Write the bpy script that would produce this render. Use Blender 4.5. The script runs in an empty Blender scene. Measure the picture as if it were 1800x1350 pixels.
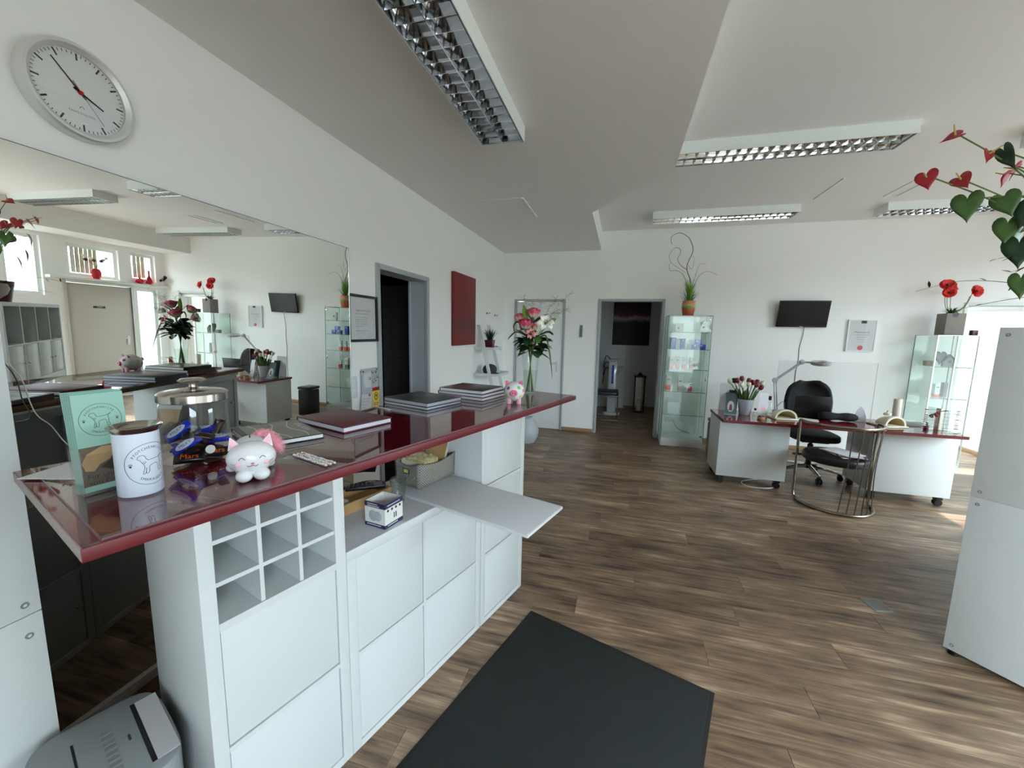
import bpy, bmesh, math, random
from mathutils import Matrix, Vector, Euler
random.seed(7)
SC = bpy.context.scene
COL = SC.collection
PI = math.pi
R = math.radians

# ---------------------------------------------------------------- camera
cam_d = bpy.data.cameras.new('camera')
cam = bpy.data.objects.new('camera', cam_d)
COL.objects.link(cam)
cam_d.sensor_fit = 'HORIZONTAL'
cam_d.sensor_width = 36.0
cam_d.lens = 36.0 * 698.94 / 1800.0
cam_d.clip_start = 0.02
_yaw, _pitch, _roll = R(-15.1313), R(-7.5963), R(1.1479)
_fw = Vector((math.sin(_yaw) * math.cos(_pitch), math.cos(_yaw) * math.cos(_pitch), math.sin(_pitch)))
_rt = Vector((math.cos(_yaw), -math.sin(_yaw), 0))
_up = _rt.cross(_fw)
_rt2 = _rt * math.cos(_roll) + _up * math.sin(_roll)
_up2 = -_rt * math.sin(_roll) + _up * math.cos(_roll)
_m = Matrix.Identity(4)
for _i in range(3):
    _m[_i][0] = _rt2[_i]; _m[_i][1] = _up2[_i]; _m[_i][2] = -_fw[_i]
_m.translation = Vector((1.837, 0.0, 1.55))
cam.matrix_world = _m
SC.camera = cam

# ---------------------------------------------------------------- world, sun, exposure
world = bpy.data.worlds.new('sky')
SC.world = world
world.use_nodes = True
_nt = world.node_tree
_nt.nodes.clear()
_o = _nt.nodes.new('ShaderNodeOutputWorld')
_b = _nt.nodes.new('ShaderNodeBackground')
_b.inputs['Color'].default_value = (0.72, 0.88, 1.0, 1)
_b.inputs['Strength'].default_value = 27.0
_nt.links.new(_b.outputs[0], _o.inputs[0])

sun_d = bpy.data.lights.new('sun', 'SUN')
sun_d.energy = 17.0
sun_d.angle = R(0.6)
sun_d.color = (1.0, 0.96, 0.90)
sun = bpy.data.objects.new('sun', sun_d)
COL.objects.link(sun)
_sd = Vector((-0.745, -0.015, -0.80)).normalized()
sun.rotation_euler = _sd.to_track_quat('-Z', 'Y').to_euler()
sun.location = (12, 4, 10)

def portal(name, loc, rot, sx, sy):
    d = bpy.data.lights.new(name, 'AREA')
    d.shape = 'RECTANGLE'; d.size = sx; d.size_y = sy
    d.cycles.is_portal = True
    o = bpy.data.objects.new(name, d); COL.objects.link(o)
    o.location = loc; o.rotation_euler = rot
    return o
portal('portal_right', (7.12, 2.6, 1.5), (0, R(90), 0), 2.4, 2.1)
portal('portal_right_narrow', (7.12, 4.19, 2.2), (0, R(90), 0), 0.95, 0.45)
portal('portal_right_high', (7.12, 5.35, 2.36), (0, R(90), 0), 0.55, 1.35)
portal('portal_right_slim', (7.12, 5.85, 1.0), (0, R(90), 0), 2.0, 0.4)
portal('portal_front', (4.9, -2.72, 1.5), (R(90), 0, 0), 3.0, 2.5)
portal('portal_passage', (5.75, 8.3, 1.35), (R(-90), 0, 0), 1.5, 2.1)

SC.view_settings.view_transform = 'Standard'
SC.view_settings.look = 'None'
SC.view_settings.exposure = 0.12
SC.view_settings.gamma = 1.0
SC.view_settings.use_curve_mapping = False
SC.cycles.max_bounces = 10
SC.cycles.diffuse_bounces = 8
SC.cycles.glossy_bounces = 6
SC.cycles.transmission_bounces = 8
SC.cycles.transparent_max_bounces = 24
SC.cycles.sample_clamp_indirect = 6.0
SC.cycles.caustics_reflective = False
SC.cycles.caustics_refractive = False
SC.cycles.use_denoising = True

# ---------------------------------------------------------------- materials
def srgb(r, g, b):
    def f(c):
        c /= 255.0
        return c / 12.92 if c <= 0.04045 else ((c + 0.055) / 1.055) ** 2.4
    return (f(r), f(g), f(b), 1)

def mat(name, col, rough=0.5, metal=0.0, spec=0.5, coat=0.0, var=0.0, vscale=6.0, bump=0.0, bscale=60.0, trans=0.0, ior=1.45, alpha=1.0, sheen=0.0):
    m = bpy.data.materials.new(name); m.use_nodes = True
    nt = m.node_tree; p = nt.nodes['Principled BSDF']
    c = srgb(*col) if max(col) > 1.01 else (*col[:3], 1)
    p.inputs['Base Color'].default_value = c
    p.inputs['Roughness'].default_value = rough
    p.inputs['Metallic'].default_value = metal
    p.inputs['Specular IOR Level'].default_value = spec
    p.inputs['IOR'].default_value = ior
    p.inputs['Coat Weight'].default_value = coat
    p.inputs['Coat Roughness'].default_value = 0.03
    p.inputs['Transmission Weight'].default_value = trans
    p.inputs['Sheen Weight'].default_value = sheen
    p.inputs['Alpha'].default_value = alpha
    if var > 0 or bump > 0:
        tc = nt.nodes.new('ShaderNodeTexCoord')
    if var > 0:
        n = nt.nodes.new('ShaderNodeTexNoise'); n.inputs['Scale'].default_value = vscale; n.inputs['Detail'].default_value = 4
        nt.links.new(tc.outputs['Object'], n.inputs['Vector'])
        mx = nt.nodes.new('ShaderNodeMix'); mx.data_type = 'RGBA'
        mx.inputs[6].default_value = tuple(max(0, x * (1 - var)) for x in c[:3]) + (1,)
        mx.inputs[7].default_value = tuple(min(1, x * (1 + var)) for x in c[:3]) + (1,)
        nt.links.new(n.outputs['Fac'], mx.inputs[0]); nt.links.new(mx.outputs[2], p.inputs['Base Color'])
    if bump > 0:
        n2 = nt.nodes.new('ShaderNodeTexNoise'); n2.inputs['Scale'].default_value = bscale; n2.inputs['Detail'].default_value = 3
        nt.links.new(tc.outputs['Object'], n2.inputs['Vector'])
        bp = nt.nodes.new('ShaderNodeBump'); bp.inputs['Strength'].default_value = bump; bp.inputs['Distance'].default_value = 0.004
        nt.links.new(n2.outputs['Fac'], bp.inputs['Height']); nt.links.new(bp.outputs[0], p.inputs['Normal'])
    return m

def glass_mat(name, tint=(0.93, 0.97, 0.95), refl=1.0, dens=0.0, ior=1.5):
    """thin sheet glass: clear straight through, mirror-like by Fresnel"""
    m = bpy.data.materials.new(name); m.use_nodes = True
    nt = m.node_tree; nt.nodes.clear()
    o = nt.nodes.new('ShaderNodeOutputMaterial')
    t = nt.nodes.new('ShaderNodeBsdfTransparent'); t.inputs[0].default_value = (*tint, 1)
    g = nt.nodes.new('ShaderNodeBsdfGlossy'); g.inputs['Roughness'].default_value = 0.0
    g.inputs['Color'].default_value = (refl, refl, refl, 1)
    f = nt.nodes.new('ShaderNodeFresnel')
    ge = nt.nodes.new('ShaderNodeNewGeometry')   # same reflectance on both faces of the thin sheet
    mi = nt.nodes.new('ShaderNodeMix'); mi.inputs[2].default_value = ior; mi.inputs[3].default_value = 1.0 / ior
    nt.links.new(ge.outputs['Backfacing'], mi.inputs[0]); nt.links.new(mi.outputs[0], f.inputs['IOR'])
    mx = nt.nodes.new('ShaderNodeMixShader')
    nt.links.new(f.outputs[0], mx.inputs[0]); nt.links.new(t.outputs[0], mx.inputs[1]); nt.links.new(g.outputs[0], mx.inputs[2])
    nt.links.new(mx.outputs[0], o.inputs[0])
    return m

def wood_plank_mat(name, cols, sx=1.6, sy=28.0, rough=0.42, bump=0.12):
    m = bpy.data.materials.new(name); m.use_nodes = True
    nt = m.node_tree; p = nt.nodes['Principled BSDF']
    tc = nt.nodes.new('ShaderNodeTexCoord'); oi = nt.nodes.new('ShaderNodeObjectInfo')
    cx = nt.nodes.new('ShaderNodeCombineXYZ')
    ml = nt.nodes.new('ShaderNodeMath'); ml.operation = 'MULTIPLY'; ml.inputs[1].default_value = 37.0
    nt.links.new(oi.outputs['Random'], ml.inputs[0])
    nt.links.new(ml.outputs[0], cx.inputs[0]); nt.links.new(ml.outputs[0], cx.inputs[1])
    ad = nt.nodes.new('ShaderNodeVectorMath'); ad.operation = 'ADD'
    nt.links.new(tc.outputs['Object'], ad.inputs[0]); nt.links.new(cx.outputs[0], ad.inputs[1])
    mp = nt.nodes.new('ShaderNodeMapping'); mp.inputs['Scale'].default_value = (sx, sy, 1)
    nt.links.new(ad.outputs[0], mp.inputs['Vector'])
    n1 = nt.nodes.new('ShaderNodeTexNoise'); n1.inputs['Scale'].default_value = 1.0; n1.inputs['Detail'].default_value = 7; n1.inputs['Roughness'].default_value = 0.62; n1.inputs['Distortion'].default_value = 0.5
    nt.links.new(mp.outputs[0], n1.inputs['Vector'])
    mp2 = nt.nodes.new('ShaderNodeMapping'); mp2.inputs['Scale'].default_value = (sx * 1.5, sy * 0.22, 1)
    nt.links.new(ad.outputs[0], mp2.inputs['Vector'])
    n2 = nt.nodes.new('ShaderNodeTexNoise'); n2.inputs['Scale'].default_value = 1.0; n2.inputs['Detail'].default_value = 3
    nt.links.new(mp2.outputs[0], n2.inputs['Vector'])
    mxn = nt.nodes.new('ShaderNodeMath'); mxn.operation = 'MULTIPLY_ADD'; mxn.inputs[1].default_value = 0.45
    nt.links.new(n2.outputs['Fac'], mxn.inputs[0])
    m55 = nt.nodes.new('ShaderNodeMath'); m55.operation = 'MULTIPLY'; m55.inputs[1].default_value = 0.55
    nt.links.new(n1.outputs['Fac'], m55.inputs[0]); nt.links.new(m55.outputs[0], mxn.inputs[2])
    rr = nt.nodes.new('ShaderNodeMath'); rr.operation = 'MULTIPLY_ADD'; rr.inputs[1].default_value = 0.10; rr.inputs[2].default_value = -0.05
    nt.links.new(oi.outputs['Random'], rr.inputs[0])
    sm = nt.nodes.new('ShaderNodeMath'); sm.operation = 'ADD'
    nt.links.new(mxn.outputs[0], sm.inputs[0]); nt.links.new(rr.outputs[0], sm.inputs[1])
    cr = nt.nodes.new('ShaderNodeValToRGB')
    el = cr.color_ramp.elements
    el[0].position = 0.36; el[0].color = srgb(*cols[0])
    el[1].position = 0.66; el[1].color = srgb(*cols[-1])
    for i, c in enumerate(cols[1:-1]):
        e = el.new(0.36 + 0.30 * (i + 1) / (len(cols) - 1)); e.color = srgb(*c)
    nt.links.new(sm.outputs[0], cr.inputs[0]); nt.links.new(cr.outputs[0], p.inputs['Base Color'])
    p.inputs['Roughness'].default_value = rough
    bp = nt.nodes.new('ShaderNodeBump'); bp.inputs['Strength'].default_value = bump; bp.inputs['Distance'].default_value = 0.003
    nt.links.new(n1.outputs['Fac'], bp.inputs['Height']); nt.links.new(bp.outputs[0], p.inputs['Normal'])
    return m

def weave_mat(name, c0, c1, scale=220.0):
    m = bpy.data.materials.new(name); m.use_nodes = True
    nt = m.node_tree; p = nt.nodes['Principled BSDF']
    tc = nt.nodes.new('ShaderNodeTexCoord')
    v = nt.nodes.new('ShaderNodeTexChecker'); v.inputs['Scale'].default_value = scale
    v.inputs['Color1'].default_value = srgb(*c0); v.inputs['Color2'].default_value = srgb(*c1)
    n = nt.nodes.new('ShaderNodeTexNoise'); n.inputs['Scale'].default_value = 90
    nt.links.new(tc.outputs['Object'], n.inputs['Vector'])
    mv = nt.nodes.new('ShaderNodeVectorMath'); mv.operation = 'MULTIPLY_ADD'
    mv.inputs[1].default_value = (0.004, 0.004, 0.004)
    nt.links.new(n.outputs['Color'], mv.inputs[0]); nt.links.new(tc.outputs['Object'], mv.inputs[2])
    nt.links.new(mv.outputs[0], v.inputs['Vector'])
    nt.links.new(v.outputs['Color'], p.inputs['Base Color'])
    p.inputs['Roughness'].default_value = 0.85
    return m

def petal_mat(name, c_in, c_out, p0=0.25, p1=0.8):
    m = bpy.data.materials.new(name); m.use_nodes = True
    nt = m.node_tree; p = nt.nodes['Principled BSDF']
    tc = nt.nodes.new('ShaderNodeTexCoord'); sp = nt.nodes.new('ShaderNodeSeparateXYZ')
    nt.links.new(tc.outputs['Generated'], sp.inputs[0])
    cr = nt.nodes.new('ShaderNodeValToRGB')
    cr.color_ramp.elements[0].position = p0; cr.color_ramp.elements[0].color = srgb(*c_in)
    cr.color_ramp.elements[1].position = p1; cr.color_ramp.elements[1].color = srgb(*c_out)
    nt.links.new(sp.outputs['Z'], cr.inputs[0]); nt.links.new(cr.outputs[0], p.inputs['Base Color'])
    p.inputs['Roughness'].default_value = 0.5
    p.inputs['Subsurface Weight'].default_value = 0.0
    return m

def art_mat(name, stops, scale=3.0, axis='Z', rough=0.6, dist=1.0):
    m = bpy.data.materials.new(name); m.use_nodes = True
    nt = m.node_tree; p = nt.nodes['Principled BSDF']
    tc = nt.nodes.new('ShaderNodeTexCoord'); sp = nt.nodes.new('ShaderNodeSeparateXYZ')
    nt.links.new(tc.outputs['Generated'], sp.inputs[0])
    n = nt.nodes.new('ShaderNodeTexNoise'); n.inputs['Scale'].default_value = scale; n.inputs['Detail'].default_value = 6; n.inputs['Distortion'].default_value = dist
    nt.links.new(tc.outputs['Generated'], n.inputs['Vector'])
    a = nt.nodes.new('ShaderNodeMath'); a.operation = 'MULTIPLY_ADD'; a.inputs[1].default_value = 0.22; a.inputs[2].default_value = -0.11
    nt.links.new(n.outputs['Fac'], a.inputs[0])
    s = nt.nodes.new('ShaderNodeMath'); s.operation = 'ADD'
    nt.links.new(sp.outputs[axis], s.inputs[0]); nt.links.new(a.outputs[0], s.inputs[1])
    cr = nt.nodes.new('ShaderNodeValToRGB')
    el = cr.color_ramp.elements
    el[0].position, el[0].color = stops[0][0], srgb(*stops[0][1])
    el[1].position, el[1].color = stops[-1][0], srgb(*stops[-1][1])
    for q, c in stops[1:-1]:
        e = el.new(q); e.color = srgb(*c)
    nt.links.new(s.outputs[0], cr.inputs[0]); nt.links.new(cr.outputs[0], p.inputs['Base Color'])
    p.inputs['Roughness'].default_value = rough
    return m

M = {}
M['wall'] = mat('wall_paint', (240, 240, 237), 0.85, bump=0.08, bscale=90, spec=0.2)
M['wall_left'] = mat('wall_paint_left', (240, 240, 237), 0.85, bump=0.05, bscale=90, spec=0.2)
M['ceil'] = mat('ceiling_paint', (238, 237, 235), 0.9, spec=0.15, bump=0.05, bscale=120)
M['white'] = mat('white_laminate', (206, 209, 209), 0.38, spec=0.4)
M['white2'] = mat('white_lacquer', (206, 209, 208), 0.28, spec=0.5)
M['grey_in'] = mat('grey_inside', (206, 208, 206), 0.5)
M['desk_top'] = mat('grey_board', (212, 214, 218), 0.35, spec=0.45)
M['burg_top'] = mat('burgundy_gloss', (112, 26, 40), 0.05, spec=0.6, coat=0.5)
M['burg_edge'] = mat('burgundy_edge', (98, 20, 30), 0.35, spec=0.5)
M['brown_edge'] = mat('raw_brown_edge', (98, 70, 44), 0.5)
M['grey_edge'] = mat('grey_raw_edge', (158, 144, 140), 0.6)
M['alu'] = mat('brushed_aluminium', (222, 222, 220), 0.45, metal=0.6)
M['chrome'] = mat('chrome', (215, 215, 215), 0.08, metal=1.0)
M['steel'] = mat('stainless_steel', (196, 190, 182), 0.18, metal=1.0)
M['bronze'] = mat('satin_nickel_tube', (150, 142, 128), 0.25, metal=1.0)
M['louvre'] = mat('louvre_mirror_aluminium', (215, 216, 218), 0.06, metal=1.0)
M['light_box'] = mat('light_housing_white', (226, 231, 228), 0.4)
M['black'] = mat('black_plastic', (16, 16, 17), 0.35)
M['black_soft'] = mat('black_fabric', (22, 22, 25), 0.8)
M['black_leather'] = mat('black_leather', (24, 25, 28), 0.38, spec=0.5)
M['black_gloss'] = mat('black_gloss_screen', (8, 8, 9), 0.25, spec=0.25)
M['rubber'] = mat('black_rubber', (26, 26, 27), 0.7)
M['grey_frame'] = mat('grey_door_frame', (162, 167, 169), 0.5)
M['grey_jamb'] = mat('grey_jamb_paint', (176, 182, 188), 0.5)
M['door_white'] = mat('door_leaf_pale_grey', (226, 227, 227), 0.5)
M['door_beige'] = mat('door_leaf_beige', (196, 190, 180), 0.5)
M['skirting'] = mat('wood_skirting', (150, 118, 82), 0.5, var=0.2, vscale=20)
M['plank'] = wood_plank_mat('floor_plank_oak_grey', [(66, 50, 38), (112, 90, 71), (140, 115, 92), (186, 160, 132)], sx=2.2, sy=46)
M['subfloor'] = wood_plank_mat('subfloor_wood', [(66, 50, 38), (112, 90, 71), (140, 115, 92), (186, 160, 132)], sx=2.2, sy=46)
M['gap'] = mat('plank_gap_dark', (48, 36, 28), 0.9)
M['mat_body'] = mat('entrance_mat_pile', (50, 53, 53), 0.95, spec=0.1, bump=0.5, bscale=420, var=0.10, vscale=5)
M['mat_edge'] = mat('entrance_mat_rubber_edge', (28, 24, 23), 0.8)
M['glass'] = glass_mat('sheet_glass', (0.985, 0.99, 0.987))
M['glass_green'] = glass_mat('greenish_cabinet_glass', (0.955, 0.985, 0.972))
M['glass_edge'] = mat('green_glass_edge', (88, 112, 102), 0.2, spec=0.6)
M['acryl'] = glass_mat('clear_acrylic', (0.95, 0.95, 0.95), ior=1.25)
M['window_glass'] = glass_mat('window_glass', (0.97, 0.98, 0.98))
M['mirror'] = mat('mirror_silver', (242, 244, 240), 0.0, metal=1.0)
M['mirror_edge'] = mat('mirror_bright_edge', (226, 232, 228), 0.15, metal=0.6)
M['paper'] = mat('white_paper', (228, 228, 228), 0.7)
M['paper_grey'] = mat('greyish_paper', (205, 206, 208), 0.6)
M['ink'] = mat('dark_print', (52, 54, 58), 0.7)
M['ink_grey'] = mat('grey_print', (118, 122, 126), 0.7)
M['red_canvas'] = art_mat('red_canvas_paint', [(0.0, (120, 28, 32)), (0.12, (110, 40, 34)), (0.3, (92, 36, 36)), (0.45, (112, 26, 32)), (1.0, (122, 24, 34))], 5.0)
M['dark_art'] = art_mat('dark_abstract_paint', [(0.0, (14, 12, 14)), (0.5, (16, 13, 16)), (0.6, (150, 140, 146)), (0.68, (70, 20, 36)), (0.8, (40, 14, 24)), (1.0, (30, 12, 20))], 4.0)
M['red'] = mat('red_gloss', (182, 22, 36), 0.2)
M['burg'] = mat('burgundy_cover', (84, 22, 36), 0.4)
M['burg_pot'] = mat('burgundy_pot', (70, 14, 28), 0.3)
M['navy'] = mat('navy_cover', (24, 27, 38), 0.35)
M['pages'] = mat('page_block', (214, 214, 222), 0.6)
M['silver_page'] = mat('silver_page_inserts', (182, 186, 196), 0.3, metal=0.4)
M['mint'] = mat('mint_paper', (150, 190, 176), 0.6)
M['mint_dark'] = mat('mint_paper_edges', (128, 168, 160), 0.6)
M['tin_white'] = mat('white_tin_lacquer', (214, 222, 236), 0.3)
M['ceramic'] = mat('white_ceramic_glaze', (222, 222, 226), 0.12, spec=0.6)
M['pink'] = mat('pink_glaze', (222, 118, 138), 0.2)
M['pink_pale'] = mat('pale_pink_glaze', (236, 176, 190), 0.3)
M['pink_fur'] = mat('pink_fluff', (240, 164, 178), 0.9, sheen=0.5)
M['pig_purple'] = mat('purple_spot', (128, 70, 110), 0.2)
M['pig_green'] = mat('green_spot', (140, 184, 82), 0.2)
M['pig_yellow'] = mat('yellow_spot', (222, 204, 116), 0.2)
M['blue_bag'] = mat('blue_wrapper', (16, 40, 160), 0.25)
M['brown_bag'] = mat('brown_wrapper', (40, 24, 20), 0.25)
M['black_bag'] = mat('black_wrapper', (14, 12, 16), 0.2)
M['orange_txt'] = mat('orange_lettering', (214, 88, 34), 0.4)
M['silver_txt'] = mat('silver_lettering', (190, 196, 206), 0.35)
M['leaf'] = mat('leaf_green', (66, 98, 46), 0.4, var=0.25, vscale=8)
M['leaf_dark'] = mat('leaf_dark_green', (30, 58, 30), 0.45, var=0.3, vscale=10)
M['leaf_light'] = mat('leaf_bright_green', (112, 160, 52), 0.45, var=0.2)
M['stem'] = mat('stem_green', (86, 110, 52), 0.5)
M['twig'] = mat('twig_brown', (92, 76, 58), 0.7)
M['spathe'] = mat('red_spathe', (158, 30, 40), 0.4, var=0.25)
M['spadix'] = mat('yellow_spadix', (196, 172, 92), 0.6)
M['poppy'] = mat('poppy_red', (214, 48, 44), 0.5, var=0.2)
M['rose'] = petal_mat('rose_petal', (236, 226, 200), (206, 74, 104), 0.3, 0.75)
M['rose_in'] = mat('rose_heart', (190, 62, 92), 0.5)
M['lily'] = mat('lily_white', (236, 234, 220), 0.5)
M['alstro'] = mat('pink_alstroemeria', (230, 150, 150), 0.5)
M['tulip_red'] = mat('tulip_dark_red', (132, 24, 40), 0.45)
M['tulip_white'] = mat('tulip_cream', (222, 220, 190), 0.45)
M['tulip_brown'] = mat('tulip_brownish', (122, 74, 68), 0.45)
M['pot_grey'] = mat('grey_pot', (172, 178, 184), 0.35)
M['concrete'] = mat('grey_concrete_pot', (132, 126, 120), 0.8, var=0.2, vscale=14)
M['cream_pot'] = mat('cream_bowl', (172, 164, 148), 0.5, var=0.12)
M['copper_pot'] = art_mat('copper_pot_paint', [(0.0, (176, 84, 52)), (0.5, (190, 100, 66)), (0.62, (150, 180, 120)), (0.72, (200, 150, 110)), (1.0, (196, 120, 84))], 2.5)
M['basket'] = weave_mat('grey_woven_basket', (150, 148, 138), (98, 96, 88), 160)
M['card_yellow'] = mat('yellow_index_cards', (214, 196, 128), 0.7, var=0.2, vscale=60)
M['brass'] = mat('brass_label', (150, 130, 72), 0.3, metal=1.0)
M['blue_box'] = mat('blue_carton', (34, 62, 170), 0.35)
M['blue_box2'] = mat('bright_blue_carton', (40, 104, 220), 0.35)
M['orange'] = mat('orange_carton', (226, 84, 36), 0.4)
M['taupe'] = mat('taupe_carton', (132, 112, 88), 0.4)
M['rosered'] = mat('rose_carton', (214, 74, 84), 0.4)
M['carton_white'] = mat('white_carton', (226, 226, 222), 0.4)
M['cream_plastic'] = mat('cream_plastic', (226, 220, 200), 0.3)
M['cream_in'] = mat('cream_inside', (196, 180, 136), 0.5)
M['lamp_grey'] = mat('lamp_light_grey', (188, 186, 190), 0.4)
M['yellow'] = mat('yellow_card', (226, 196, 58), 0.5)
M['indigo'] = mat('indigo_print', (44, 42, 78), 0.4)
M['wood_light'] = mat('light_wood', (186, 148, 98), 0.5, var=0.2, vscale=20)
M['cable_white'] = mat('white_cable', (222, 220, 214), 0.5)
M['cable_grey'] = mat('grey_cable', (120, 118, 112), 0.5)
M['shred_grey'] = mat('shredder_grey', (134, 138, 140), 0.45)
M['tile_dark'] = mat('dark_slate_tile', (92, 92, 88), 0.25, var=0.15, vscale=5)
M['grout'] = mat('dark_grout', (24, 24, 24), 0.9)
M['tile_white'] = mat('white_wall_tile', (214, 216, 218), 0.15)
M['grey_dark'] = mat('dark_grey_wall', (190, 190, 188), 0.9)
M['floor_dark'] = wood_plank_mat('dark_room_planks', [(56, 42, 32), (84, 64, 50), (112, 88, 68)], sx=0.8, sy=16)
M['curtain'] = mat('striped_sheer_curtain', (214, 206, 176), 0.8)
M['grey_cap'] = mat('grey_knit_cap', (62, 62, 60), 0.9, bump=0.4, bscale=200)
M['bin_dark'] = mat('dark_grey_bin', (58, 60, 58), 0.3, metal=0.3)
M['beige_seat'] = mat('beige_cushion', (206, 196, 176), 0.7)
M['concrete_out'] = mat('pavement', (122, 121, 118), 0.9, var=0.1, vscale=2)
M['sky_block'] = mat('sky_block_plaster', (176, 172, 164), 0.9, var=0.1, vscale=0.5)  # for the added, unseen blocks that screen the sky
M['crystal'] = mat('crystal_beads', (240, 240, 240), 0.05, metal=0.7, spec=0.9)
M['glass_dim'] = glass_mat('thick_clear_glass', (0.90, 0.93, 0.92), ior=1.6)
M['water'] = glass_mat('vase_water', (0.90, 0.95, 0.90), ior=1.33)
M['clear'] = mat('clear_glass', (255, 255, 255), 0.0, trans=1.0, ior=1.2)

# ---------------------------------------------------------------- mesh helpers
class G:
    def __init__(s):
        s.v = []; s.f = []
    def add(s, vs, fs, mx=None):
        n = len(s.v)
        if mx is not None:
            vs = [mx @ Vector(v) for v in vs]
        s.v += [tuple(v) for v in vs]
        s.f += [tuple(i + n for i in f) for f in fs]
        return s
    def box(s, x0, x1, y0, y1, z0, z1, mx=None):
        vs = [(x0, y0, z0), (x1, y0, z0), (x1, y1, z0), (x0, y1, z0), (x0, y0, z1), (x1, y0, z1), (x1, y1, z1), (x0, y1, z1)]
        return s.add(vs, [(0, 3, 2, 1), (4, 5, 6, 7), (0, 1, 5, 4), (1, 2, 6, 5), (2, 3, 7, 6), (3, 0, 4, 7)], mx)
    def cbox(s, c, sz, mx=None):
        return s.box(c[0] - sz[0] / 2, c[0] + sz[0] / 2, c[1] - sz[1] / 2, c[1] + sz[1] / 2, c[2] - sz[2] / 2, c[2] + sz[2] / 2, mx)
    def prism(s, poly, z0, z1, mx=None):
        n = len(poly)
        vs = [(x, y, z0) for x, y in poly] + [(x, y, z1) for x, y in poly]
        fs = [tuple(range(n - 1, -1, -1)), tuple(range(n, 2 * n))]
        fs += [(i, (i + 1) % n, n + (i + 1) % n, n + i) for i in range(n)]
        return s.add(vs, fs, mx)
    def lathe(s, prof, n=24, mx=None, cap=True):
        vs = []; fs = []
        for r, z in prof:
            for k in range(n):
                a = 2 * PI * k / n
                vs.append((r * math.cos(a), r * math.sin(a), z))
        for i in range(len(prof) - 1):
            for k in range(n):
                k2 = (k + 1) % n
                fs.append((i * n + k, i * n + k2, (i + 1) * n + k2, (i + 1) * n + k))
        if cap:
            if prof[0][0] > 1e-6: fs.append(tuple(range(n - 1, -1, -1)))
            if prof[-1][0] > 1e-6: fs.append(tuple((len(prof) - 1) * n + k for k in range(n)))
        return s.add(vs, fs, mx)
    def ell(s, c, r, nu=16, nv=10, mx=None):
        vs = []; fs = []
        for j in range(nv + 1):
            th = PI * j / nv
            for k in range(nu):
                a = 2 * PI * k / nu
                vs.append((c[0] + r[0] * math.sin(th) * math.cos(a), c[1] + r[1] * math.sin(th) * math.sin(a), c[2] + r[2] * math.cos(th)))
        for j in range(nv):
            for k in range(nu):
                k2 = (k + 1) % nu
                fs.append((j * nu + k, (j + 1) * nu + k, (j + 1) * nu + k2, j * nu + k2))
        return s.add(vs, fs, mx)
    def tube(s, pts, r, n=8, closed=False, mx=None, smooth=0):
        pts = [Vector(p) for p in pts]
        if smooth: pts = spline(pts, smooth, closed)
        m = len(pts)
        rs = r if isinstance(r, (list, tuple)) else None
        if rs is not None and len(rs) != m:
            rs = [rs[0] + (rs[-1] - rs[0]) * i / (m - 1) for i in range(m)]
        vs = []; fs = []
        up = None
        for i, p in enumerate(pts):
            if closed: t = pts[(i + 1) % m] - pts[i - 1]
            else: t = pts[min(i + 1, m - 1)] - pts[max(i - 1, 0)]
            if t.length < 1e-9: t = Vector((0, 0, 1))
            t.normalize()
            if up is None:
                up = Vector((0, 0, 1)) if abs(t.z) < 0.9 else Vector((1, 0, 0))
            a = t.cross(up)
            if a.length < 1e-6: a = t.cross(Vector((0, 1, 0)))
            a.normalize(); b = a.cross(t); b.normalize(); up = b
            rr = rs[i] if rs is not None else r
            for k in range(n):
                q = 2 * PI * k / n
                vs.append(p + a * (rr * math.cos(q)) + b * (rr * math.sin(q)))
        e = m if closed else m - 1
        for i in range(e):
            i2 = (i + 1) % m
            for k in range(n):
                k2 = (k + 1) % n
                fs.append((i * n + k, i2 * n + k, i2 * n + k2, i * n + k2))
        if not closed:
            fs.append(tuple(range(n)))
            fs.append(tuple((m - 1) * n + k for k in range(n - 1, -1, -1)))
        return s.add(vs, fs, mx)
    def sheet(s, fn, nu, nv, thick=0.0, mx=None):
        vs = []; fs = []
        for i in range(nu + 1):
            for j in range(nv + 1):
                vs.append(tuple(fn(i / nu, j / nv)))
        for i in range(nu):
            for j in range(nv):
                a = i * (nv + 1) + j
                fs.append((a, a + nv + 1, a + nv + 2, a + 1))
        return s.add(vs, fs, mx)
    def obj(s, name, m, parent=None, smooth=None, bevel=0.0, loc=(0, 0, 0), rot=(0, 0, 0), solid=0.0, merge=False, seg=2):
        me = bpy.data.meshes.new(name)
        me.from_pydata(s.v, [], s.f)
        bm = bmesh.new(); bm.from_mesh(me)
        if merge: bmesh.ops.remove_doubles(bm, verts=bm.verts, dist=1e-5)
        bmesh.ops.recalc_face_normals(bm, faces=bm.faces)
        if bevel > 0:
            es = [e for e in bm.edges if len(e.link_faces) == 2 and e.calc_face_angle(0) > R(35)]
            bmesh.ops.bevel(bm, geom=es, offset=bevel, segments=seg, profile=0.5, affect='EDGES', clamp_overlap=True)
        bm.to_mesh(me); bm.free()
        if smooth is None: smooth = len(s.f) > 40
        if smooth or bevel > 0:
            me.polygons.foreach_set('use_smooth', [True] * len(me.polygons))
            me.set_sharp_from_angle(angle=R(40))
        me.materials.append(m if not isinstance(m, str) else M[m])
        o = bpy.data.objects.new(name, me); COL.objects.link(o)
        o.location = loc; o.rotation_euler = rot
        if parent is not None: o.parent = parent
        if solid > 0:
            md = o.modifiers.new('solid', 'SOLIDIFY'); md.thickness = solid; md.offset = 0
        return o

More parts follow.
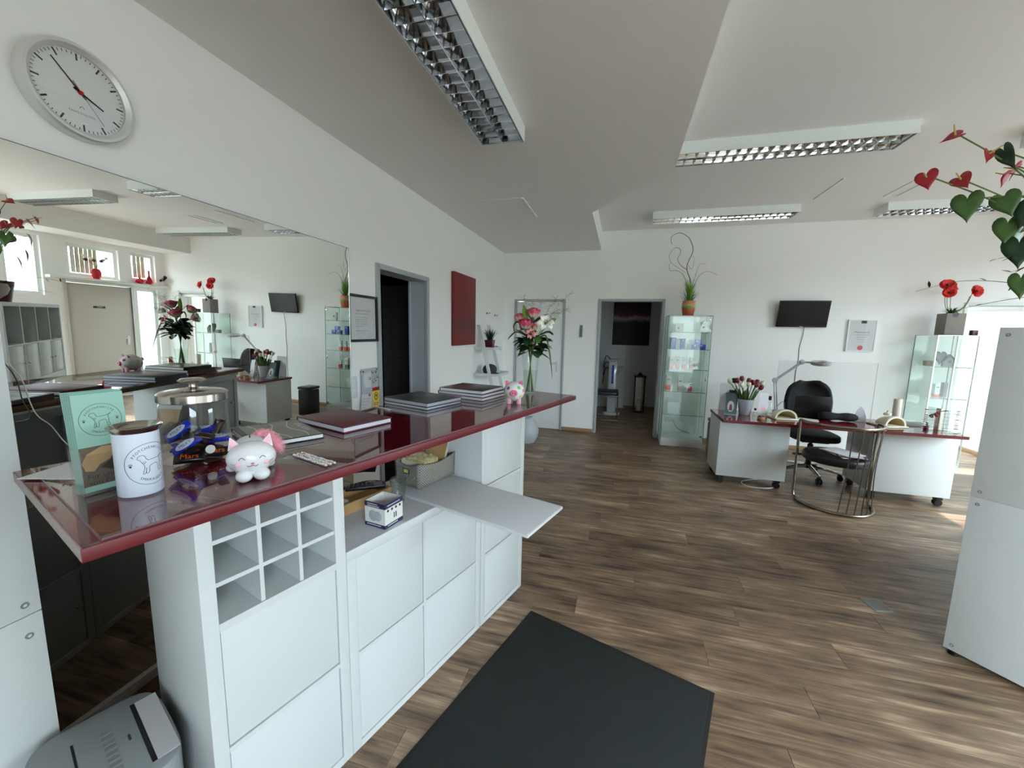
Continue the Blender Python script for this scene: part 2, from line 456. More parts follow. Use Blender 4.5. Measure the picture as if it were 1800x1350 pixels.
def spline(pts, k=6, closed=False):
    n = len(pts); out = []
    rng = range(n) if closed else range(n - 1)
    for i in rng:
        p0 = pts[i - 1] if (closed or i > 0) else pts[0]
        p1 = pts[i]; p2 = pts[(i + 1) % n]
        p3 = pts[(i + 2) % n] if (closed or i + 2 < n) else pts[-1]
        for j in range(k):
            t = j / k
            out.append(0.5 * ((2 * p1) + (-p0 + p2) * t + (2 * p0 - 5 * p1 + 4 * p2 - p3) * t * t + (-p0 + 3 * p1 - 3 * p2 + p3) * t ** 3))
    if not closed: out.append(pts[-1].copy())
    return out

def tag(o, label, cat, group=None, kind=None):
    if label: o['label'] = label
    if cat: o['category'] = cat
    if group: o['group'] = group
    if kind: o['kind'] = kind
    return o
def thing(name, label, cat, loc=(0, 0, 0), rotz=0.0, group=None, kind=None, rot=None):
    o = bpy.data.objects.new(name, None); COL.objects.link(o)
    o.empty_display_size = 0.05
    o.location = loc; o.rotation_euler = rot if rot else (0, 0, rotz)
    return tag(o, label, cat, group, kind)
def struct(o):
    o['kind'] = 'structure'; return o
def kids(o):
    return [c for c in COL.objects if c.parent == o]
def clone(root, parent=None):
    c = root.copy(); COL.objects.link(c); c.parent = parent
    for ch in kids(root): clone(ch, c)
    return c
def TR(x=0, y=0, z=0): return Matrix.Translation((x, y, z))
def RX(a): return Matrix.Rotation(R(a), 4, 'X')
def RY(a): return Matrix.Rotation(R(a), 4, 'Y')
def RZ(a): return Matrix.Rotation(R(a), 4, 'Z')
def SCL(x, y, z): return Matrix.Diagonal((x, y, z, 1))

_txt_cache = {}
def text_geo(body, size, align='CENTER', bold=0.0):
    """flat lettering as (verts, faces) in the xy plane"""
    key = (body, size, align, bold)
    if key in _txt_cache: return _txt_cache[key]
    c = bpy.data.curves.new('txt', 'FONT'); c.body = body; c.size = size; c.align_x = align; c.align_y = 'CENTER'; c.resolution_u = 2
    c.offset = bold
    o = bpy.data.objects.new('txt', c); COL.objects.link(o)
    bpy.context.view_layer.update()
    me = bpy.data.meshes.new_from_object(o.evaluated_get(bpy.context.evaluated_depsgraph_get()))
    r = ([tuple(v.co) for v in me.vertices], [tuple(p.vertices) for p in me.polygons])
    bpy.data.objects.remove(o); bpy.data.meshes.remove(me); bpy.data.curves.remove(c)
    _txt_cache[key] = r
    return r
def lettering(g, body, size, mx, align='CENTER', bold=0.0):
    v, f = text_geo(body, size, align, bold); g.add(v, f, mx); return g
# ================================================================ the setting
W, D, F0, HC, HS = 7.0, 6.19, -2.6, 3.02, 2.754

def wall_x(name, x0, x1, y0, y1, z1, holes, m, z0=0.0):
    """wall in the yz plane with rectangular holes (ya, yb, za, zb)"""
    g = G()
    ys = sorted({y0, y1, *[h[0] for h in holes], *[h[1] for h in holes]})
    zs = sorted({z0, z1, *[h[2] for h in holes], *[h[3] for h in holes]})
    for a, b in zip(ys[:-1], ys[1:]):
        run = None
        for c, d in zip(zs[:-1], zs[1:]):
            hole = any(h[0] - 1e-6 <= a and b <= h[1] + 1e-6 and h[2] - 1e-6 <= c and d <= h[3] + 1e-6 for h in holes)
            if not hole:
                if run: run[1] = d
                else: run = [c, d]
            if hole and run:
                g.box(x0, x1, a, b, run[0], run[1]); run = None
        if run: g.box(x0, x1, a, b, run[0], run[1])
    return struct(g.obj(name, m, smooth=False))
def wall_y(name, y0, y1, x0, x1, z1, holes, m, z0=0.0):
    o = wall_x(name, y0, y1, x0, x1, z1, holes, m, z0)
    for v in o.data.vertices: v.co.x, v.co.y = v.co.y, v.co.x
    bm = bmesh.new(); bm.from_mesh(o.data); bmesh.ops.recalc_face_normals(bm, faces=bm.faces); bm.to_mesh(o.data); bm.free()
    return o

HL = (2.745, 3.575, 0.0, 2.03)           # opening in the left wall
wall_left = wall_x('wall_left', -0.16, 0.0, F0 - 0.15, D + 0.16, 3.15, [HL], 'wall_left')
DB1 = (0.215, 0.965, 0.0, 2.03); DB2 = (1.51, 2.395, 0.0, 2.03); DB3 = (5.86, 6.66, 0.0, 1.975)
wall_back = wall_y('wall_back', D, D + 0.16, 0.0, W, 3.15, [DB1, DB2, DB3], 'wall')
WR = [(1.6, 3.6, 0.35, 2.66), (3.98, 4.40, 1.75, 2.66), (4.66, 5.58, 0.0, 1.99), (4.71, 5.42, 2.10, 2.62), (5.66, 6.03, 0.06, 1.99), (5.60, 6.02, 2.13, 2.63)]
wall_right = wall_x('wall_right', W, W + 0.16, F0 - 0.15, D + 0.16, 3.15, WR, 'wall')
wall_front = wall_y('wall_front', F0 - 0.15, F0, 0.0, W, 3.15, [(3.4, 6.4, 0.25, 2.75)], 'wall')

ceiling = struct(G().box(-0.16, W + 0.16, F0 - 0.15, D + 0.16, HC, HC + 0.12).obj('ceiling', 'ceil', smooth=False))
sof = struct(G().prism([(0, F0), (2.15, F0), (2.15, 3.37), (1.488, 4.27), (1.488, D), (0, D)], HS, HC).obj('trim_1', 'ceil', smooth=False))
sof['label'] = 'lowered plaster ceiling section over the reception side'
beam = struct(G().box(6.31, W, F0, D, 2.715, HC).obj('trim_2', 'ceil', smooth=False))
g = G()
g.box(0.395, 0.912, 3.69, 4.30, HS - 0.003, HS); g.box(0.895, 0.912, 3.69, 4.30, HS - 0.012, HS - 0.003)
struct(g.obj('trim_3', 'ceil', smooth=False))
for i, (x, ya, yb) in enumerate([(3.757, 4.58, 5.20), (4.40, 4.79, 5.24), (4.52, 4.80, 5.24)]):
    struct(G().box(x - 0.006, x + 0.006, ya, yb, HC - 0.008, HC).obj('trim_%d' % (4 + i), 'ceil', smooth=False))

# floor: a base slab, planks laid one by one in the visible room
floor = struct(G().box(-2.6, W + 0.16, F0 - 0.15, 8.7, -0.12, -0.006).obj('floor', 'gap', smooth=False))
PW, PLN = 0.1655, 1.285
Y0P = 0.557
g = G().box(0, PLN - 0.0016, 0, PW - 0.0016, -0.0058, 0.0)
pl0 = g.obj('plank', 'plank', floor, smooth=False, bevel=0.0006, seg=1)
first = True
nrow = int(round((D - Y0P) / PW))
for r_ in range(nrow):
    off = (r_ * 0.413 + random.uniform(-0.12, 0.12)) % 1.0
    x = -off * PLN
    while x < W - 0.02:
        a, b = max(x, 0.0), min(x + PLN, W)
        if b - a > 0.06:
            if first: o = pl0; first = False
            else: o = pl0.copy(); COL.objects.link(o); o.parent = floor
            o.location = (a, Y0P + r_ * PW, 0.0)
            o.scale = ((b - a) / PLN, 1, 1)
        x += PLN
# wood floor of the areas behind the camera and in the side rooms
struct(G().box(0, W, F0, Y0P, -0.006, 0).obj('floor_entrance', 'subfloor', smooth=False))
struct(G().box(-2.4, 0, 2.3, 5.0, -0.006, 0).obj('floor_hall', 'floor_dark', smooth=False))
struct(G().box(0.4, W, D - 0.001, 8.5, -0.006, 0).obj('floor_treatment_room', 'subfloor', smooth=False))
struct(G().box(-60, 60, -60, 60, -0.3, -0.13).obj('ground', 'concrete_out', smooth=False))

# unseen low blocks added outside the windows to screen off the lower sky
for (nm, b) in (('sky_block_street', (16.0, 26.0, -30.0, 34.0, -0.13, 3.3)), ('sky_block_side_street', (-14.0, 15.0, -24.0, -15.0, -0.13, 3.6)), ('sky_block_courtyard', (-6.0, 15.0, 17.0, 26.0, -0.13, 3.0))):
    o = struct(G().box(*b).obj(nm, 'sky_block', smooth=False))
# skirting boards
def skirt(name, x0, x1, y0, y1):
    return struct(G().box(x0, x1, y0, y1, 0, 0.058).obj(name, 'skirting', smooth=False, bevel=0.003))
skirt('baseboard_back', 0.985, 1.475, D - 0.014, D)
skirt('baseboard_back_1', 2.43, 5.82, D - 0.014, D)
skirt('baseboard_back_2', 0.0, 0.165, D - 0.014, D)
skirt('baseboard_left', 0.0, 0.014, 3.61, D - 0.014)
skirt('baseboard_left_1', 0.0, 0.014, F0, 2.71)
skirt('baseboard_right', W - 0.014, W, F0, 4.6)

# left opening: steel frame, jambs, dark tiled hall
fr = thing('door_1', None, None, (0, 0, 0), kind='structure')
for nm, b in (('casing_post', (-0.02, 0.018, 2.727, 2.772, 0, 2.046)), ('casing_post', (-0.02, 0.018, 3.548, 3.593, 0, 2.046)), ('casing_head', (-0.02, 0.018, 2.772, 3.548, 2.004, 2.046))):
    G().box(*b).obj(nm, 'grey_frame', fr, bevel=0.003)
for nm, b in (('jamb', (-0.16, -0.02, 2.745, 2.772, 0, 2.004)), ('jamb', (-0.16, -0.02, 3.548, 3.575, 0, 2.004)), ('jamb_head', (-0.16, -0.02, 2.772, 3.548, 2.004, 2.03))):
    G().box(*b).obj(nm, 'grey_jamb', fr)
G().box(-0.18, -0.16, 3.535, 3.575, 0, 2.02).obj('door_stop', 'grey_jamb', fr)
hall = struct(G().box(-2.5, -0.16, 2.2, 2.3, 0, 2.7).box(-2.5, -2.4, 2.3, 5.1, 0, 2.7).box(-2.5, -0.16, 2.2, 5.1, 2.6, 2.7).obj('wall_hall', 'grey_dark', smooth=False))
hallb = struct(G().box(-2.4, -0.16, 5.0, 5.1, 0, 2.6).obj('wall_hall_back', 'grout', smooth=False))
ts = 0.142
t0 = G().box(0, ts - 0.004, -0.008, 0, 0, ts - 0.004).obj('tile', 'tile_dark', hallb, smooth=False, bevel=0.0015, seg=1)
first = True
for i in range(8):
    for j in range(15):
        o = t0 if first else t0.copy()
        if not first: COL.objects.link(o); o.parent = hallb
        first = False
        o.location = (-1.42 + i * ts, 5.0, 0.01 + j * ts)

# back wall doors
def casing(d, x0, x1, z1, w=0.034, y=D, m='grey_frame'):
    G().box(x0 - w, x0, y - 0.016, y + 0.02, 0, z1 + w).obj('casing_post', m, d, bevel=0.003)
    G().box(x1, x1 + w, y - 0.016, y + 0.02, 0, z1 + w).obj('casing_post', m, d, bevel=0.003)
    G().box(x0, x1, y - 0.016, y + 0.02, z1, z1 + w).obj('casing_head', m, d, bevel=0.003)
d2 = thing('door_2', None, None, kind='structure')
casing(d2, 0.215, 0.962, 2.016, 0.03)
lf = G().box(0.22, 0.957, D + 0.006, D + 0.045, 0.006, 2.012).obj('door_leaf', 'door_white', d2, bevel=0.003)
G().box(0.868, 0.906, D - 0.004, D + 0.008, 0.93, 1.10).obj('lock_plate', 'alu', lf, bevel=0.003)
g = G().tube([(0.887, D - 0.004, 1.065), (0.887, D - 0.045, 1.065), (0.875, D - 0.05, 1.065), (0.775, D - 0.05, 1.062)], 0.0085, 8)
g.obj('handle', 'alu', lf)
d3 = thing('door_3', None, None, kind='structure')
casing(d3, 1.52, 2.385, 2.012, 0.036)
G().box(1.51, 1.525, D + 0.02, D + 0.16, 0, 2.03).obj('jamb', 'grey_jamb', d3)
G().box(2.38, 2.395, D + 0.02, D + 0.16, 0, 2.03).obj('jamb', 'grey_jamb', d3)
G().box(1.525, 2.38, D + 0.02, D + 0.16, 2.012, 2.03).obj('jamb_head', 'grey_jamb', d3)
d4 = thing('door_4', None, None, kind='structure')
casing(d4, 5.87, 6.65, 1.965, 0.035, m='light_box')
G().box(5.87, 6.65, D + 0.03, D + 0.06, 1.90, 1.965).obj('closer_rail', 'alu', d4, bevel=0.004)
# right wall door (seen in the mirror)
d5 = thing('door_5', None, None, kind='structure')
lf = G().box(W + 0.01, W + 0.05, 4.665, 5.575, 0.005, 1.985).obj('door_leaf', 'door_beige', d5, bevel=0.003)
G().box(W - 0.014, W + 0.02, 4.62, 4.66, 0, 2.03).obj('casing_post', 'door_beige', d5, bevel=0.003)
G().box(W - 0.014, W + 0.02, 5.58, 5.615, 0, 2.03).obj('casing_post', 'light_box', d5, bevel=0.003)
G().box(W - 0.014, W + 0.02, 4.66, 5.58, 1.99, 2.03).obj('casing_head', 'light_box', d5, bevel=0.003)
G().box(W - 0.001, W + 0.012, 5.46, 5.50, 0.94, 1.10).obj('lock_plate', 'alu', lf, bevel=0.003)
G().tube([(W, 5.48, 1.06), (W - 0.05, 5.48, 1.06), (W - 0.05, 5.37, 1.06)], 0.009, 8).obj('handle', 'alu', lf)
sg = G().box(W + 0.006, W + 0.012, 5.00, 5.17, 1.585, 1.62).obj('door_sign', 'ink', lf)
lettering(G(), 'PRIVAT', 0.024, TR(W + 0.0055, 5.085, 1.6025) @ RZ(-90) @ RX(90)).obj('sign_lettering', 'paper', lf, smooth=False)
G().box(6.88, W, 4.42, D, 2.035, 2.075).obj('sill_ledge', 'light_box', wall_right, bevel=0.003)

# windows
def window(n, horiz, a0, a1, z0, z1, pos, mull=(), depth=0.06):
    w = thing('window_%d' % n, None, None, kind='structure')
    fwid = 0.05
    def bx(u0, u1, za, zb, nm, m, th=depth):
        c = pos
        if horiz == 'y': G().box(c, c + th, u0, u1, za, zb).obj(nm, m, w, smooth=False)
        else: G().box(u0, u1, c - th, c, za, zb).obj(nm, m, w, smooth=False)
    bx(a0, a0 + fwid, z0, z1, 'frame_post', 'light_box'); bx(a1 - fwid, a1, z0, z1, 'frame_post', 'light_box')
    bx(a0 + fwid, a1 - fwid, z0, z0 + fwid, 'frame_rail', 'light_box'); bx(a0 + fwid, a1 - fwid, z1 - fwid, z1, 'frame_rail', 'light_box')
    es = [a0 + fwid]
    for mm in mull:
        bx(mm - 0.03, mm + 0.03, z0 + fwid, z1 - fwid, 'mullion', 'light_box'); es += [mm - 0.03, mm + 0.03]
    es.append(a1 - fwid)
    for i in range(0, len(es), 2):
        c = pos + (0.03 if horiz == 'y' else -0.03)
        if horiz == 'y': G().box(c - 0.003, c + 0.003, es[i], es[i + 1], z0 + fwid, z1 - fwid).obj('pane', 'window_glass', w, smooth=False)
        else: G().box(es[i], es[i + 1], c - 0.003, c + 0.003, z0 + fwid, z1 - fwid).obj('pane', 'window_glass', w, smooth=False)
    return w
window(1, 'y', 1.6, 3.6, 0.35, 2.66, W + 0.05, (2.6,))
window(7, 'y', 3.98, 4.40, 1.75, 2.66, W + 0.05)
window(2, 'y', 4.71, 5.42, 2.10, 2.62, W + 0.05)
window(3, 'y', 5.60, 6.02, 2.13, 2.63, W + 0.05)
window(4, 'y', 5.66, 6.03, 0.06, 1.99, W + 0.05)
window(5, 'x', 3.4, 6.4, 0.25, 2.75, F0 - 0.05, (4.9,))

# curtains in the two high windows
def curtain(name, label, ya, yb, za, zb):
    t = thing(name, label, 'curtain', (W + 0.035, ya, za), group='sheer curtains in the high windows')
    n = int((yb - ya) / 0.06)
    for i in range(n):
        g = G()
        w = (yb - ya) / n
        def fn(u, v, i=i, w=w): return (0.012 * math.sin(u * PI), i * w + u * w * 0.94, v * (zb - za))
        g.sheet(fn, 6, 2)
        g.obj('curtain_fold', 'curtain' if i % 3 else 'paper', t, smooth=True, solid=0.002)
curtain('sheer_curtain', 'pale striped curtain inside the wider high window seen in the mirror', 4.77, 5.13, 2.16, 2.57)
curtain('sheer_curtain', 'pale striped curtain inside the narrower high window seen in the mirror', 5.66, 5.86, 2.19, 2.58)

# room behind the open doorway, passage behind the right doorway
rm = struct(G().box(0.3, 0.4, D + 0.16, 8.5, 0, 2.7).box(2.9, 3.0, D + 0.16, 8.5, 0, 2.7).box(0.3, 3.0, D + 0.16, 8.6, 2.6, 2.7).obj('wall_treatment_sides', 'grey_in', smooth=False))
rmb = struct(G().box(0.3, 3.0, 8.5, 8.6, 0, 2.6).obj('wall_treatment_back', 'grey_in', smooth=False))
tw = 0.2
t0 = G().box(0, tw - 0.003, -0.008, 0, 0, tw - 0.003).obj('tile', 'tile_white', rmb, smooth=False, bevel=0.0015, seg=1)
first = True
for i in range(5):
    for j in range(7):
        o = t0 if first else t0.copy()
        if not first: COL.objects.link(o); o.parent = rmb
        first = False
        o.location = (0.95 + i * tw, 8.5, 0.03 + j * tw)
struct(G().box(1.95, 2.9, 8.486, 8.5, 0, 0.06).obj('baseboard_treatment', 'skirting'))
wall_y('wall_passage_back', 8.4, 8.5, 4.5, 6.7, 2.7, [(4.95, 6.5, 0.3, 2.4)], 'wall')
struct(G().box(6.57, 6.70, D + 0.16, 8.5, 0, 2.7).box(4.4, 4.5, D + 0.16, 8.5, 0, 2.7).box(4.4, 6.7, D + 0.16, 8.5, 2.6, 2.7).obj('wall_passage_sides', 'wall', smooth=False))
skirt('baseboard_passage', 6.556, 6.57, D + 0.16, 8.4)
window(6, 'x', 4.95, 6.5, 0.3, 2.4, 8.47)

# ================================================================ ceiling lights
def ceiling_light(label, loc, rotz):
    L, Wd, H = 1.56, 0.262, 0.088
    t = thing('ceiling_light', label, 'ceiling light', loc, rotz, 'louvred ceiling lights')
    g = G()
    g.box(-L / 2, L / 2, -Wd / 2, Wd / 2, -0.004, 0)
    g.box(-L / 2, L / 2, -Wd / 2, -Wd / 2 + 0.004, -H, -0.004); g.box(-L / 2, L / 2, Wd / 2 - 0.004, Wd / 2, -H, -0.004)
    g.box(-L / 2, -L / 2 + 0.012, -Wd / 2 + 0.004, Wd / 2 - 0.004, -H, -0.004); g.box(L / 2 - 0.012, L / 2, -Wd / 2 + 0.004, Wd / 2 - 0.004, -H, -0.004)
    g.obj('housing', 'light_box', t, smooth=False)
    for cy in (-0.0625, 0.0625):
        for sgn in (-1, 1):
            g = G()
            def fn(u, v, cy=cy, sgn=sgn):
                return (-L / 2 + 0.013 + u * (L - 0.026), cy + sgn * (0.0605 - 0.024 * v ** 1.6), -H + 0.001 + 0.056 * v)
            g.sheet(fn, 1, 6)
            g.obj('side_reflector', 'louvre', t, smooth=True)
        G().tube([(-L / 2 + 0.03, cy, -0.022), (L / 2 - 0.03, cy, -0.022)], 0.008, 8).obj('tube', 'ceramic', t)
    G().box(-L / 2 + 0.012, L / 2 - 0.012, -0.0018, 0.0018, -H, -0.03).obj('centre_rib', 'louvre', t, smooth=False)
    n = 21
    b0 = None
    for cy in (-0.0625, 0.0625):
        for i in range(n):
            if b0 is None:
                g = G()
                zt, zb = -H + 0.046, -H + 0.001
                prof = [(-0.011, zt), (-0.0045, zt - 0.02), (-0.001, zb), (0.001, zb), (0.0045, zt - 0.02), (0.011, zt)]
                yy = [-0.052, 0.052]; yb = [-0.059, 0.059]
                vs = []
                for s_ in (0, 1):
                    for (px, pz) in prof:
                        fr = (pz - zb) / (zt - zb)
                        vs.append((px, yb[s_] * (1 - fr) + yy[s_] * 0.72 * fr, pz))
                m_ = len(prof)
                fs = [tuple(range(m_)), tuple(range(2 * m_ - 1, m_ - 1, -1))] + [(k, m_ + k, m_ + (k + 1) % m_, (k + 1) % m_) for k in range(m_)]
                g.add(vs, fs)
                b0 = g.obj('louvre_blade', 'louvre', t, smooth=True); o = b0
            else:
                o = b0.copy(); COL.objects.link(o); o.parent = t
            o.location = (-L / 2 + 0.035 + (L - 0.07) * i / (n - 1), cy, 0)
    return t
ceiling_light('long louvred light on the lowered ceiling, running towards the wall mirror side', (1.086, 1.69, HS), R(90))
ceiling_light('louvred light beside the lowered ceiling corner, the nearer of the crosswise ones', (2.93, 3.635, HC), 0)
ceiling_light('louvred light above the twisted twig arrangement near the back wall', (2.91, 5.455, HC), 0)
ceiling_light('louvred light near the back wall, crossed by the red flowers and heart leaves', (5.34, 5.585, HC), 0)
ceiling_light('louvred light cut by the right edge of the picture, upper right corner', (5.33, 3.81, HC), 0)

# ================================================================ wall mirror and the things on the left wall
def mx_(y, z): return 0.035 - 0.0115 * (y - 1.5) + 0.0155 * (z - 1.3)
mir = thing('wall_mirror', 'huge frameless wall mirror above the reception counter', 'mirror', (0, 1.2, 0.1))
def slab(ya, yb, za, zb, off, th, name, m):
    vs = []
    for dx in (off, off - th):
        for (y, z) in ((ya, za), (yb, za), (yb, zb), (ya, zb)):
            vs.append((mx_(y, z) + dx, y - 1.2, z - 0.1))
    return G().add(vs, [(0, 1, 2, 3), (7, 6, 5, 4), (0, 4, 5, 1), (1, 5, 6, 2), (2, 6, 7, 3), (3, 7, 4, 0)]).obj(name, m, mir, smooth=False)
slab(-0.1, 2.375, 0.125, 2.078, 0, 0.006, 'mirror_glass', 'mirror')
slab(2.375, 2.381, 0.125, 2.078, 0.001, 0.006, 'bevelled_edge', 'mirror_edge')
slab(-0.1, 2.381, 2.078, 2.0805, 0.0005, 0.006, 'top_edge', 'ink_grey')
slab(-0.1, 2.381, 0.095, 0.125, 0.012, 0.018, 'bottom_rail', 'alu')

# clock
ck = thing('wall_clock', 'round wall clock with aluminium rim and black hands', 'clock', (0.0, 1.022, 2.318), rot=(0, R(90), 0))
# local: z -> world +x (out of the wall); local x -> world -z ; local y -> world y
RC = 0.148
G().lathe([(RC, 0.0), (RC, 0.042), (RC - 0.004, 0.047), (RC - 0.012, 0.047), (RC - 0.024, 0.036), (RC - 0.024, 0.030)], 64, cap=False).obj('rim', 'alu', ck, smooth=True)
G().lathe([(0, 0.028), (RC - 0.022, 0.028)], 64, cap=False).obj('dial', 'paper', ck, smooth=False)
def dirc(a):  # a = clock angle from 12, clockwise seen from the room
    return (-math.cos(a), math.sin(a))
for k in range(60):
    a = 2 * PI * k / 60
    big = k % 5 == 0
    r1 = RC - 0.027; r0 = r1 - (0.021 if big else 0.008); w = 0.0026 if big else 0.0011
    d_ = Vector((*dirc(a), 0)); p_ = Vector((-d_.y, d_.x, 0))
    vs = [tuple(d_ * r + p_ * s_ + Vector((0, 0, 0.0285))) for r, s_ in ((r0, -w), (r1, -w), (r1, w), (r0, w))]
    G().add(vs, [(0, 1, 2, 3)]).obj('hour_mark' if big else 'minute_mark', 'ink', ck, smooth=False)
def hand(a, r0, r1, w, z, name, m):
    d_ = Vector((*dirc(a), 0)); p_ = Vector((-d_.y, d_.x, 0))
    vs = []
    for zz in (z, z + 0.001):
        vs += [tuple(d_ * r + p_ * s_ + Vector((0, 0, zz))) for r, s_ in ((r0, -w), (r1, -w * 0.7), (r1, w * 0.7), (r0, w))]
    G().add(vs, [(0, 3, 2, 1), (4, 5, 6, 7), (0, 1, 5, 4), (1, 2, 6, 5), (2, 3, 7, 6), (3, 0, 4, 7)]).obj(name, m, ck, smooth=False)
hand(2 * PI * 53.2 / 60, -0.02, 0.102, 0.0022, 0.030, 'minute_hand', 'black')
hand(2 * PI * (3 + 53 / 60) / 12, -0.02, 0.066, 0.0026, 0.0315, 'hour_hand', 'black')
hand(2 * PI * 24.2 / 60, -0.03, 0.098, 0.0006, 0.033, 'second_hand', 'ink_grey')
hand(2 * PI * 54.2 / 60, 0.0, 0.034, 0.0016, 0.0335, 'second_hand_tail', 'red')
G().lathe([(0.006, 0.028), (0.006, 0.036), (0.0, 0.037)], 12).obj('hub', 'red', ck)
g = G()
mxt = Matrix(((0, -1, 0, 0.066), (1, 0, 0, 0.0), (0, 0, 1, 0.0287), (0, 0, 0, 1)))
lettering(g, 'RADIO CONTROL', 0.0088, mxt)
g.obj('dial_lettering', 'ink_grey', ck, smooth=False)
G().tube([(0.050, -0.006, 0.0287), (0.045, -0.004, 0.0287), (0.043, 0, 0.0287), (0.045, 0.004, 0.0287), (0.050, 0.006, 0.0287)], 0.0008, 5).obj('radio_symbol', 'ink_grey', ck)
G().lathe([(RC - 0.025, 0.0345), (0, 0.0345)], 48, cap=False).obj('cover_glass', 'glass', ck, smooth=False)

# framed notice
nf = thing('framed_notice', 'white printed notice in black frame between mirror and doorway', 'frame', (0, 2.556, 1.618))
hy, hz = 0.176, 0.168
g = G()
for b in ((0, 0.018, -hy, -hy + 0.024, -hz, hz), (0, 0.018, hy - 0.024, hy, -hz, hz), (0, 0.018, -hy + 0.024, hy - 0.024, -hz, -hz + 0.018), (0, 0.018, -hy + 0.024, hy - 0.024, hz - 0.018, hz)):
    g.box(*b)
g.obj('frame', 'black', nf, smooth=False, bevel=0.001)
G().box(0.002, 0.006, -hy + 0.022, hy - 0.022, -hz + 0.016, hz - 0.016).obj('notice_sheet', 'paper', nf, smooth=False)
def LW(y, z, x=0.0065):  # writing on a plane facing +x
    return Matrix(((0, 0, 1, x), (1, 0, 0, y), (0, 1, 0, z), (0, 0, 0, 1)))
g = G()
lettering(g, 'Nagelstudioregeln', 0.024, LW(-0.085, 0.058), 'LEFT')
lettering(g, 'Bitte beachten Sie folgendes:', 0.0125, LW(-0.085, 0.034), 'LEFT')
g.obj('notice_heading', 'ink_grey', nf, smooth=False)
for i, wd in enumerate((0.17, 0.155, 0.18, 0.165, 0.11)):
    lettering(G(), 'Wir freuen uns auf Ihren Besuch bei uns'[:int(wd / 0.18 * 38)], 0.0098, LW(-0.085, 0.008 - i * 0.016), 'LEFT').obj('notice_line', 'ink_grey', nf, smooth=False)
for i, (wd, of) in enumerate(((0.165, -0.085), (0.06, -0.035))):
    lettering(G(), 'Vielen Dank und bis bald in unserem Studio'[:int(wd / 0.18 * 38)], 0.0098, LW(of, -0.088 - i * 0.016), 'LEFT').obj('notice_line', 'ink', nf, smooth=False)
G().box(0.0085, 0.0100, -hy + 0.022, hy - 0.022, -hz + 0.016, hz - 0.016).obj('glazing', 'acryl', nf, smooth=False)

# light switch
sw = thing('light_switch', 'white double rocker light switch left of the magnet board', 'switch', (0, 2.423, 1.125))
G().box(0, 0.008, -0.044, 0.044, -0.078, 0.078).obj('plate', 'ceramic', sw, bevel=0.003)
G().box(0.008, 0.013, -0.03, 0.03, 0.006, 0.066).obj('rocker', 'ceramic', sw, bevel=0.002)
G().box(0.008, 0.013, -0.03, 0.03, -0.066, -0.006).obj('rocker', 'ceramic', sw, bevel=0.002)

# magnet board with notes
mb = thing('magnet_board', 'frosted glass magnet board beside the doorway', 'board', (0.0, 2.605, 1.10))
G().box(0.012, 0.018, -0.10, 0.10, -0.16, 0.15).obj('glass_plate', M['pot_grey'], mb, bevel=0.001)
for y, z in ((-0.085, 0.13), (0.085, 0.135)): G().lathe([(0.006, 0), (0.006, 0.022), (0, 0.024)], 10, mx=TR(0, y, z) @ RY(90)).obj('stand_off', 'ink', mb)
for y, z in ((0.02, 0.12), (0.065, 0.12), (-0.012, 0.075), (0.035, 0.045), (0.062, 0.055), (0.088, 0.078), (-0.02, -0.05)):
    G().lathe([(0.011, 0), (0.011, 0.008), (0.008, 0.010), (0, 0.010)], 14, mx=TR(0.0195, y, z) @ RY(90)).obj('round_magnet', 'steel', mb)
tag(G().prism([(-0.045, -0.055), (0.03, -0.06), (0.035, 0.06), (-0.05, 0.05), (-0.06, 0.02), (-0.06, -0.02)], 0, 0.0008, mx=Matrix(((0, 0, 1, 0.0185), (1, 0, 0, 2.605 - 0.02), (0, 1, 0, 1.165), (0, 0, 0, 1)))).obj('paper_note', 'paper_grey', smooth=False), 'crumpled white note held by a magnet on the magnet board', 'note')
nt_ = tag(G().box(0, 0.0008, -0.062, 0.062, -0.065, 0.065).obj('paper_note', 'paper_grey', smooth=False, loc=(0.0186, 2.55, 0.995), rot=(R(-6), 0, 0)), 'white square handwritten note at the foot of the magnet board', 'note')
for i in range(4):
    G().tube([(0.001, -0.045 + 0.09 * k / 14, 0.03 - i * 0.022 + 0.003 * math.sin(k * 2.1 + i)) for k in range(15 - i * 2)], 0.0007, 4).obj('handwriting', 'indigo', nt_)
yc = thing('advent_card', 'yellow card with dark emblem and red header on the magnet board', 'card', (0.019, 2.672, 1.01))
G().box(0, 0.001, -0.045, 0.045, -0.085, 0.06).obj('card', 'yellow', yc, smooth=False)
G().box(0, 0.0014, -0.045, 0.045, 0.06, 0.088).obj('red_header', 'red', yc, smooth=False)
G().box(0.0014, 0.0018, 0.002, 0.042, 0.064, 0.084).obj('header_print', 'ink', yc, smooth=False)
g = G(); mxe = Matrix(((0, 0, 1, 0.0014), (1, 0, 0, 0), (0, 1, 0, 0.02), (0, 0, 0, 1)))
g.tube([(0.021 * math.cos(a), 0.027 * math.sin(a), 0) for a in [2 * PI * k / 24 for k in range(24)]], 0.0028, 5, closed=True, mx=mxe)
g.prism([(-0.006, -0.034), (0.006, -0.034), (0, -0.026)], 0, 0.001, mx=mxe); g.prism([(-0.008, -0.008), (0.008, -0.008), (0.005, 0.012), (-0.005, 0.012)], 0, 0.001, mx=mxe)
g.obj('emblem', 'ink', yc, smooth=False)
G().box(0, 0.0016, -0.028, 0.028, -0.048, -0.034).obj('black_bar', 'ink', yc, smooth=False)
G().box(0.0016, 0.0019, -0.022, 0.022, -0.044, -0.038).obj('bar_print', 'paper', yc, smooth=False)

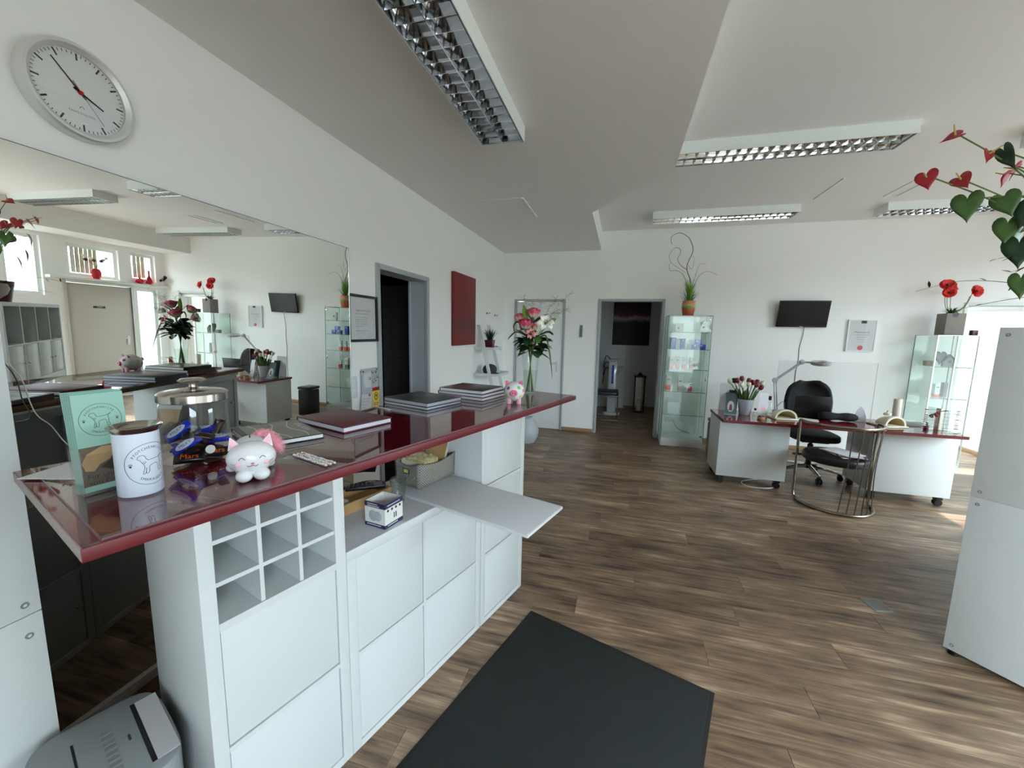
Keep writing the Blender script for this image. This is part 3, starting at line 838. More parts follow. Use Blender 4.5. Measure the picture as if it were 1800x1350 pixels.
# red canvas
rc = thing('canvas_painting', 'tall deep red canvas painting on the left wall', 'painting', (0, 4.478, 1.78))
G().box(0.0, 0.038, -0.335, 0.335, -0.408, 0.408).obj('canvas', 'red_canvas', rc, bevel=0.003, loc=(0.002, 0, 0))
# coat hooks
for y, z in ((5.35, 1.79), (5.72, 1.775)):
    h_ = thing('coat_hook', 'small metal coat hook on left wall, %s' % ('nearer the red canvas' if y < 5.5 else 'nearer the room corner'), 'hook', (0, y, z), group='coat hooks')
    G().cbox((0.004, 0, 0), (0.008, 0.03, 0.03)).obj('base', 'steel', h_, bevel=0.002)
    G().tube([(0.006, 0, 0), (0.04, 0, -0.006), (0.05, 0, 0.01)], 0.006, 6).obj('peg', 'steel', h_)
# cable hanging over the mirror
tag(G().tube([(0.05, 0.70, 1.52), (0.055, 0.757, 1.421), (0.058, 0.779, 1.366), (0.06, 0.787, 1.303), (0.06, 0.80, 1.253), (0.12, 0.80, 1.225), (0.30, 0.74, 1.205), (0.50, 0.68, 1.1985), (0.60, 0.66, 1.1985)], 0.0015, 6, smooth=6).obj('power_cable', 'cable_white'), 'thin white cable hanging down in front of the mirror at far left', 'cable')

# back wall: TV, poster, door sign, cable
tv = thing('wall_television', 'flat black television hung on the back wall', 'television', (4.12, D - 0.075, 1.848), rot=(R(10), 0, 0))
G().box(-0.29, 0.29, -0.016, 0.016, -0.172, 0.172).obj('screen_body', 'black', tv, bevel=0.004)
G().box(-0.281, 0.281, -0.0175, -0.0155, -0.157, 0.164).obj('screen', 'black_gloss', tv, smooth=False)
G().box(-0.018, 0.018, -0.0178, -0.016, -0.168, -0.162).obj('badge', 'alu', tv, smooth=False)
G().box(-0.06, 0.06, 0.016, 0.055, -0.06, 0.06).obj('wall_bracket', 'black', tv)
tag(G().tube([(4.17, D - 0.03, 1.68), (4.172, D - 0.008, 1.55), (4.15, D - 0.006, 1.4), (4.155, D - 0.006, 1.25), (4.14, D - 0.006, 1.05), (4.145, D - 0.006, 0.8), (4.14, D - 0.006, 0.3)], 0.0035, 6, smooth=5).obj('television_cable', 'cable_grey'), 'grey cable hanging down the back wall below the television', 'cable')
po = thing('certificate_poster', 'framed grey certificate with red seal right of the television', 'poster', (4.82, D, 1.578))
g = G(); hx, hz = 0.155, 0.205
for b in ((-hx, -hx + 0.012, -0.03, 0, -hz, hz), (hx - 0.012, hx, -0.03, 0, -hz, hz), (-hx + 0.012, hx - 0.012, -0.03, 0, -hz, -hz + 0.012), (-hx + 0.012, hx - 0.012, -0.03, 0, hz - 0.012, hz)): g.box(*b)
g.obj('frame', 'light_box', po, smooth=False)
G().box(-hx + 0.01, hx - 0.01, -0.024, -0.004, -hz + 0.01, hz - 0.01).obj('certificate_sheet', M['paper'], po, smooth=False)
G().box(-0.018, 0.042, -0.026, -0.024, hz - 0.048, hz - 0.012).obj('dark_logo_block', 'ink', po, smooth=False)
def LB(x, z, y=-0.0245): return TR(x, y, z) @ RX(90)
lettering(G(), 'Meisterbrief', 0.034, LB(0.0, 0.045)).obj('title_lettering', 'ink_grey', po, smooth=False)
for i, (tx, sz) in enumerate((('hat erfolgreich bestanden', 0.016), ('als Kosmetikerin', 0.016), ('Handwerkskammer', 0.012), ('Ort          Datum', 0.012))):
    lettering(G(), tx, sz, LB(0.0, 0.012 - i * 0.03)).obj('text_line', 'ink_grey', po, smooth=False)
G().lathe([(0.03, 0), (0.03, 0.002), (0, 0.002)], 24, mx=TR(0.0, -0.024, -0.155) @ RX(90)).obj('red_seal', 'rosered', po)
G().box(-hx + 0.01, hx - 0.01, -0.029, -0.028, -hz + 0.01, hz - 0.01).obj('glazing', 'acryl', po, smooth=False)
ds = thing('door_plate', 'small grey wall plate between the two back doors', 'sign', (1.24, D, 1.567))
G().box(-0.026, 0.026, -0.012, 0, -0.095, 0.095).obj('plate', 'pot_grey', ds, bevel=0.003)
G().box(-0.018, 0.018, -0.014, -0.012, -0.085, 0.085).obj('insert', 'ink_grey', ds, smooth=False)
# ================================================================ reception counter (base frame: x = towards the customers, y = along the counter)
OB = (0.807, 0.497, 0.0); AB = R(-17.25)
XF, XBK = -0.012, -0.402
BT = 0.0365
def cab(name, label, s0, group=None):
    return thing(name, label, 'cabinet', OB, AB, group)
def knob(parent, x, y, z, sgn):
    G().lathe([(0.005, 0), (0.004, 0.008), (0.009, 0.014), (0.009, 0.018), (0, 0.020)], 12, mx=TR(x, y, z) @ RY(90 * sgn)).obj('knob', 'steel', parent)
def panel(parent, y0, y1, z0, z1, x, th=0.014, nm='door', m='white', kn=0):
    d = G().box(min(x, x - th), max(x, x - th), y0 + 0.0025, y1 - 0.0025, z0 + 0.0025, z1 - 0.0025).obj(nm, m, parent, bevel=0.0015)
    if kn: knob(d, x - (0 if kn > 0 else th), y1 - 0.045, z0 + 0.20, kn)
    return d
UT = 1.165
# tall pigeonhole unit
ua = cab('pigeonhole_cabinet', 'tall white cube cabinet with nine open pigeonholes under the counter', 0)
G().box(XBK, XF, 0.190, 0.190 + BT, 0, UT).obj('side_panel', 'white', ua, bevel=0.001)
G().box(XBK, XF, 0.600 - BT, 0.600, 0, UT).obj('side_panel', 'white', ua, bevel=0.001)
a0, a1 = 0.190 + BT, 0.600 - BT
G().box(XBK, XF, a0, a1, 0, 0.030).obj('bottom_board', 'white', ua)
G().box(XBK, XF, a0, a1, UT - BT, UT).obj('top_board', 'white', ua)
G().box(XBK, XF, a0, a1, 0.385, 0.401).obj('shelf_board', 'white', ua)
G().box(XBK, XF, a0, a1, 0.748, 0.772).obj('shelf_board', 'white', ua)
for z in (0.873, 0.990): G().box(XBK + 0.03, XF - 0.006, a0, a1, z, z + 0.012).obj('pigeonhole_shelf', 'white', ua)
dy = (a1 - a0) / 3
for k in (1, 2):
    for (za, zb) in ((0.772, 0.873), (0.885, 0.990), (1.002, UT - BT)):
        G().box(XBK + 0.03, XF - 0.006, a0 + k * dy - 0.0055, a0 + k * dy + 0.0055, za, zb).obj('pigeonhole_divider', 'white', ua)
G().box(XBK + 0.012, XBK + 0.03, a0, a1, 0.772, UT - BT).obj('back_panel', 'white', ua)
panel(ua, a0, a1, 0.401, 0.748, XF - 0.004); panel(ua, a0, a1, 0.030, 0.385, XF - 0.004)
panel(ua, a0, a1, 0.401, 0.748, XBK + 0.018, kn=-1); panel(ua, a0, a1, 0.030, 0.385, XBK + 0.018, kn=-1)
# low desk unit
ub = cab('low_cube_cabinet', 'low white cube cabinet with four plain fronts carrying the desk surface', 0)
b0, b1 = 0.602, 1.363
G().box(XBK, XF, b0, b0 + BT, 0, 0.752).obj('side_panel', 'white', ub, bevel=0.001)
G().box(XBK, XF, b1 - BT, b1, 0, 0.752).obj('side_panel', 'white', ub, bevel=0.001)
bt = G().box(XBK, XF, b0, b1, 0.752, 0.788).obj('top_board', 'white', ub, bevel=0.001)
G().box(XBK, XF - 0.001, b0, b1, 0.788, 0.790).obj('top_surface', 'desk_top', bt)
G().box(XBK, XF, b0 + BT, b1 - BT, 0, 0.028).obj('bottom_board', 'white', ub)
G().box(XBK, XF, 0.962, 0.976, 0.028, 0.752).obj('divider', 'white', ub)
for ya, yb in ((b0 + BT, 0.962), (0.976, b1 - BT)):
    G().box(XBK, XF, ya, yb, 0.374, 0.388).obj('shelf_board', 'white', ub)
    for za, zb in ((0.388, 0.752), (0.028, 0.374)):
        panel(ub, ya, yb, za, zb, XF - 0.003); panel(ub, ya, yb, za, zb, XBK + 0.018, kn=-1)
# tall end unit
uc = cab('tall_cube_cabinet', 'tall white cube cabinet at the far end of the counter', 0)
c0, c1 = 1.369, 1.782
G().box(XBK, XF, c0, c0 + BT, 0, UT).obj('side_panel', 'white', uc, bevel=0.001)
G().box(XBK, XF, c1 - BT, c1, 0, UT).obj('side_panel', 'white', uc, bevel=0.001)
G().box(XBK, XF, c0 + BT, c1 - BT, 0, 0.028).obj('bottom_board', 'white', uc)
G().box(XBK, XF, c0 + BT, c1 - BT, UT - BT, UT).obj('top_board', 'white', uc)
for z in (0.374, 0.748): G().box(XBK, XF, c0 + BT, c1 - BT, z, z + 0.015).obj('shelf_board', 'white', uc)
for za, zb in ((0.763, UT - BT), (0.389, 0.748), (0.028, 0.374)):
    panel(uc, c0 + BT, c1 - BT, za, zb, XF - 0.003); panel(uc, c0 + BT, c1 - BT, za, zb, XBK + 0.018, kn=-1)
# pull-out board
fl = thing('pull_out_board', 'grey-white board sticking out of the counter towards the room', 'board', OB, AB)
G().box(-0.385, 0.451, 1.033, 1.333, 0.791, 0.8025).obj('board', 'white', fl, bevel=0.002)
G().box(-0.384, 0.449, 1.035, 1.331, 0.8025, 0.8045).obj('board_surface', 'desk_top', fl, bevel=0.0006)

# worktop (top frame)
OT = Vector((1.025, 0.392, 0.0)); AT = R(-17.2)
LT, DT, HT = 1.962, 0.607, 1.195
wt = thing('reception_worktop', 'long glossy burgundy reception worktop', 'worktop', (OT.x, OT.y, 0), AT)
G().box(-DT + 0.003, -0.003, 0.003, LT - 0.003, 1.168, HT - 0.004).obj('slab', 'burg_top', wt, smooth=False)
G().box(-0.003, 0, 0, LT, 1.167, HT - 0.004).obj('front_edge', 'burg_edge', wt, bevel=0.001)
G().box(-DT, -0.003, LT - 0.003, LT, 1.167, HT - 0.004).obj('far_edge', 'burg_edge', wt, bevel=0.001)
G().box(-DT, -0.003, 0, 0.003, 1.167, HT - 0.004).obj('near_edge', 'grey_edge', wt, bevel=0.001)
G().box(-DT, -DT + 0.003, 0.003, LT - 0.003, 1.167, HT - 0.004).obj('rear_edge', 'brown_edge', wt, bevel=0.001)
gs = thing('glass_sheet', 'clear glass sheet covering the burgundy worktop', 'glass sheet', (OT.x, OT.y, HT - 0.004), AT)
G().box(-DT + 0.012, -0.012, 0.028, LT - 0.028, 0.0, 0.004).obj('sheet', 'glass', gs, smooth=False)
g = G()
for b in ((-DT + 0.0105, -0.0105, 0.0265, 0.028), (-0.012, -0.0112, 0.0265, LT - 0.0265), (-DT + 0.0105, -0.0105, LT - 0.028, LT - 0.0265)):
    g.box(b[0], b[1], b[2], b[3], 0.0, 0.0038)
g.obj('polished_edge', mat('glass_edge_tint', (120, 92, 98), 0.2), gs, smooth=False)
lg = thing('steel_support_post', 'thin steel support post at the back of the counter seen in the mirror', 'leg', (OT.x, OT.y, 0), AT)
G().tube([(-DT + 0.04, 0.72, 0.796), (-DT + 0.04, 0.72, 1.167)], 0.010, 10).obj('tube', 'chrome', lg)
G().lathe([(0.03, 0), (0.03, 0.006), (0.012, 0.010)], 16, mx=TR(-DT + 0.04, 0.72, 0.7905)).obj('foot', 'chrome', lg)

def top_thing(name, label, cat, s, t, rot=0.0, z=HT, group=None):
    a = AT
    x = OT.x + math.sin(-a) * s - math.cos(-a) * t
    y = OT.y + math.cos(-a) * s + math.sin(-a) * t
    return thing(name, label, cat, (x, y, z), a + R(rot), group)
def base_thing(name, label, cat, s, t, rot=0.0, z=0.79, group=None):
    a = AB
    x = OB[0] + math.sin(-a) * s - math.cos(-a) * t
    y = OB[1] + math.cos(-a) * s + math.sin(-a) * t
    return thing(name, label, cat, (x, y, z), a + R(rot), group)

# ---- printed emblem: circle, dog outline, heart, paws, lettering (flat in xy, unit radius)
DOG = [(-0.52, 0.34), (-0.47, 0.42), (-0.36, 0.46), (-0.25, 0.40), (-0.20, 0.26), (-0.12, 0.20), (0.10, 0.22), (0.34, 0.26), (0.52, 0.38), (0.36, 0.22), (0.38, 0.0), (0.36, -0.18), (0.42, -0.36), (0.28, -0.40), (0.27, -0.20), (0.20, -0.02), (0.04, -0.04), (-0.10, -0.12), (-0.12, -0.38), (-0.24, -0.42), (-0.22, -0.16), (-0.26, -0.40), (-0.36, -0.44), (-0.28, -0.10), (-0.38, 0.12), (-0.44, 0.24), (-0.52, 0.28)]
def emblem(g, fn, lw=0.012):
    """fn maps (x, y, h) of the unit disc to 3-D"""
    def strip(pts, w, closed=False):
        n = len(pts); vs = []; fs = []
        for i, p in enumerate(pts):
            a = pts[(i - 1) % n] if (closed or i) else p; b = pts[(i + 1) % n] if (closed or i < n - 1) else p
            d_ = Vector((b[0] - a[0], b[1] - a[1]))
            if d_.length < 1e-6: d_ = Vector((1, 0))
            d_.normalize(); q = Vector((-d_.y, d_.x)) * w
            vs += [fn(p[0] + q.x, p[1] + q.y), fn(p[0] - q.x, p[1] - q.y)]
        for i in range(n if closed else n - 1):
            j = (i + 1) % n
            fs.append((2 * i, 2 * j, 2 * j + 1, 2 * i + 1))
        g.add(vs, fs)
    strip([(math.cos(a), math.sin(a)) for a in [2 * PI * k / 60 for k in range(60)]], lw, True)
    strip([tuple(p.xy) for p in spline([Vector((*q, 0)) for q in DOG], 3, True)], lw, True)
    strip([(-0.28 + 0.055 * math.sin(a) ** 3, 0.10 + 0.05 * (math.cos(a) - 0.35 * math.cos(2 * a))) for a in [2 * PI * k / 20 for k in range(20)]], lw * 0.8, True)
    for px in (-0.78, 0.78):
        for cx, cy, rr in ((0, -0.03, 0.05), (-0.06, 0.04, 0.022), (-0.022, 0.075, 0.022), (0.022, 0.075, 0.022), (0.06, 0.04, 0.022)):
            n = len(g.v)
            g.add([fn(px + cx + rr * math.cos(2 * PI * k / 10), cy + rr * math.sin(2 * PI * k / 10)) for k in range(10)], [tuple(range(10))])
    def arc(word, r, a0, a1, flip):
        n = len(word)
        for i, ch in enumerate(word):
            a = a0 + (a1 - a0) * i / (n - 1)
            v, f = text_geo(ch, 0.17)
            th = a - PI / 2 if not flip else a + PI / 2
            ca, sa = math.cos(th), math.sin(th)
            g.add([fn(r * math.cos(a) + x * ca - y * sa, r * math.sin(a) + x * sa + y * ca) for x, y, _ in v], f)
    arc('PFOTCHENHILFE', 0.78, R(150), R(38), False)
    arc('SMARAGDUS', 0.78, R(-125), R(-55), True)

# ---- brochure holder
bh = top_thing('brochure_holder', 'clear acrylic stand at the near end of the counter', 'stand', 0.095, 0.283, 10)
for nm, b in (('front_wall', (0.020, 0.0225, -0.045, 0.045, 0, 0.085)), ('back_wall', (-0.030, -0.0275, -0.045, 0.045, 0, 0.11)), ('side_wall', (-0.0275, 0.020, -0.045, -0.0425, 0, 0.095)), ('side_wall', (-0.0275, 0.020, 0.0425, 0.045, 0, 0.095)), ('base', (-0.030, 0.0225, -0.045, 0.045, 0, 0.003))):
    G().box(*b).obj(nm, 'acryl', bh, smooth=False)
for i in range(9):
    front = i == 8
    br = top_thing('brochure', 'mint green dog brochure at the front of the acrylic stand' if front else 'mint green brochure tucked behind the front one in the acrylic stand', 'brochure', 0.095, 0.283, 10, HT + 0.0045, 'mint brochures in the stand')
    xo = -0.021 + i * 0.0038
    mxl = TR(xo, 0, 0) @ RY(-4 - 0.25 * (8 - i))
    G().box(0, 0.0028 if not front else 0.003, -0.041, 0.041, 0, 0.207 - (0.0015 * (i % 3)), mx=mxl).obj('leaflet', 'mint' if i % 2 == 0 or front else 'mint_dark', br, smooth=False)
    if front:
        fp = lambda x, y, h=0.0034: tuple(mxl @ Vector((h, x, y)))
        g = G(); emblem(g, lambda x, y: fp(x * 0.034, 0.148 + y * 0.034), 0.011); g.obj('printed_emblem', 'ink', br, smooth=False)
        def patch(poly, m, nm, h=0.0034):
            G().add([fp(x, y, h) for x, y in poly], [tuple(range(len(poly)))]).obj(nm, m, br, smooth=False)
        patch([(-0.041, 0.012), (0.041, 0.012), (0.041, 0.094), (-0.041, 0.094)], mat('photo_brown', (104, 90, 78), 0.5, var=0.3, vscale=60), 'photo_ground', 0.0033)
        patch([(-0.035, 0.045), (-0.022, 0.042), (-0.012, 0.055), (0.005, 0.062), (0.012, 0.075), (0.02, 0.09), (-0.005, 0.092), (-0.03, 0.08), (-0.04, 0.062)], mat('photo_tan_dog', (176, 144, 104), 0.5, var=0.2, vscale=80), 'photo_tan_dog', 0.0036)
        patch([(-0.012, 0.048), (0.012, 0.036), (0.036, 0.04), (0.040, 0.066), (0.03, 0.086), (0.018, 0.078), (0.005, 0.06)], mat('photo_dark_dog', (50, 44, 42), 0.5), 'photo_dark_dog', 0.0038)
        patch([(0.026, 0.014), (0.040, 0.014), (0.040, 0.04), (0.032, 0.04)], 'paper', 'photo_white_paw', 0.004)
        g = G()
        lettering(g, 'Für uns', 0.015, mxl @ Matrix(((0, 0, 1, 0.0041), (1, 0, 0, -0.012), (0, 1, 0, 0.031), (0, 0, 0, 1))))
        lettering(g, 'von Euch', 0.015, mxl @ Matrix(((0, 0, 1, 0.0041), (1, 0, 0, -0.006), (0, 1, 0, 0.018), (0, 0, 0, 1))))
        g.obj('photo_lettering', 'ink', br, smooth=False)

# ---- white tin
tn = top_thing('donation_tin', 'white round tin with a dog emblem and a steel rim', 'tin', 0.130, 0.208)
RT_ = 0.0375
G().lathe([(RT_ - 0.001, 0.0), (RT_, 0.002), (RT_, 0.132)], 48).obj('tin_body', 'tin_white', tn, smooth=True)
G().lathe([(RT_, 0.132), (RT_ + 0.003, 0.137), (RT_ + 0.0065, 0.142), (RT_ + 0.0075, 0.144), (RT_ + 0.006, 0.1455), (RT_ - 0.002, 0.141), (RT_ - 0.006, 0.134), (0.0, 0.133)], 48, cap=False).obj('steel_rim', 'steel', tn, smooth=True)
def cyl(x, y, r=RT_ + 0.0005, c=R(18), zc=0.066, s=0.044):
    a = c + x * s / r
    return (r * math.cos(a), r * math.sin(a), zc + y * s)
g = G(); emblem(g, cyl, 0.010); g.obj('printed_emblem', 'indigo', tn, smooth=False)

# ---- glass jar with bars
jr = top_thing('candy_jar', 'large round glass jar with a steel lid', 'jar', 0.288, 0.366)
RJ = 0.074
G().lathe([(0.0, 0.001), (RJ - 0.004, 0.001), (RJ, 0.006), (RJ, 0.150), (RJ - 0.004, 0.158), (RJ - 0.006, 0.164)], 48, cap=False).obj('jar_glass', 'glass', jr, smooth=True)
G().lathe([(RJ, 0.003), (RJ + 0.0012, 0.005), (RJ, 0.007)], 48, cap=False).obj('base_ring', 'acryl', jr, smooth=True)
ld = G().lathe([(RJ - 0.001, 0.158), (RJ + 0.002, 0.160), (RJ + 0.002, 0.178), (RJ - 0.004, 0.183), (RJ - 0.03, 0.188), (0.014, 0.190), (0.010, 0.194)], 48, cap=False).obj('lid', 'steel', jr, smooth=True)
G().lathe([(0.010, 0.190), (0.008, 0.198), (0.010, 0.203), (0.026, 0.207), (0.031, 0.211), (0.024, 0.216), (0.0, 0.217)], 32, cap=False).obj('lid_knob', 'steel', ld, smooth=True)
def bar(label, kind, x, y, z, rx, ry, rz, L=0.066, w=0.027, h=0.016):
    a = AT
    bx_ = jr.location
    t = thing('chocolate_bar', label, 'chocolate bar', (0, 0, 0), group='small chocolate bars in the jar')
    mm = Matrix.Translation(bx_) @ Matrix.Rotation(a, 4, 'Z') @ TR(x, y, z) @ Euler((R(rx), R(ry), R(rz))).to_matrix().to_4x4()
    t.matrix_world = mm
    g = G()
    def fn(u, v):
        xx = (u - 0.5) * L; e = max(0.0, 1 - (abs(2 * u - 1)) ** 6)
        a_ = 2 * PI * v
        cs, sn = math.cos(a_), math.sin(a_)
        ww = w / 2 * (0.85 + 0.15 * (1 - e)); hh = h / 2 * (0.12 + 0.88 * e)
        return (xx, ww * (abs(cs) ** 0.5) * (1 if cs >= 0 else -1), hh * (abs(sn) ** 0.5) * (1 if sn >= 0 else -1))
    g.sheet(fn, 14, 16); g.obj('wrapper', {'b': 'blue_bag', 'k': 'black_bag', 'r': 'brown_bag'}[kind], t, smooth=True, merge=True)
    if kind == 'b':
        G().prism([(0.024 * math.cos(q), 0.009 * math.sin(q)) for q in [2 * PI * k / 20 for k in range(20)]], h / 2, h / 2 + 0.0006).obj('silver_oval', 'silver_txt', t, smooth=False)
        lettering(G(), 'MILKY', 0.011, TR(0, 0, h / 2 + 0.0009)).obj('wrapper_lettering', 'blue_bag', t, smooth=False)
    elif kind == 'k':
        lettering(G(), 'Mars', 0.020, TR(0, 0, h / 2 + 0.0009)).obj('wrapper_lettering', 'orange_txt', t, smooth=False)
    return t
bar('blue wrapped bar leaning highest on the left inside the glass jar', 'b', 0.006, -0.040, 0.082, 60, -38, 55)
bar('bright blue bar with a long silver oval below the highest one', 'b', 0.022, -0.030, 0.048, 60, -35, 60, 0.072)
bar('black bar with orange lettering lying at the front left of the jar', 'k', 0.034, -0.030, 0.014, 40, 0, 65)
bar('black bar with orange lettering lying at the front right of the jar', 'k', 0.040, 0.024, 0.020, 55, 6, 80)
bar('blue bar lying flat at the right side of the jar', 'b', 0.020, 0.038, 0.050, 20, 8, 100)
bar('brown bar with twisted end standing at the right of the jar', 'r', -0.004, 0.044, 0.066, 30, -60, 100)
bar('brown wrapped bar in the middle of the jar', 'r', 0.006, 0.010, 0.034, 10, 5, 20)
bar('black wrapped bar at the bottom centre of the jar', 'k', -0.012, 0.0, 0.012, 5, 0, 130)
bar('blue bar at the back of the jar', 'b', -0.036, -0.010, 0.030, 15, 10, 95)
bar('brown bar at the back right of the jar bottom', 'r', -0.030, 0.034, 0.014, 5, 0, 50)
for i_, (k_, x_, y_, z_, a_, b_, c_) in enumerate((('r', 0.03, -0.005, 0.058, 20, 12, 60), ('k', 0.012, -0.034, 0.026, 30, 0, 20), ('b', -0.02, 0.02, 0.062, 15, -10, 40), ('r', -0.03, -0.03, 0.055, 25, 10, 120), ('k', 0.02, 0.03, 0.004, 10, 0, 20), ('b', -0.034, 0.02, 0.046, 40, 0, 100), ('k', 0.0, -0.01, 0.076, 12, 18, 140))):
    bar(('brown', 'black', 'blue')['rkb'.index(k_)] + ' wrapped bar in the heap inside the jar, ' + ('upper front', 'lower left', 'upper back', 'upper left back', 'lowest right', 'right back', 'topmost')[i_], k_, x_, y_, z_ + 0.008, a_, b_, c_)
G().lathe([(0.011, 0), (0.011, 0.001), (0, 0.001)], 20, mx=TR(0.0668, 0.004, 0.036) @ RY(84)).obj('round_sticker', 'paper', jr, smooth=False)

# ---- cat money bank
cb = top_thing('cat_money_bank', 'white ceramic cat money bank with pink ears', 'money bank', 0.306, 0.114, rot=-22)
# local +x = facing direction
def blob(parts, name, m, parent, res=0.006):
    mb_ = bpy.data.metaballs.new(name); mb_.resolution = res; mb_.render_resolution = res; mb_.threshold = 0.25
    for (c, r, rad) in parts:
        e = mb_.elements.new(); e.type = 'ELLIPSOID'; e.co = c
        e.size_x, e.size_y, e.size_z = r; e.radius = rad
    o = bpy.data.objects.new(name, mb_); COL.objects.link(o)
    bpy.context.view_layer.update()
    me = bpy.data.meshes.new_from_object(o.evaluated_get(bpy.context.evaluated_depsgraph_get()))
    bpy.data.objects.remove(o); bpy.data.metaballs.remove(mb_)
    me.materials.clear(); me.materials.append(M[m] if isinstance(m, str) else m)
    me.polygons.foreach_set('use_smooth', [True] * len(me.polygons))
    o = bpy.data.objects.new(name, me); COL.objects.link(o); o.parent = parent
    return o
g = G()
g.ell((-0.032, 0, 0.046), (0.058, 0.042, 0.045), 28, 18)
body = g.obj('cat_body', 'ceramic', cb, smooth=True)
G().ell((-0.004, 0, 0.024), (0.046, 0.036, 0.024), 20, 12).obj('chest', 'ceramic', cb, smooth=True)
G().ell((0.018, 0, 0.052), (0.036, 0.050, 0.037), 28, 18).obj('cat_head', 'ceramic', cb, smooth=True)
for sy in (-1, 1):
    G().ell((0.034, sy * 0.017, 0.014), (0.020, 0.0175, 0.0145), 16, 10).obj('front_paw', 'ceramic', cb, smooth=True)
    G().ell((-0.062, sy * 0.040, 0.010), (0.022, 0.012, 0.010), 16, 10).obj('hind_foot', 'ceramic', cb, smooth=True)
    ear = G().add([(0.010, sy * 0.018, 0.080), (0.010, sy * 0.046, 0.068), (-0.012, sy * 0.030, 0.078), (0.008, sy * 0.040, 0.104)], [(0, 1, 3), (1, 2, 3), (2, 0, 3), (0, 2, 1)]).obj('ear', 'ceramic', cb, bevel=0.002)
    G().add([(0.0125, sy * 0.024, 0.083), (0.0125, sy * 0.041, 0.076), (0.0105, sy * 0.0385, 0.099)], [(0, 1, 2)]).obj('inner_ear', 'pink_pale', ear, smooth=False)
    ex = 0.0465
    def face(y, z, out=0.0012):  # project a point onto the head surface
        q = 1 - (y / 0.050) ** 2 - ((z - 0.052) / 0.037) ** 2
        return (0.018 + 0.036 * math.sqrt(max(q, 0)) + out, y, z)
    G().tube([face(sy * (0.014 + 0.012 * k / 8), 0.056 + 0.005 * math.sin(PI * k / 8)) for k in range(9)], 0.0007, 5).obj('closed_eye', 'ink', cb)
    G().ell(face(sy * 0.026, 0.045, 0.0), (0.0012, 0.007, 0.005), 12, 8).obj('cheek', 'pink_pale', cb, smooth=True)
    for k in range(3):
        G().tube([face(sy * 0.032, 0.044 - k * 0.004), face(sy * 0.042, 0.047 - k * 0.006)], 0.0004, 4).obj('whisker', 'ink', cb)
    G().tube([face(0, 0.043), face(sy * 0.003, 0.0405), face(sy * 0.007, 0.0395), face(sy * 0.011, 0.042)], 0.0006, 5).obj('mouth', 'ink', cb)
G().ell(face(0, 0.0465, 0.0), (0.002, 0.0035, 0.0022), 10, 8).obj('nose', 'pink', cb, smooth=True)
G().cbox((-0.032, 0, 0.0905), (0.026, 0.0032, 0.0022)).obj('coin_slot', 'black', cb, smooth=False)
# fluffy tail: a core with many hairs
tail_c = spline([Vector(p) for p in ((-0.078, 0.006, 0.040), (-0.098, 0.012, 0.062), (-0.105, 0.028, 0.074), (-0.110, 0.050, 0.060), (-0.116, 0.066, 0.030))], 8)
tl = G().tube(tail_c, [0.011] * len(tail_c), 10).obj('tail', 'pink_fur', cb, smooth=True)
rnd = random.Random(3)
g = G()
for i in range(2600):
    p = rnd.choice(tail_c)
    dv = Vector((rnd.gauss(0, 1), rnd.gauss(0, 1), rnd.gauss(0, 1))).normalized()
    b_ = p + dv * 0.009; e_ = p + dv * rnd.uniform(0.016, 0.024) + Vector((0, 0.003, -0.001))
    sd = dv.cross(Vector((rnd.random(), rnd.random(), rnd.random()))).normalized() * 0.0006
    n = len(g.v)
    g.v += [tuple(b_ + sd), tuple(b_ - sd), tuple(e_)]; g.f.append((n, n + 1, n + 2))
fz = g.obj('tail_fluff', 'pink_fur', tl, smooth=False); fz['kind'] = 'stuff'

# ---- books, folders, binders
def book(name, label, cat, s, t, rot, ly, lx, h, cover, pages, z=HT, group=None, ct=0.0022, extra=None):
    b = top_thing(name, label, cat, s, t, rot, z, group)
    G().box(-lx / 2, lx / 2, -ly / 2, ly / 2, 0, ct).obj('back_cover', cover, b, bevel=0.0008)
    G().box(-lx / 2, lx / 2, -ly / 2, ly / 2, h - ct, h).obj('front_cover', cover, b, bevel=0.0008)
    G().box(-lx / 2, -lx / 2 + 0.003, -ly / 2, ly / 2, ct, h - ct).obj('spine', cover, b, smooth=False)
    G().box(-lx / 2 + 0.003, lx / 2 - 0.004, -ly / 2 + 0.003, ly / 2 - 0.003, ct, h - ct).obj('page_block', pages, b, smooth=False)
    return b
mg = book('style_magazine', 'black and grey picture book lying behind the cat bank', 'book', 0.530, 0.440, -12, 0.20, 0.27, 0.016, 'black', 'paper', ct=0.0025)
G().box(-0.12, 0.13, -0.095, 0.095, 0.016, 0.0166).obj('cover_photo', mat('cover_photo_grey', (120, 118, 108), 0.3, var=0.35, vscale=14), mg, smooth=False)
for i in range(3):
    G().tube([(-0.11 + 0.24 * k / 10, -0.06 + i * 0.055 + 0.012 * math.sin(k * 0.7 + i), 0.0168) for k in range(11)], 0.0012, 5).obj('cover_line', 'paper', mg)
lettering(G(), 'HAIRSTYLES', 0.024, TR(0.0, 0.078, 0.0172) @ RZ(180) ).obj('cover_lettering', 'paper', mg, smooth=False)
G().box(-0.125, 0.13, -0.097, -0.083, 0.0166, 0.0170).obj('cover_band', 'black', mg, smooth=False)
book('burgundy_folder', 'single burgundy folder lying in the middle of the counter', 'folder', 0.770, 0.425, 0, 0.205, 0.285, 0.022, 'burg', 'pages', ct=0.004)
book('navy_binder', 'dark navy binder with silver pages, upper one of the pair', 'binder', 1.235, 0.480, 0, 0.235, 0.285, 0.018, 'navy', 'silver_page', HT + 0.014, 'navy binders')
book('navy_binder', 'dark navy binder lying beneath another navy binder', 'binder', 1.235, 0.482, 0, 0.235, 0.285, 0.0138, 'navy', 'silver_page', HT, 'navy binders')
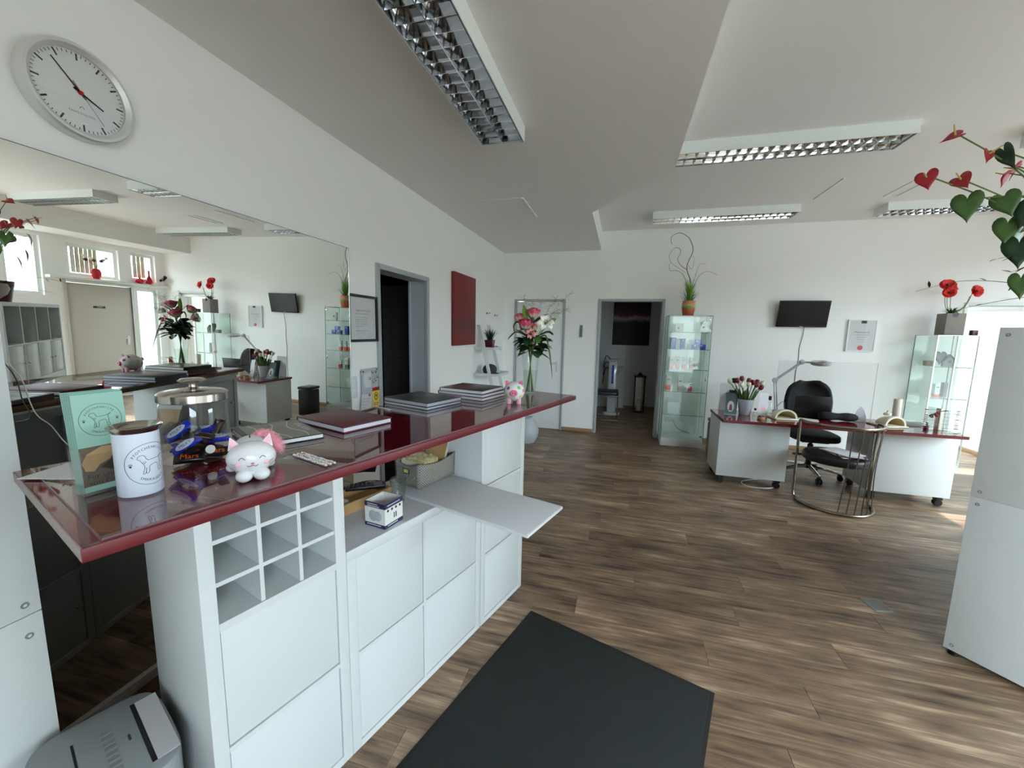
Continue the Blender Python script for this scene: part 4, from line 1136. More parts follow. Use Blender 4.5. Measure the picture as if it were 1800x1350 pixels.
book('burgundy_folder', 'burgundy folder at the bottom of the stack of three by the piggy bank', 'folder', 1.565, 0.435, 3, 0.235, 0.285, 0.0165, 'burg', 'pages', HT, 'stack of three folders')
book('burgundy_folder', 'burgundy folder in the middle of the stack of three by the piggy bank', 'folder', 1.562, 0.437, 4, 0.235, 0.285, 0.0165, 'burg', 'pages', HT + 0.0168, 'stack of three folders')
bk = book('black_book', 'black glossy book topping the stack of three by the piggy bank', 'book', 1.553, 0.432, 6, 0.225, 0.265, 0.018, 'black', 'paper', HT + 0.0336)
G().box(-0.12, 0.02, -0.10, 0.08, 0.018, 0.0184).obj('cover_photo', mat('cover_photo_wine', (70, 30, 40), 0.25, var=0.4, vscale=10), bk, smooth=False)
G().box(0.05, 0.10, 0.02, 0.10, 0.018, 0.0184).obj('cover_print', 'ink_grey', bk, smooth=False)

# ---- envelope, bar for the glass sheet edge, crystal strip
en = top_thing('envelope', 'white envelope at the near corner of the counter behind the brochures', 'envelope', 0.085, 0.49, 35)
G().box(-0.07, 0.07, -0.06, 0.05, 0, 0.0012).obj('envelope_sheet', 'paper', en, smooth=False)
G().add([(-0.07, 0.05, 0.0014), (0.07, 0.05, 0.0014), (0.0, -0.01, 0.0022)], [(0, 1, 2)]).obj('flap', 'paper_grey', en, smooth=False)
pn = top_thing('glass_edge_bar', 'slim white bar standing in for the glass sheet edge near the burgundy folder', 'glass edge', 1.03, 0.525, -7)  # pen-shaped bar made up for the whitish edge of the glass sheet
G().tube([(-0.065, 0, 0.0030), (0.062, 0, 0.0030)], 0.0028, 10).obj('barrel', 'ceramic', pn, smooth=True)
G().tube([(0.062, 0, 0.0030), (0.074, 0, 0.0022)], [0.0028, 0.0010], 10).obj('tip', 'steel', pn, smooth=True)
cs = top_thing('crystal_strip', 'glittering strip of clear crystals on the worktop right of the cat', 'crystal strip', 0.455, 0.108, 0)
g = G(); rnd = random.Random(5)
for i in range(3):
    for k in range(22):
        x = -0.075 + 0.15 * k / 21; y = -0.012 + i * 0.012 + rnd.uniform(-0.0015, 0.0015)
        r_ = 0.0042
        g.lathe([(0, 0.0), (r_, 0.0028), (r_ * 0.6, 0.0062), (0.0, 0.0064)], 6, mx=TR(x, y, 0.0003) @ RZ(rnd.uniform(0, 60)))
st = g.obj('crystals', 'crystal', cs, smooth=False); st['kind'] = 'stuff'

# ---- piggy bank
pg = top_thing('piggy_bank', 'white piggy bank with coloured dots beside the flower vase', 'money bank', 1.52, 0.142, rot=-60)
pb = G().ell((-0.012, 0, 0.058), (0.060, 0.052, 0.050), 32, 20).obj('pig_body', 'ceramic', pg, smooth=True)
G().lathe([(0.0185, 0), (0.0185, 0.010), (0.016, 0.013), (0, 0.013)], 24, mx=TR(0.040, 0, 0.056) @ RY(90) @ SCL(0.85, 1, 1)).obj('snout', 'pink', pg, smooth=True)
for sy in (-1, 1):
    G().ell((0.0535, sy * 0.006, 0.056), (0.0012, 0.0024, 0.0042), 8, 6).obj('nostril', 'tulip_red', pg)
    G().ell((0.038, sy * 0.011, 0.079), (0.002, 0.0022, 0.0022), 8, 6).obj('eye', 'black', pg)
    G().add([(0.012, sy * 0.018, 0.101), (0.016, sy * 0.044, 0.090), (-0.004, sy * 0.034, 0.096), (0.024, sy * 0.044, 0.114), (0.022, sy * 0.026, 0.116)], [(0, 1, 3, 4), (1, 2, 3), (2, 0, 4, 3), (0, 2, 1)]).obj('ear', 'pink', pg, bevel=0.003)
    for x in (0.020, -0.040):
        G().lathe([(0.010, 0), (0.011, 0.004), (0.011, 0.026)], 14, mx=TR(x, sy * 0.024, 0)).obj('foot', 'pink_pale', pg, smooth=True)
def pspot(th, ph, r, m):
    d_ = Vector((math.cos(ph) * math.cos(th), math.cos(ph) * math.sin(th), math.sin(ph)))
    c = Vector((-0.012 + 0.0603 * d_.x, 0.0523 * d_.y, 0.058 + 0.0503 * d_.z))
    nrm = Vector((d_.x / 0.060, d_.y / 0.052, d_.z / 0.050)).normalized()
    G().lathe([(r, 0), (r * 0.8, 0.0006), (0, 0.0009)], 16, mx=Matrix.Translation(c - nrm * 0.0006) @ nrm.to_track_quat('Z', 'Y').to_matrix().to_4x4()).obj('spot', m, pg)
for th, ph, r, m in ((-0.62, 0.42, 0.009, 'pig_purple'), (0.55, 0.5, 0.0095, 'pig_green'), (-0.75, -0.30, 0.009, 'pig_yellow'), (0.72, -0.35, 0.0085, 'pig_yellow'), (1.1, 0.15, 0.009, 'pink'), (-1.2, 0.1, 0.01, 'pig_green'), (1.8, 0.3, 0.011, 'pink'), (2.2, -0.2, 0.01, 'pig_green'), (-1.9, 0.25, 0.011, 'pig_yellow'), (-2.4, -0.1, 0.010, 'pink'), (3.0, 0.4, 0.011, 'pig_purple'), (1.6, -0.25, 0.009, 'orange')):
    pspot(th, ph, r, m)
G().cbox((-0.014, 0, 0.1075), (0.026, 0.0035, 0.003)).obj('coin_slot', 'black', pg, smooth=False)
G().tube([(-0.068, 0, 0.07), (-0.078, 0.004, 0.076), (-0.074, 0.008, 0.084), (-0.070, 0.002, 0.088)], 0.004, 6, smooth=4).obj('tail', 'pink', pg)
# ================================================================ plants and flowers helpers
def leaf_mesh(g, mx, L, Wd, fold=0.15, curl=0.2, n=8):
    """pointed leaf along +x, in the xy plane"""
    def fn(u, v):
        w = Wd * math.sin(PI * min(1, u * 0.96 + 0.02)) ** 0.8 * (1 - 0.25 * u)
        y = (v - 0.5) * w
        return (u * L, y, fold * abs(y) - curl * L * u * u)
    return g.sheet(fn, n, 4, mx=mx)
def heart_leaf(g, mx, L, Wd, bend=0.12):
    """heart leaf: notch at origin, tip at +x*L"""
    ang = [i / 28 * 2 * PI for i in range(28)]
    pts = []
    for a in ang:
        x = 0.5 - 0.5 * math.cos(a)
        # heart outline: 16 sin^3, 13cos...
        hx = 16 * math.sin(a) ** 3
        hy = 13 * math.cos(a) - 5 * math.cos(2 * a) - 2 * math.cos(3 * a) - math.cos(4 * a)
        pts.append(((5.0 - hy) / 22.0, hx / 32.0))
    vs = [(0.36 * L, 0, 0.0)]; fs = []
    ring = []
    for k, sc in enumerate((0.5, 1.0)):
        for (px, py) in pts:
            x = 0.36 + (px - 0.36) * sc; y = py * sc
            vs.append((x * L, y * Wd, -bend * L * (x - 0.1) ** 2 * (1 if x > 0 else 0.3) - 0.10 * abs(y) * Wd * 0 + 0.15 * Wd * y * y * 2))
    n = len(pts)
    for k in range(n):
        fs.append((0, 1 + k, 1 + (k + 1) % n))
        fs.append((1 + k, 1 + n + k, 1 + n + (k + 1) % n, 1 + (k + 1) % n))
    return g.add(vs, fs, mx)
def frame_to(p, direction, up=(0, 0, 1)):
    """matrix with +x along direction, +z roughly up, at p"""
    x = Vector(direction).normalized(); u = Vector(up)
    y = u.cross(x)
    if y.length < 1e-4: y = Vector((0, 1, 0)).cross(x)
    y.normalize(); z = x.cross(y)
    m = Matrix.Identity(4)
    for i in range(3): m[i][0] = x[i]; m[i][1] = y[i]; m[i][2] = z[i]
    m.translation = Vector(p)
    return m
def grass(g, base, n, h, spread, w=0.004, seed=1, droop=0.5):
    rr = random.Random(seed)
    for i in range(n):
        a = rr.uniform(0, 2 * PI); r0 = rr.uniform(0, spread * 0.25)
        hh = h * rr.uniform(0.6, 1.05); out = rr.uniform(0.2, 1.0) * spread
        d_ = Vector((math.cos(a), math.sin(a), 0)); q = Vector((-d_.y, d_.x, 0)) * w / 2
        pts = []
        for k in range(6):
            t = k / 5
            pts.append(Vector(base) + d_ * (r0 + out * t ** 1.6) + Vector((0, 0, hh * (t - droop * 0.5 * out / spread * t ** 3))))
        n0 = len(g.v)
        for k, p in enumerate(pts):
            ww = 1 - (k / 5) ** 2
            g.v += [tuple(p + q * ww), tuple(p - q * ww)]
        for k in range(5):
            g.f.append((n0 + 2 * k, n0 + 2 * k + 2, n0 + 2 * k + 3, n0 + 2 * k + 1))
    return g
def rose(name, parent, c, r, axis=(0, 0, 1), nested=True):
    q = Vector(axis).to_track_quat('Z', 'Y').to_matrix().to_4x4()
    base = Matrix.Translation(Vector(c)) @ q
    rr = random.Random(int(r * 1e5) + 3)
    root = None
    k = 0
    for ring, (n, rad, h, open_) in enumerate(((3, 0.35, 1.35, -0.12), (5, 0.62, 1.25, 0.02), (6, 0.86, 1.05, 0.22))):
        for i in range(n):
            a = 2 * PI * i / n + ring * 0.6 + rr.uniform(-0.15, 0.15)
            def fn(u, v, rad=rad, h=h, open_=open_):
                th = (u - 0.5) * 2 * PI / n * 1.55
                z = -0.55 + v * h
                rr_ = r * rad * (0.35 + 0.65 * math.sin(min(1, v * 1.25) * PI / 2)) + r * open_ * max(0, v - 0.6) * 2.2 + 0.03 * r * (abs(u - 0.5) * 2)
                zz = z - 0.22 * (abs(u - 0.5) * 2) ** 2.5
                return (rr_ * math.cos(th), rr_ * math.sin(th), zz * r)
            g = G(); g.sheet(fn, 8, 6, mx=base @ RZ(math.degrees(a)))
            o = g.obj('petal', 'rose' if ring else 'rose_in', parent if root is None else root, smooth=True)
            if root is None: root = o; root.name = name
            o.modifiers.new('s', 'SOLIDIFY').thickness = 0.0012
    return root

# ---- bouquet vase at the end of the counter
vs_ = top_thing('flower_vase', 'tall clear glass vase half filled with water', 'vase', 1.843, 0.238)
G().lathe([(0.0, 0.0), (0.030, 0.0), (0.031, 0.008), (0.032, 0.02), (0.052, 0.246)], 40, cap=False).obj('vase_glass', 'glass_dim', vs_, smooth=True)
G().lathe([(0.0, 0.004), (0.0295, 0.004), (0.030, 0.014)], 32, cap=False).obj('vase_foot', 'acryl', vs_, smooth=True)
G().lathe([(0.0, 0.016), (0.0295, 0.016), (0.0405, 0.135), (0.0, 0.135)], 32, cap=False).obj('water', 'water', vs_, smooth=True)
bq = top_thing('bouquet', 'mixed bouquet of pink roses and a white lily in the glass vase', 'flowers', 1.843, 0.238)
bz = 0.0
VP = bq.location
def bl(x, y, z):  # world offset -> local of bouquet
    return Matrix.Rotation(-AT, 4, 'Z') @ Vector((x - VP.x, y - VP.y, z - HT))
rnd = random.Random(11)
for i in range(11):
    a = rnd.uniform(0, 2 * PI)
    p0 = Vector((0.02 * math.cos(a), 0.02 * math.sin(a), 0.012)); p1 = Vector((-0.018 * math.cos(a) * 0.6, -0.018 * math.sin(a) * 0.6, 0.24)); p2 = Vector((-0.05 * math.cos(a), -0.05 * math.sin(a), 0.33))
    G().tube([p0, (p0 + p1) / 2, p1, p2], 0.0026, 6, smooth=3).obj('stem', 'stem', bq)
# positions of heads in the world (y about 2.2)
def head_stem(p):
    G().tube([Vector((0, 0, 0.24)), Vector((p.x * 0.5, p.y * 0.5, p.z * 0.5 + 0.13)), p], 0.0028, 6, smooth=4).obj('stem', 'stem', bq)
pr1 = bl(1.360, 2.19, 1.652); pr2 = bl(1.318, 2.185, 1.588); pl = bl(1.428, 2.18, 1.592); pa = bl(1.358, 2.14, 1.535); pbud = bl(1.315, 2.22, 1.668); pr3 = bl(1.27, 2.26, 1.62); pr4 = bl(1.33, 2.33, 1.56)
vdir = Vector((0.25, -0.9, 0.35))
vd = (Matrix.Rotation(-AT, 4, 'Z') @ vdir)
for p in (pr1, pr2, pl, pa, pbud): head_stem(p - Vector((0, 0, 0.02)))
rose('rose_head', bq, pr1, 0.036, vd * 0.25 + Vector((0, 0, 1)))
rose('rose_head', bq, pr2, 0.040, vd * 0.5 + Vector((0, 0, 1)))
rose('rose_head', bq, pr3, 0.034, Vector((-0.4, 0.5, 1)))
rose('rose_head', bq, pr4, 0.034, Vector((-0.9, 0.6, 0.5)))
def lily(p, axis, L, n, m, wd, open_=0.75, nm='lily_petal'):
    q = Matrix.Translation(p) @ Vector(axis).to_track_quat('Z', 'Y').to_matrix().to_4x4()
    for i in range(n):
        def fn(u, v):
            w = wd * math.sin(PI * min(1, 0.06 + u * 0.93)) ** 0.7
            y = (v - 0.5) * w
            return (L * (0.08 + open_ * u), y, L * (0.55 * math.sin(u * PI * 0.6) - 0.35 * u * u) + 0.25 * abs(y))
        g = G(); g.sheet(fn, 8, 4, mx=q @ RZ(360 * i / n + 12 * (i % 2)))
        g.obj(nm, m, bq, smooth=True, solid=0.001)
    for i in range(6):
        g = G(); a = 60 * i
        g.tube([q @ Vector((0, 0, 0)), q @ (RZ(a) @ Vector((0.008, 0, L * 0.35))), q @ (RZ(a) @ Vector((0.014, 0, L * 0.5)))], 0.0012, 5)
        g.obj('stamen', 'twig', bq)
lily(pl, vd + Vector((0.2, 0, 0.2)), 0.062, 6, 'lily', 0.030)
lily(bl(1.30, 2.30, 1.57), Vector((-0.9, 0.4, 0.5)), 0.06, 6, 'lily', 0.03)
lily(pa, vd, 0.038, 8, 'alstro', 0.016, nm='alstroemeria_petal')
g = G(); leaf_mesh(g, frame_to(pbud - Vector((0, 0, 0.055)), (-0.15, -0.2, 1), (0.3, -1, 0)), 0.085, 0.03, 0.3, -0.05); g.obj('lily_bud', 'leaf_light', bq, smooth=True, solid=0.012)
g = G(); leaf_mesh(g, frame_to(pl + Vector((0.0, 0.02, 0.0)), (0.9, 0.5, 0.6), (0, -1, 0.3)), 0.06, 0.026, 0.2, 0.05); g.obj('lily_bud', 'leaf_light', bq, smooth=True, solid=0.008)
rnd = random.Random(21)
cen = bl(1.355, 2.21, 1.475)
for i in range(64):
    a = rnd.uniform(0, 2 * PI); e = rnd.uniform(-0.5, 0.7)
    d_ = Vector((math.cos(a), math.sin(a), e)).normalized()
    p = cen + Vector((d_.x * 0.035, d_.y * 0.035, rnd.uniform(-0.045, 0.05)))
    g = G(); leaf_mesh(g, frame_to(p, d_, (rnd.uniform(-0.3, 0.3), rnd.uniform(-0.3, 0.3), 1)), rnd.uniform(0.06, 0.085), rnd.uniform(0.045, 0.065), 0.12, rnd.uniform(0.1, 0.5))
    g.obj('leaf', 'leaf_dark' if i % 4 else 'leaf', bq, smooth=True)
for (d_, L_, off) in (((-0.9, -0.2, 0.45), 0.10, (0, 0, 0.10)), ((0.9, -0.1, 0.7), 0.11, (0.01, 0, 0.12)), ((0.3, 0.9, 0.8), 0.10, (0, 0, 0.12)), ((-0.7, 0.5, 0.7), 0.09, (0, 0, 0.13)), ((-0.6, 0.3, 1.0), 0.09, (-0.01, 0.03, 0.12))):
    g = G(); leaf_mesh(g, frame_to(cen + Vector(off), d_), L_, 0.026, 0.2, 0.15); g.obj('long_leaf', 'leaf_dark', bq, smooth=True)
# long arching blades
for pts, m in ((((1.37, 2.20, 1.50), (1.43, 2.18, 1.53), (1.455, 2.16, 1.47), (1.475, 2.14, 1.38), (1.487, 2.13, 1.30)), 'leaf'), (((1.33, 2.2, 1.52), (1.27, 2.18, 1.545), (1.235, 2.17, 1.52), (1.222, 2.165, 1.50)), 'leaf_dark'), (((1.33, 2.2, 1.55), (1.27, 2.2, 1.60), (1.245, 2.2, 1.58), (1.25, 2.2, 1.54)), 'leaf_dark'), (((1.38, 2.2, 1.52), (1.44, 2.19, 1.55), (1.475, 2.18, 1.535), (1.45, 2.18, 1.56)), 'leaf_dark')):
    P_ = spline([bl(*p) for p in pts], 6)
    g = G(); g.tube(P_, [0.0045 * (1 - abs(2 * k / (len(P_) - 1) - 0.8) ** 2 * 0.6) for k in range(len(P_))], 5); g.obj('grass_blade', m, bq, smooth=True)
# airy grass panicles
rnd = random.Random(31)
g = G()
for i in range(16):
    a = rnd.uniform(-0.6, 1.9); sgn = 1 if i % 3 else -1
    tip = Vector((sgn * 0.02 + rnd.uniform(-0.05, 0.15), rnd.uniform(-0.06, 0.08), 0))
    top = bl(1.38 + rnd.uniform(-0.10, 0.20), 2.2 + rnd.uniform(-0.06, 0.06), 1.64 + rnd.uniform(-0.04, 0.12))
    P_ = spline([cen, cen + (top - cen) * 0.6 + Vector((0, 0, 0.03)), top], 6)
    g.tube(P_, 0.0005, 3)
    for k in range(7, len(P_)):
        for q in range(4):
            e_ = P_[k] + Vector((rnd.uniform(-0.03, 0.03), rnd.uniform(-0.03, 0.03), rnd.uniform(-0.02, 0.02)))
            g.tube([P_[k], e_], 0.00035, 3)
pan = g.obj('airy_grass', 'stem', bq, smooth=False); pan['kind'] = 'stuff'

# ================================================================ things on the low cabinet and behind the counter
bx_ = base_thing('packaging_box', 'small white and navy carton box on the low cabinet', 'box', 0.826, 0.088, 8)
h = 0.098
for nm, b in (('front_side', (0.047, 0.050, -0.05, 0.05, 0, h)), ('back_side', (-0.050, -0.047, -0.05, 0.05, 0, h)), ('left_side', (-0.047, 0.047, -0.05, -0.047, 0, h)), ('right_side', (-0.047, 0.047, 0.047, 0.05, 0, h)), ('bottom', (-0.047, 0.047, -0.047, 0.047, 0, 0.003))):
    G().box(*b).obj(nm, 'carton_white', bx_, smooth=False)
for z0, z1 in ((0.0, 0.014), (0.078, 0.0985)):
    g = G(); g.box(0.0500, 0.0506, -0.0506, 0.0506, z0, z1); g.box(-0.0506, 0.0500, -0.0506, -0.0500, z0, z1); g.box(-0.0506, 0.05, 0.05, 0.0506, z0, z1)
    g.obj('navy_band', 'indigo', bx_, smooth=False)
g = G()
for cx, rr_ in ((-0.008, 0.022), (0.014, 0.020)):
    g.lathe([(rr_, 0), (rr_ * 0.8, 0.0012), (0, 0.0018)], 24, mx=TR(cx, -0.0505, 0.045) @ RX(90))
g.obj('fan_picture', 'pot_grey', bx_, smooth=True)
for k in range(4): G().lathe([(0.0052, 0), (0.0052, 0.0006), (0, 0.0006)], 14, mx=TR(0.0505, -0.034 + k * 0.0225, 0.068) @ RY(90)).obj('feature_icon', 'ink', bx_)
for k in range(2): G().box(0.0505, 0.0509, -0.002 + k * 0.011, 0.003 + k * 0.011, 0.028, 0.050).obj('cable_picture', 'ink', bx_, smooth=False)
for k, (z, y0, y1) in enumerate(((0.088, -0.038, 0.034), (0.008, -0.036, 0.02))): G().box(0.0507, 0.0510, y0, y1, z - 0.002, z + 0.002).obj('band_print', 'paper_grey', bx_, smooth=False)
for k, (z, x0, x1) in enumerate(((0.091, -0.036, 0.014), (0.083, -0.036, 0.022), (0.008, -0.04, 0.03))): G().box(x0, x1, -0.0511, -0.0507, z - 0.0018, z + 0.0018).obj('band_print', 'paper_grey', bx_, smooth=False)
tb = base_thing('drinking_glass', 'clear drinking tumbler standing behind the small carton box', 'glass', 0.985, 0.185)
G().lathe([(0.0, 0.002), (0.026, 0.002), (0.029, 0.006), (0.036, 0.105), (0.0345, 0.105), (0.028, 0.010), (0.0, 0.008)], 32, cap=False).obj('tumbler', 'glass_dim', tb, smooth=True)
G().lathe([(0.0, 0.0), (0.027, 0.0), (0.029, 0.006), (0.0, 0.008)], 32, cap=False).obj('thick_base', 'acryl', tb, smooth=True)
bs = base_thing('woven_basket', 'grey woven storage basket full of index cards', 'basket', 1.232, 0.262, 0, 0.8047)
lx, ly, hb = 0.158, 0.245, 0.122
def bside(a, b, nm):
    def fn(u, v):
        p = Vector(a) * (1 - u) + Vector(b) * u
        dip = 0.022 * math.sin(PI * u)
        fl_ = 1 + 0.03 * v
        return (p.x * fl_, p.y * fl_, v * (hb - dip))
    g = G(); g.sheet(fn, 10, 4); g.obj(nm, 'basket', bs, smooth=True, solid=0.006)
c_ = [(-lx / 2, -ly / 2, 0), (lx / 2, -ly / 2, 0), (lx / 2, ly / 2, 0), (-lx / 2, ly / 2, 0)]
for i in range(4): bside(c_[i], c_[(i + 1) % 4], 'basket_side')
G().box(-lx / 2, lx / 2, -ly / 2, ly / 2, 0, 0.004).obj('basket_bottom', 'basket', bs, smooth=False)
g = G(); g.box(-0.020, 0.020, -ly / 2 - 0.009, -ly / 2 - 0.005, 0.062, 0.088); lp = g.obj('label_holder', 'brass', bs, bevel=0.001)
G().box(-0.014, 0.014, -ly / 2 - 0.0096, -ly / 2 - 0.0088, 0.067, 0.083).obj('label_card', 'card_yellow', lp, smooth=False)
rnd = random.Random(4)
for i in range(26):
    ic = base_thing('index_card', 'yellow index card filed upright in the grey basket', 'index card', 1.232, 0.262, 0, 0.8095, 'index cards in the basket')
    y = -0.108 + i * 0.0046
    tab = (i * 7 % 5)
    g = G(); hh = 0.112 + rnd.uniform(-0.004, 0.004)
    tx = -0.06 + tab * 0.024
    g.prism([(-0.066, 0), (0.066, 0), (0.066, hh), (tx + 0.022, hh), (tx + 0.019, hh + 0.009), (tx + 0.003, hh + 0.009), (tx, hh), (-0.066, hh)], 0, 0.0012, mx=TR(0, y, 0) @ RX(90 - 6))
    g.obj('card_sheet', 'card_yellow' if i % 3 else 'cream_plastic', ic, smooth=False)
for i in range(2):
    pk = base_thing('paper_folder', 'white folder sheet leaning at the far end of the grey basket' if i == 0 else 'brown envelope standing behind the index cards', 'folder', 1.232, 0.262, 0, 0.8095)
    G().box(-0.066, 0.066, -0.001, 0.001, 0, 0.21 - i * 0.02, mx=TR(0, 0.052 - i * 0.024, 0) @ RX(-16 - 4 * i)).obj('sheet', 'paper' if i == 0 else 'wood_light', pk, smooth=False)
# wooden desk tray and keypad
dt_ = base_thing('desk_tray', 'light wooden desk tray behind the small carton box', 'tray', 0.84, 0.325)
for b in ((-0.07, 0.07, -0.17, 0.17, 0, 0.008), (0.062, 0.07, -0.17, 0.17, 0.008, 0.045), (-0.07, -0.062, -0.17, 0.17, 0.008, 0.045), (-0.062, 0.062, -0.17, -0.162, 0.008, 0.045), (-0.062, 0.062, 0.162, 0.17, 0.008, 0.045)):
    G().box(*b).obj('tray_board', 'wood_light', dt_, smooth=False)
for b in ((-0.05, 0.02, -0.15, -0.02, 0.0085, 0.035),): tag(G().box(*b).obj('note_block', 'paper', None, smooth=False, loc=dt_.location, rot=(0, 0, AB)), 'block of white note paper lying in the wooden desk tray', 'note block')
kp = base_thing('desk_telephone', 'black keypad handset lying across the wooden desk tray', 'telephone', 0.93, 0.335, -38, 0.836)
G().box(-0.028, 0.028, -0.085, 0.085, 0, 0.016).obj('body', 'black', kp, bevel=0.005)
for i in range(3):
    for j in range(5): G().cbox((-0.016 + i * 0.016, -0.06 + j * 0.018, 0.0172), (0.011, 0.011, 0.003)).obj('key', 'rubber', kp, bevel=0.001)
G().box(-0.02, 0.02, 0.035, 0.07, 0.016, 0.0168).obj('display', 'ink_grey', kp, smooth=False)
# black monitor and black office chair on the staff side
mo = base_thing('computer_monitor', 'black computer monitor seen from behind below the worktop', 'monitor', 1.02, 0.45, 0, 0.0)
# chair behind the counter
def office_chair(name, label, loc, rotz, seat_z, back=True, backh=0.5, backw=0.42):
    t = thing(name, label, 'chair', loc, rotz)
    for k in range(5):
        a = 2 * PI * k / 5 + 0.3
        d_ = Vector((math.cos(a), math.sin(a), 0))
        ar = G().tube([d_ * 0.03 + Vector((0, 0, 0.115)), d_ * 0.16 + Vector((0, 0, 0.10)), d_ * 0.29 + Vector((0, 0, 0.075))], [0.022, 0.016], 8).obj('base_arm', 'chrome', t, smooth=True)
        cs_ = G()
        q = Vector((-d_.y, d_.x, 0))
        for sg in (-1, 1):
            cs_.lathe([(0.027, -0.009), (0.028, 0), (0.027, 0.009)], 16, mx=Matrix.Translation(d_ * 0.29 + q * sg * 0.016 + Vector((0, 0, 0.028))) @ Vector(q).to_track_quat('Z', 'Y').to_matrix().to_4x4())
        cs_.cbox((0, 0, 0), (0.03, 0.03, 0.02), mx=Matrix.Translation(d_ * 0.285 + Vector((0, 0, 0.058))))
        cs_.obj('castor', 'black', ar, smooth=True)
    G().lathe([(0.035, 0.09), (0.035, 0.14), (0.028, 0.15), (0.028, seat_z - 0.11), (0.016, seat_z - 0.10), (0.016, seat_z - 0.05)], 18).obj('gas_lift', 'black', t, smooth=True)
    G().cbox((0, 0, seat_z - 0.055), (0.26, 0.22, 0.035)).obj('mechanism', 'black', t, bevel=0.008)
    g = G()
    g.prism([(0.23 * math.copysign(abs(math.cos(a)) ** 0.6, math.cos(a)), 0.235 * math.copysign(abs(math.sin(a)) ** 0.6, math.sin(a))) for a in [2 * PI * k / 32 for k in range(32)]], seat_z - 0.04, seat_z + 0.03)
    g.obj('seat', 'black_soft', t, bevel=0.02, seg=3)
    if back:
        def fn(u, v):
            w = backw * (0.78 + 0.22 * math.sin(PI * min(1, v * 1.05))) * (1 if v < 0.8 else math.sqrt(max(0.0, 1 - ((v - 0.8) / 0.2) ** 2 * 0.75)))
            x = (u - 0.5) * w
            return (x, -0.235 + 0.10 * (2 * abs(u - 0.5)) ** 2 - 0.05 * v, seat_z + 0.10 + v * backh)
        g = G(); g.sheet(fn, 14, 14); g.obj('backrest', 'black_soft', t, smooth=True, solid=0.045)
        G().tube([(0, -0.05, seat_z - 0.05), (0, -0.27, seat_z - 0.02), (0, -0.295, seat_z + 0.25)], 0.017, 8, smooth=4).obj('back_support', 'black', t, smooth=True)
    return t
COL.objects.unlink(mo); bpy.data.objects.remove(mo)
office_chair('office_chair', 'black swivel chair behind the counter, partly hidden below the worktop', (0.40, 1.98, 0), R(-110), 0.52, True, 0.30)

# paper shredder and left cabinets
sh = base_thing('paper_shredder', 'grey paper shredder on the floor in the near left corner', 'shredder', 0.03, 0.225, 86, 0.0)
prf = [(0.13 * math.copysign(abs(math.cos(a)) ** 0.45, math.cos(a)), 0.165 * math.copysign(abs(math.sin(a)) ** 0.45, math.sin(a))) for a in [2 * PI * k / 36 for k in range(36)]]
G().prism(prf, 0.0, 0.33).obj('bin', 'bin_dark', sh, bevel=0.008)
G().prism([(x * 1.03, y * 1.03) for x, y in prf], 0.33, 0.445).obj('shredder_head', 'shred_grey', sh, bevel=0.012)
G().box(-0.052, -0.047, -0.10, 0.09, 0.4445, 0.446).obj('disc_slot', 'black', sh, smooth=False)
G().box(0.068, 0.078, -0.13, 0.12, 0.4445, 0.446).obj('paper_slot', 'black', sh, smooth=False)
G().box(0.0785, 0.125, -0.13, 0.12, 0.445, 0.4465).obj('bright_panel', 'lamp_grey', sh, smooth=False)
for k in range(8): G().box(0.0, 0.022, -0.09 + k * 0.021, -0.077 + k * 0.021, 0.4448, 0.4462).obj('warning_symbol', 'ink_grey', sh, smooth=False)
G().box(0.045, 0.050, -0.01, 0.012, 0.4448, 0.4462).obj('small_symbol', 'ink', sh, smooth=False)
for z0, z1, lab in ((0.0, 0.789, 'white cabinet at the left picture edge, lower one of two stacked'), (0.791, 1.58, 'white cabinet at the left picture edge, stacked on another')):
    lc = thing('white_cabinet', lab, 'cabinet', (0.07, 0.0, z0), 0, 'stacked white cabinets at the left edge')
    h_ = z1 - z0
    G().box(0.0, 0.30, 0.575, 0.611, 0, h_).obj('end_panel', 'white', lc, bevel=0.001)
    G().box(0.0, 0.30, -0.18, -0.144, 0, h_).obj('end_panel', 'white', lc, bevel=0.001)
    G().box(0.0, 0.30, -0.144, 0.575, 0, 0.037).obj('bottom_board', 'white', lc)
    G().box(0.0, 0.30, -0.144, 0.575, h_ - 0.037, h_).obj('top_board', 'white', lc)
    fp_ = G().box(0.30, 0.316, -0.18, 0.611, 0.0, h_).obj('face_panel', 'white2', lc, bevel=0.0015)
    for zz in ((0.735,) if z0 < 0.1 else (0.03,)):
        cp = G().lathe([(0.008, 0), (0.008, 0.0016), (0.006, 0.002), (0.0, 0.002)], 16, mx=TR(0.316, 0.582, zz) @ RY(90)).obj('screw_cap', 'ink_grey', fp_)
        G().lathe([(0.004, 0.0021), (0.0, 0.0024)], 10, mx=TR(0.316, 0.582, zz) @ RY(90)).obj('cap_dot', 'paper_grey', fp_)

# entrance mat, floor socket
em = thing('entrance_mat', 'large dark grey entrance mat beside the reception counter', 'mat', OB, AB)
G().box(0.152 + 0.018, 1.074 - 0.018, 0.05, 1.62 - 0.018, 0.0005, 0.008).obj('mat_pile', 'mat_body', em, bevel=0.002)
G().box(0.152, 1.074, 0.03, 1.62, 0.0003, 0.0045).obj('rubber_border', 'mat_edge', em, bevel=0.0015)
fs_ = thing('floor_socket', 'small grey square cover set in the wooden floor', 'floor socket', (3.362, 2.63, 0), R(12))
G().box(-0.05, 0.05, -0.058, 0.058, 0.0002, 0.005).obj('cover_plate', M['shred_grey'], fs_, bevel=0.002)
G().box(-0.042, 0.042, -0.05, 0.05, 0.005, 0.006).obj('lid', M['cable_grey'], fs_, smooth=False)

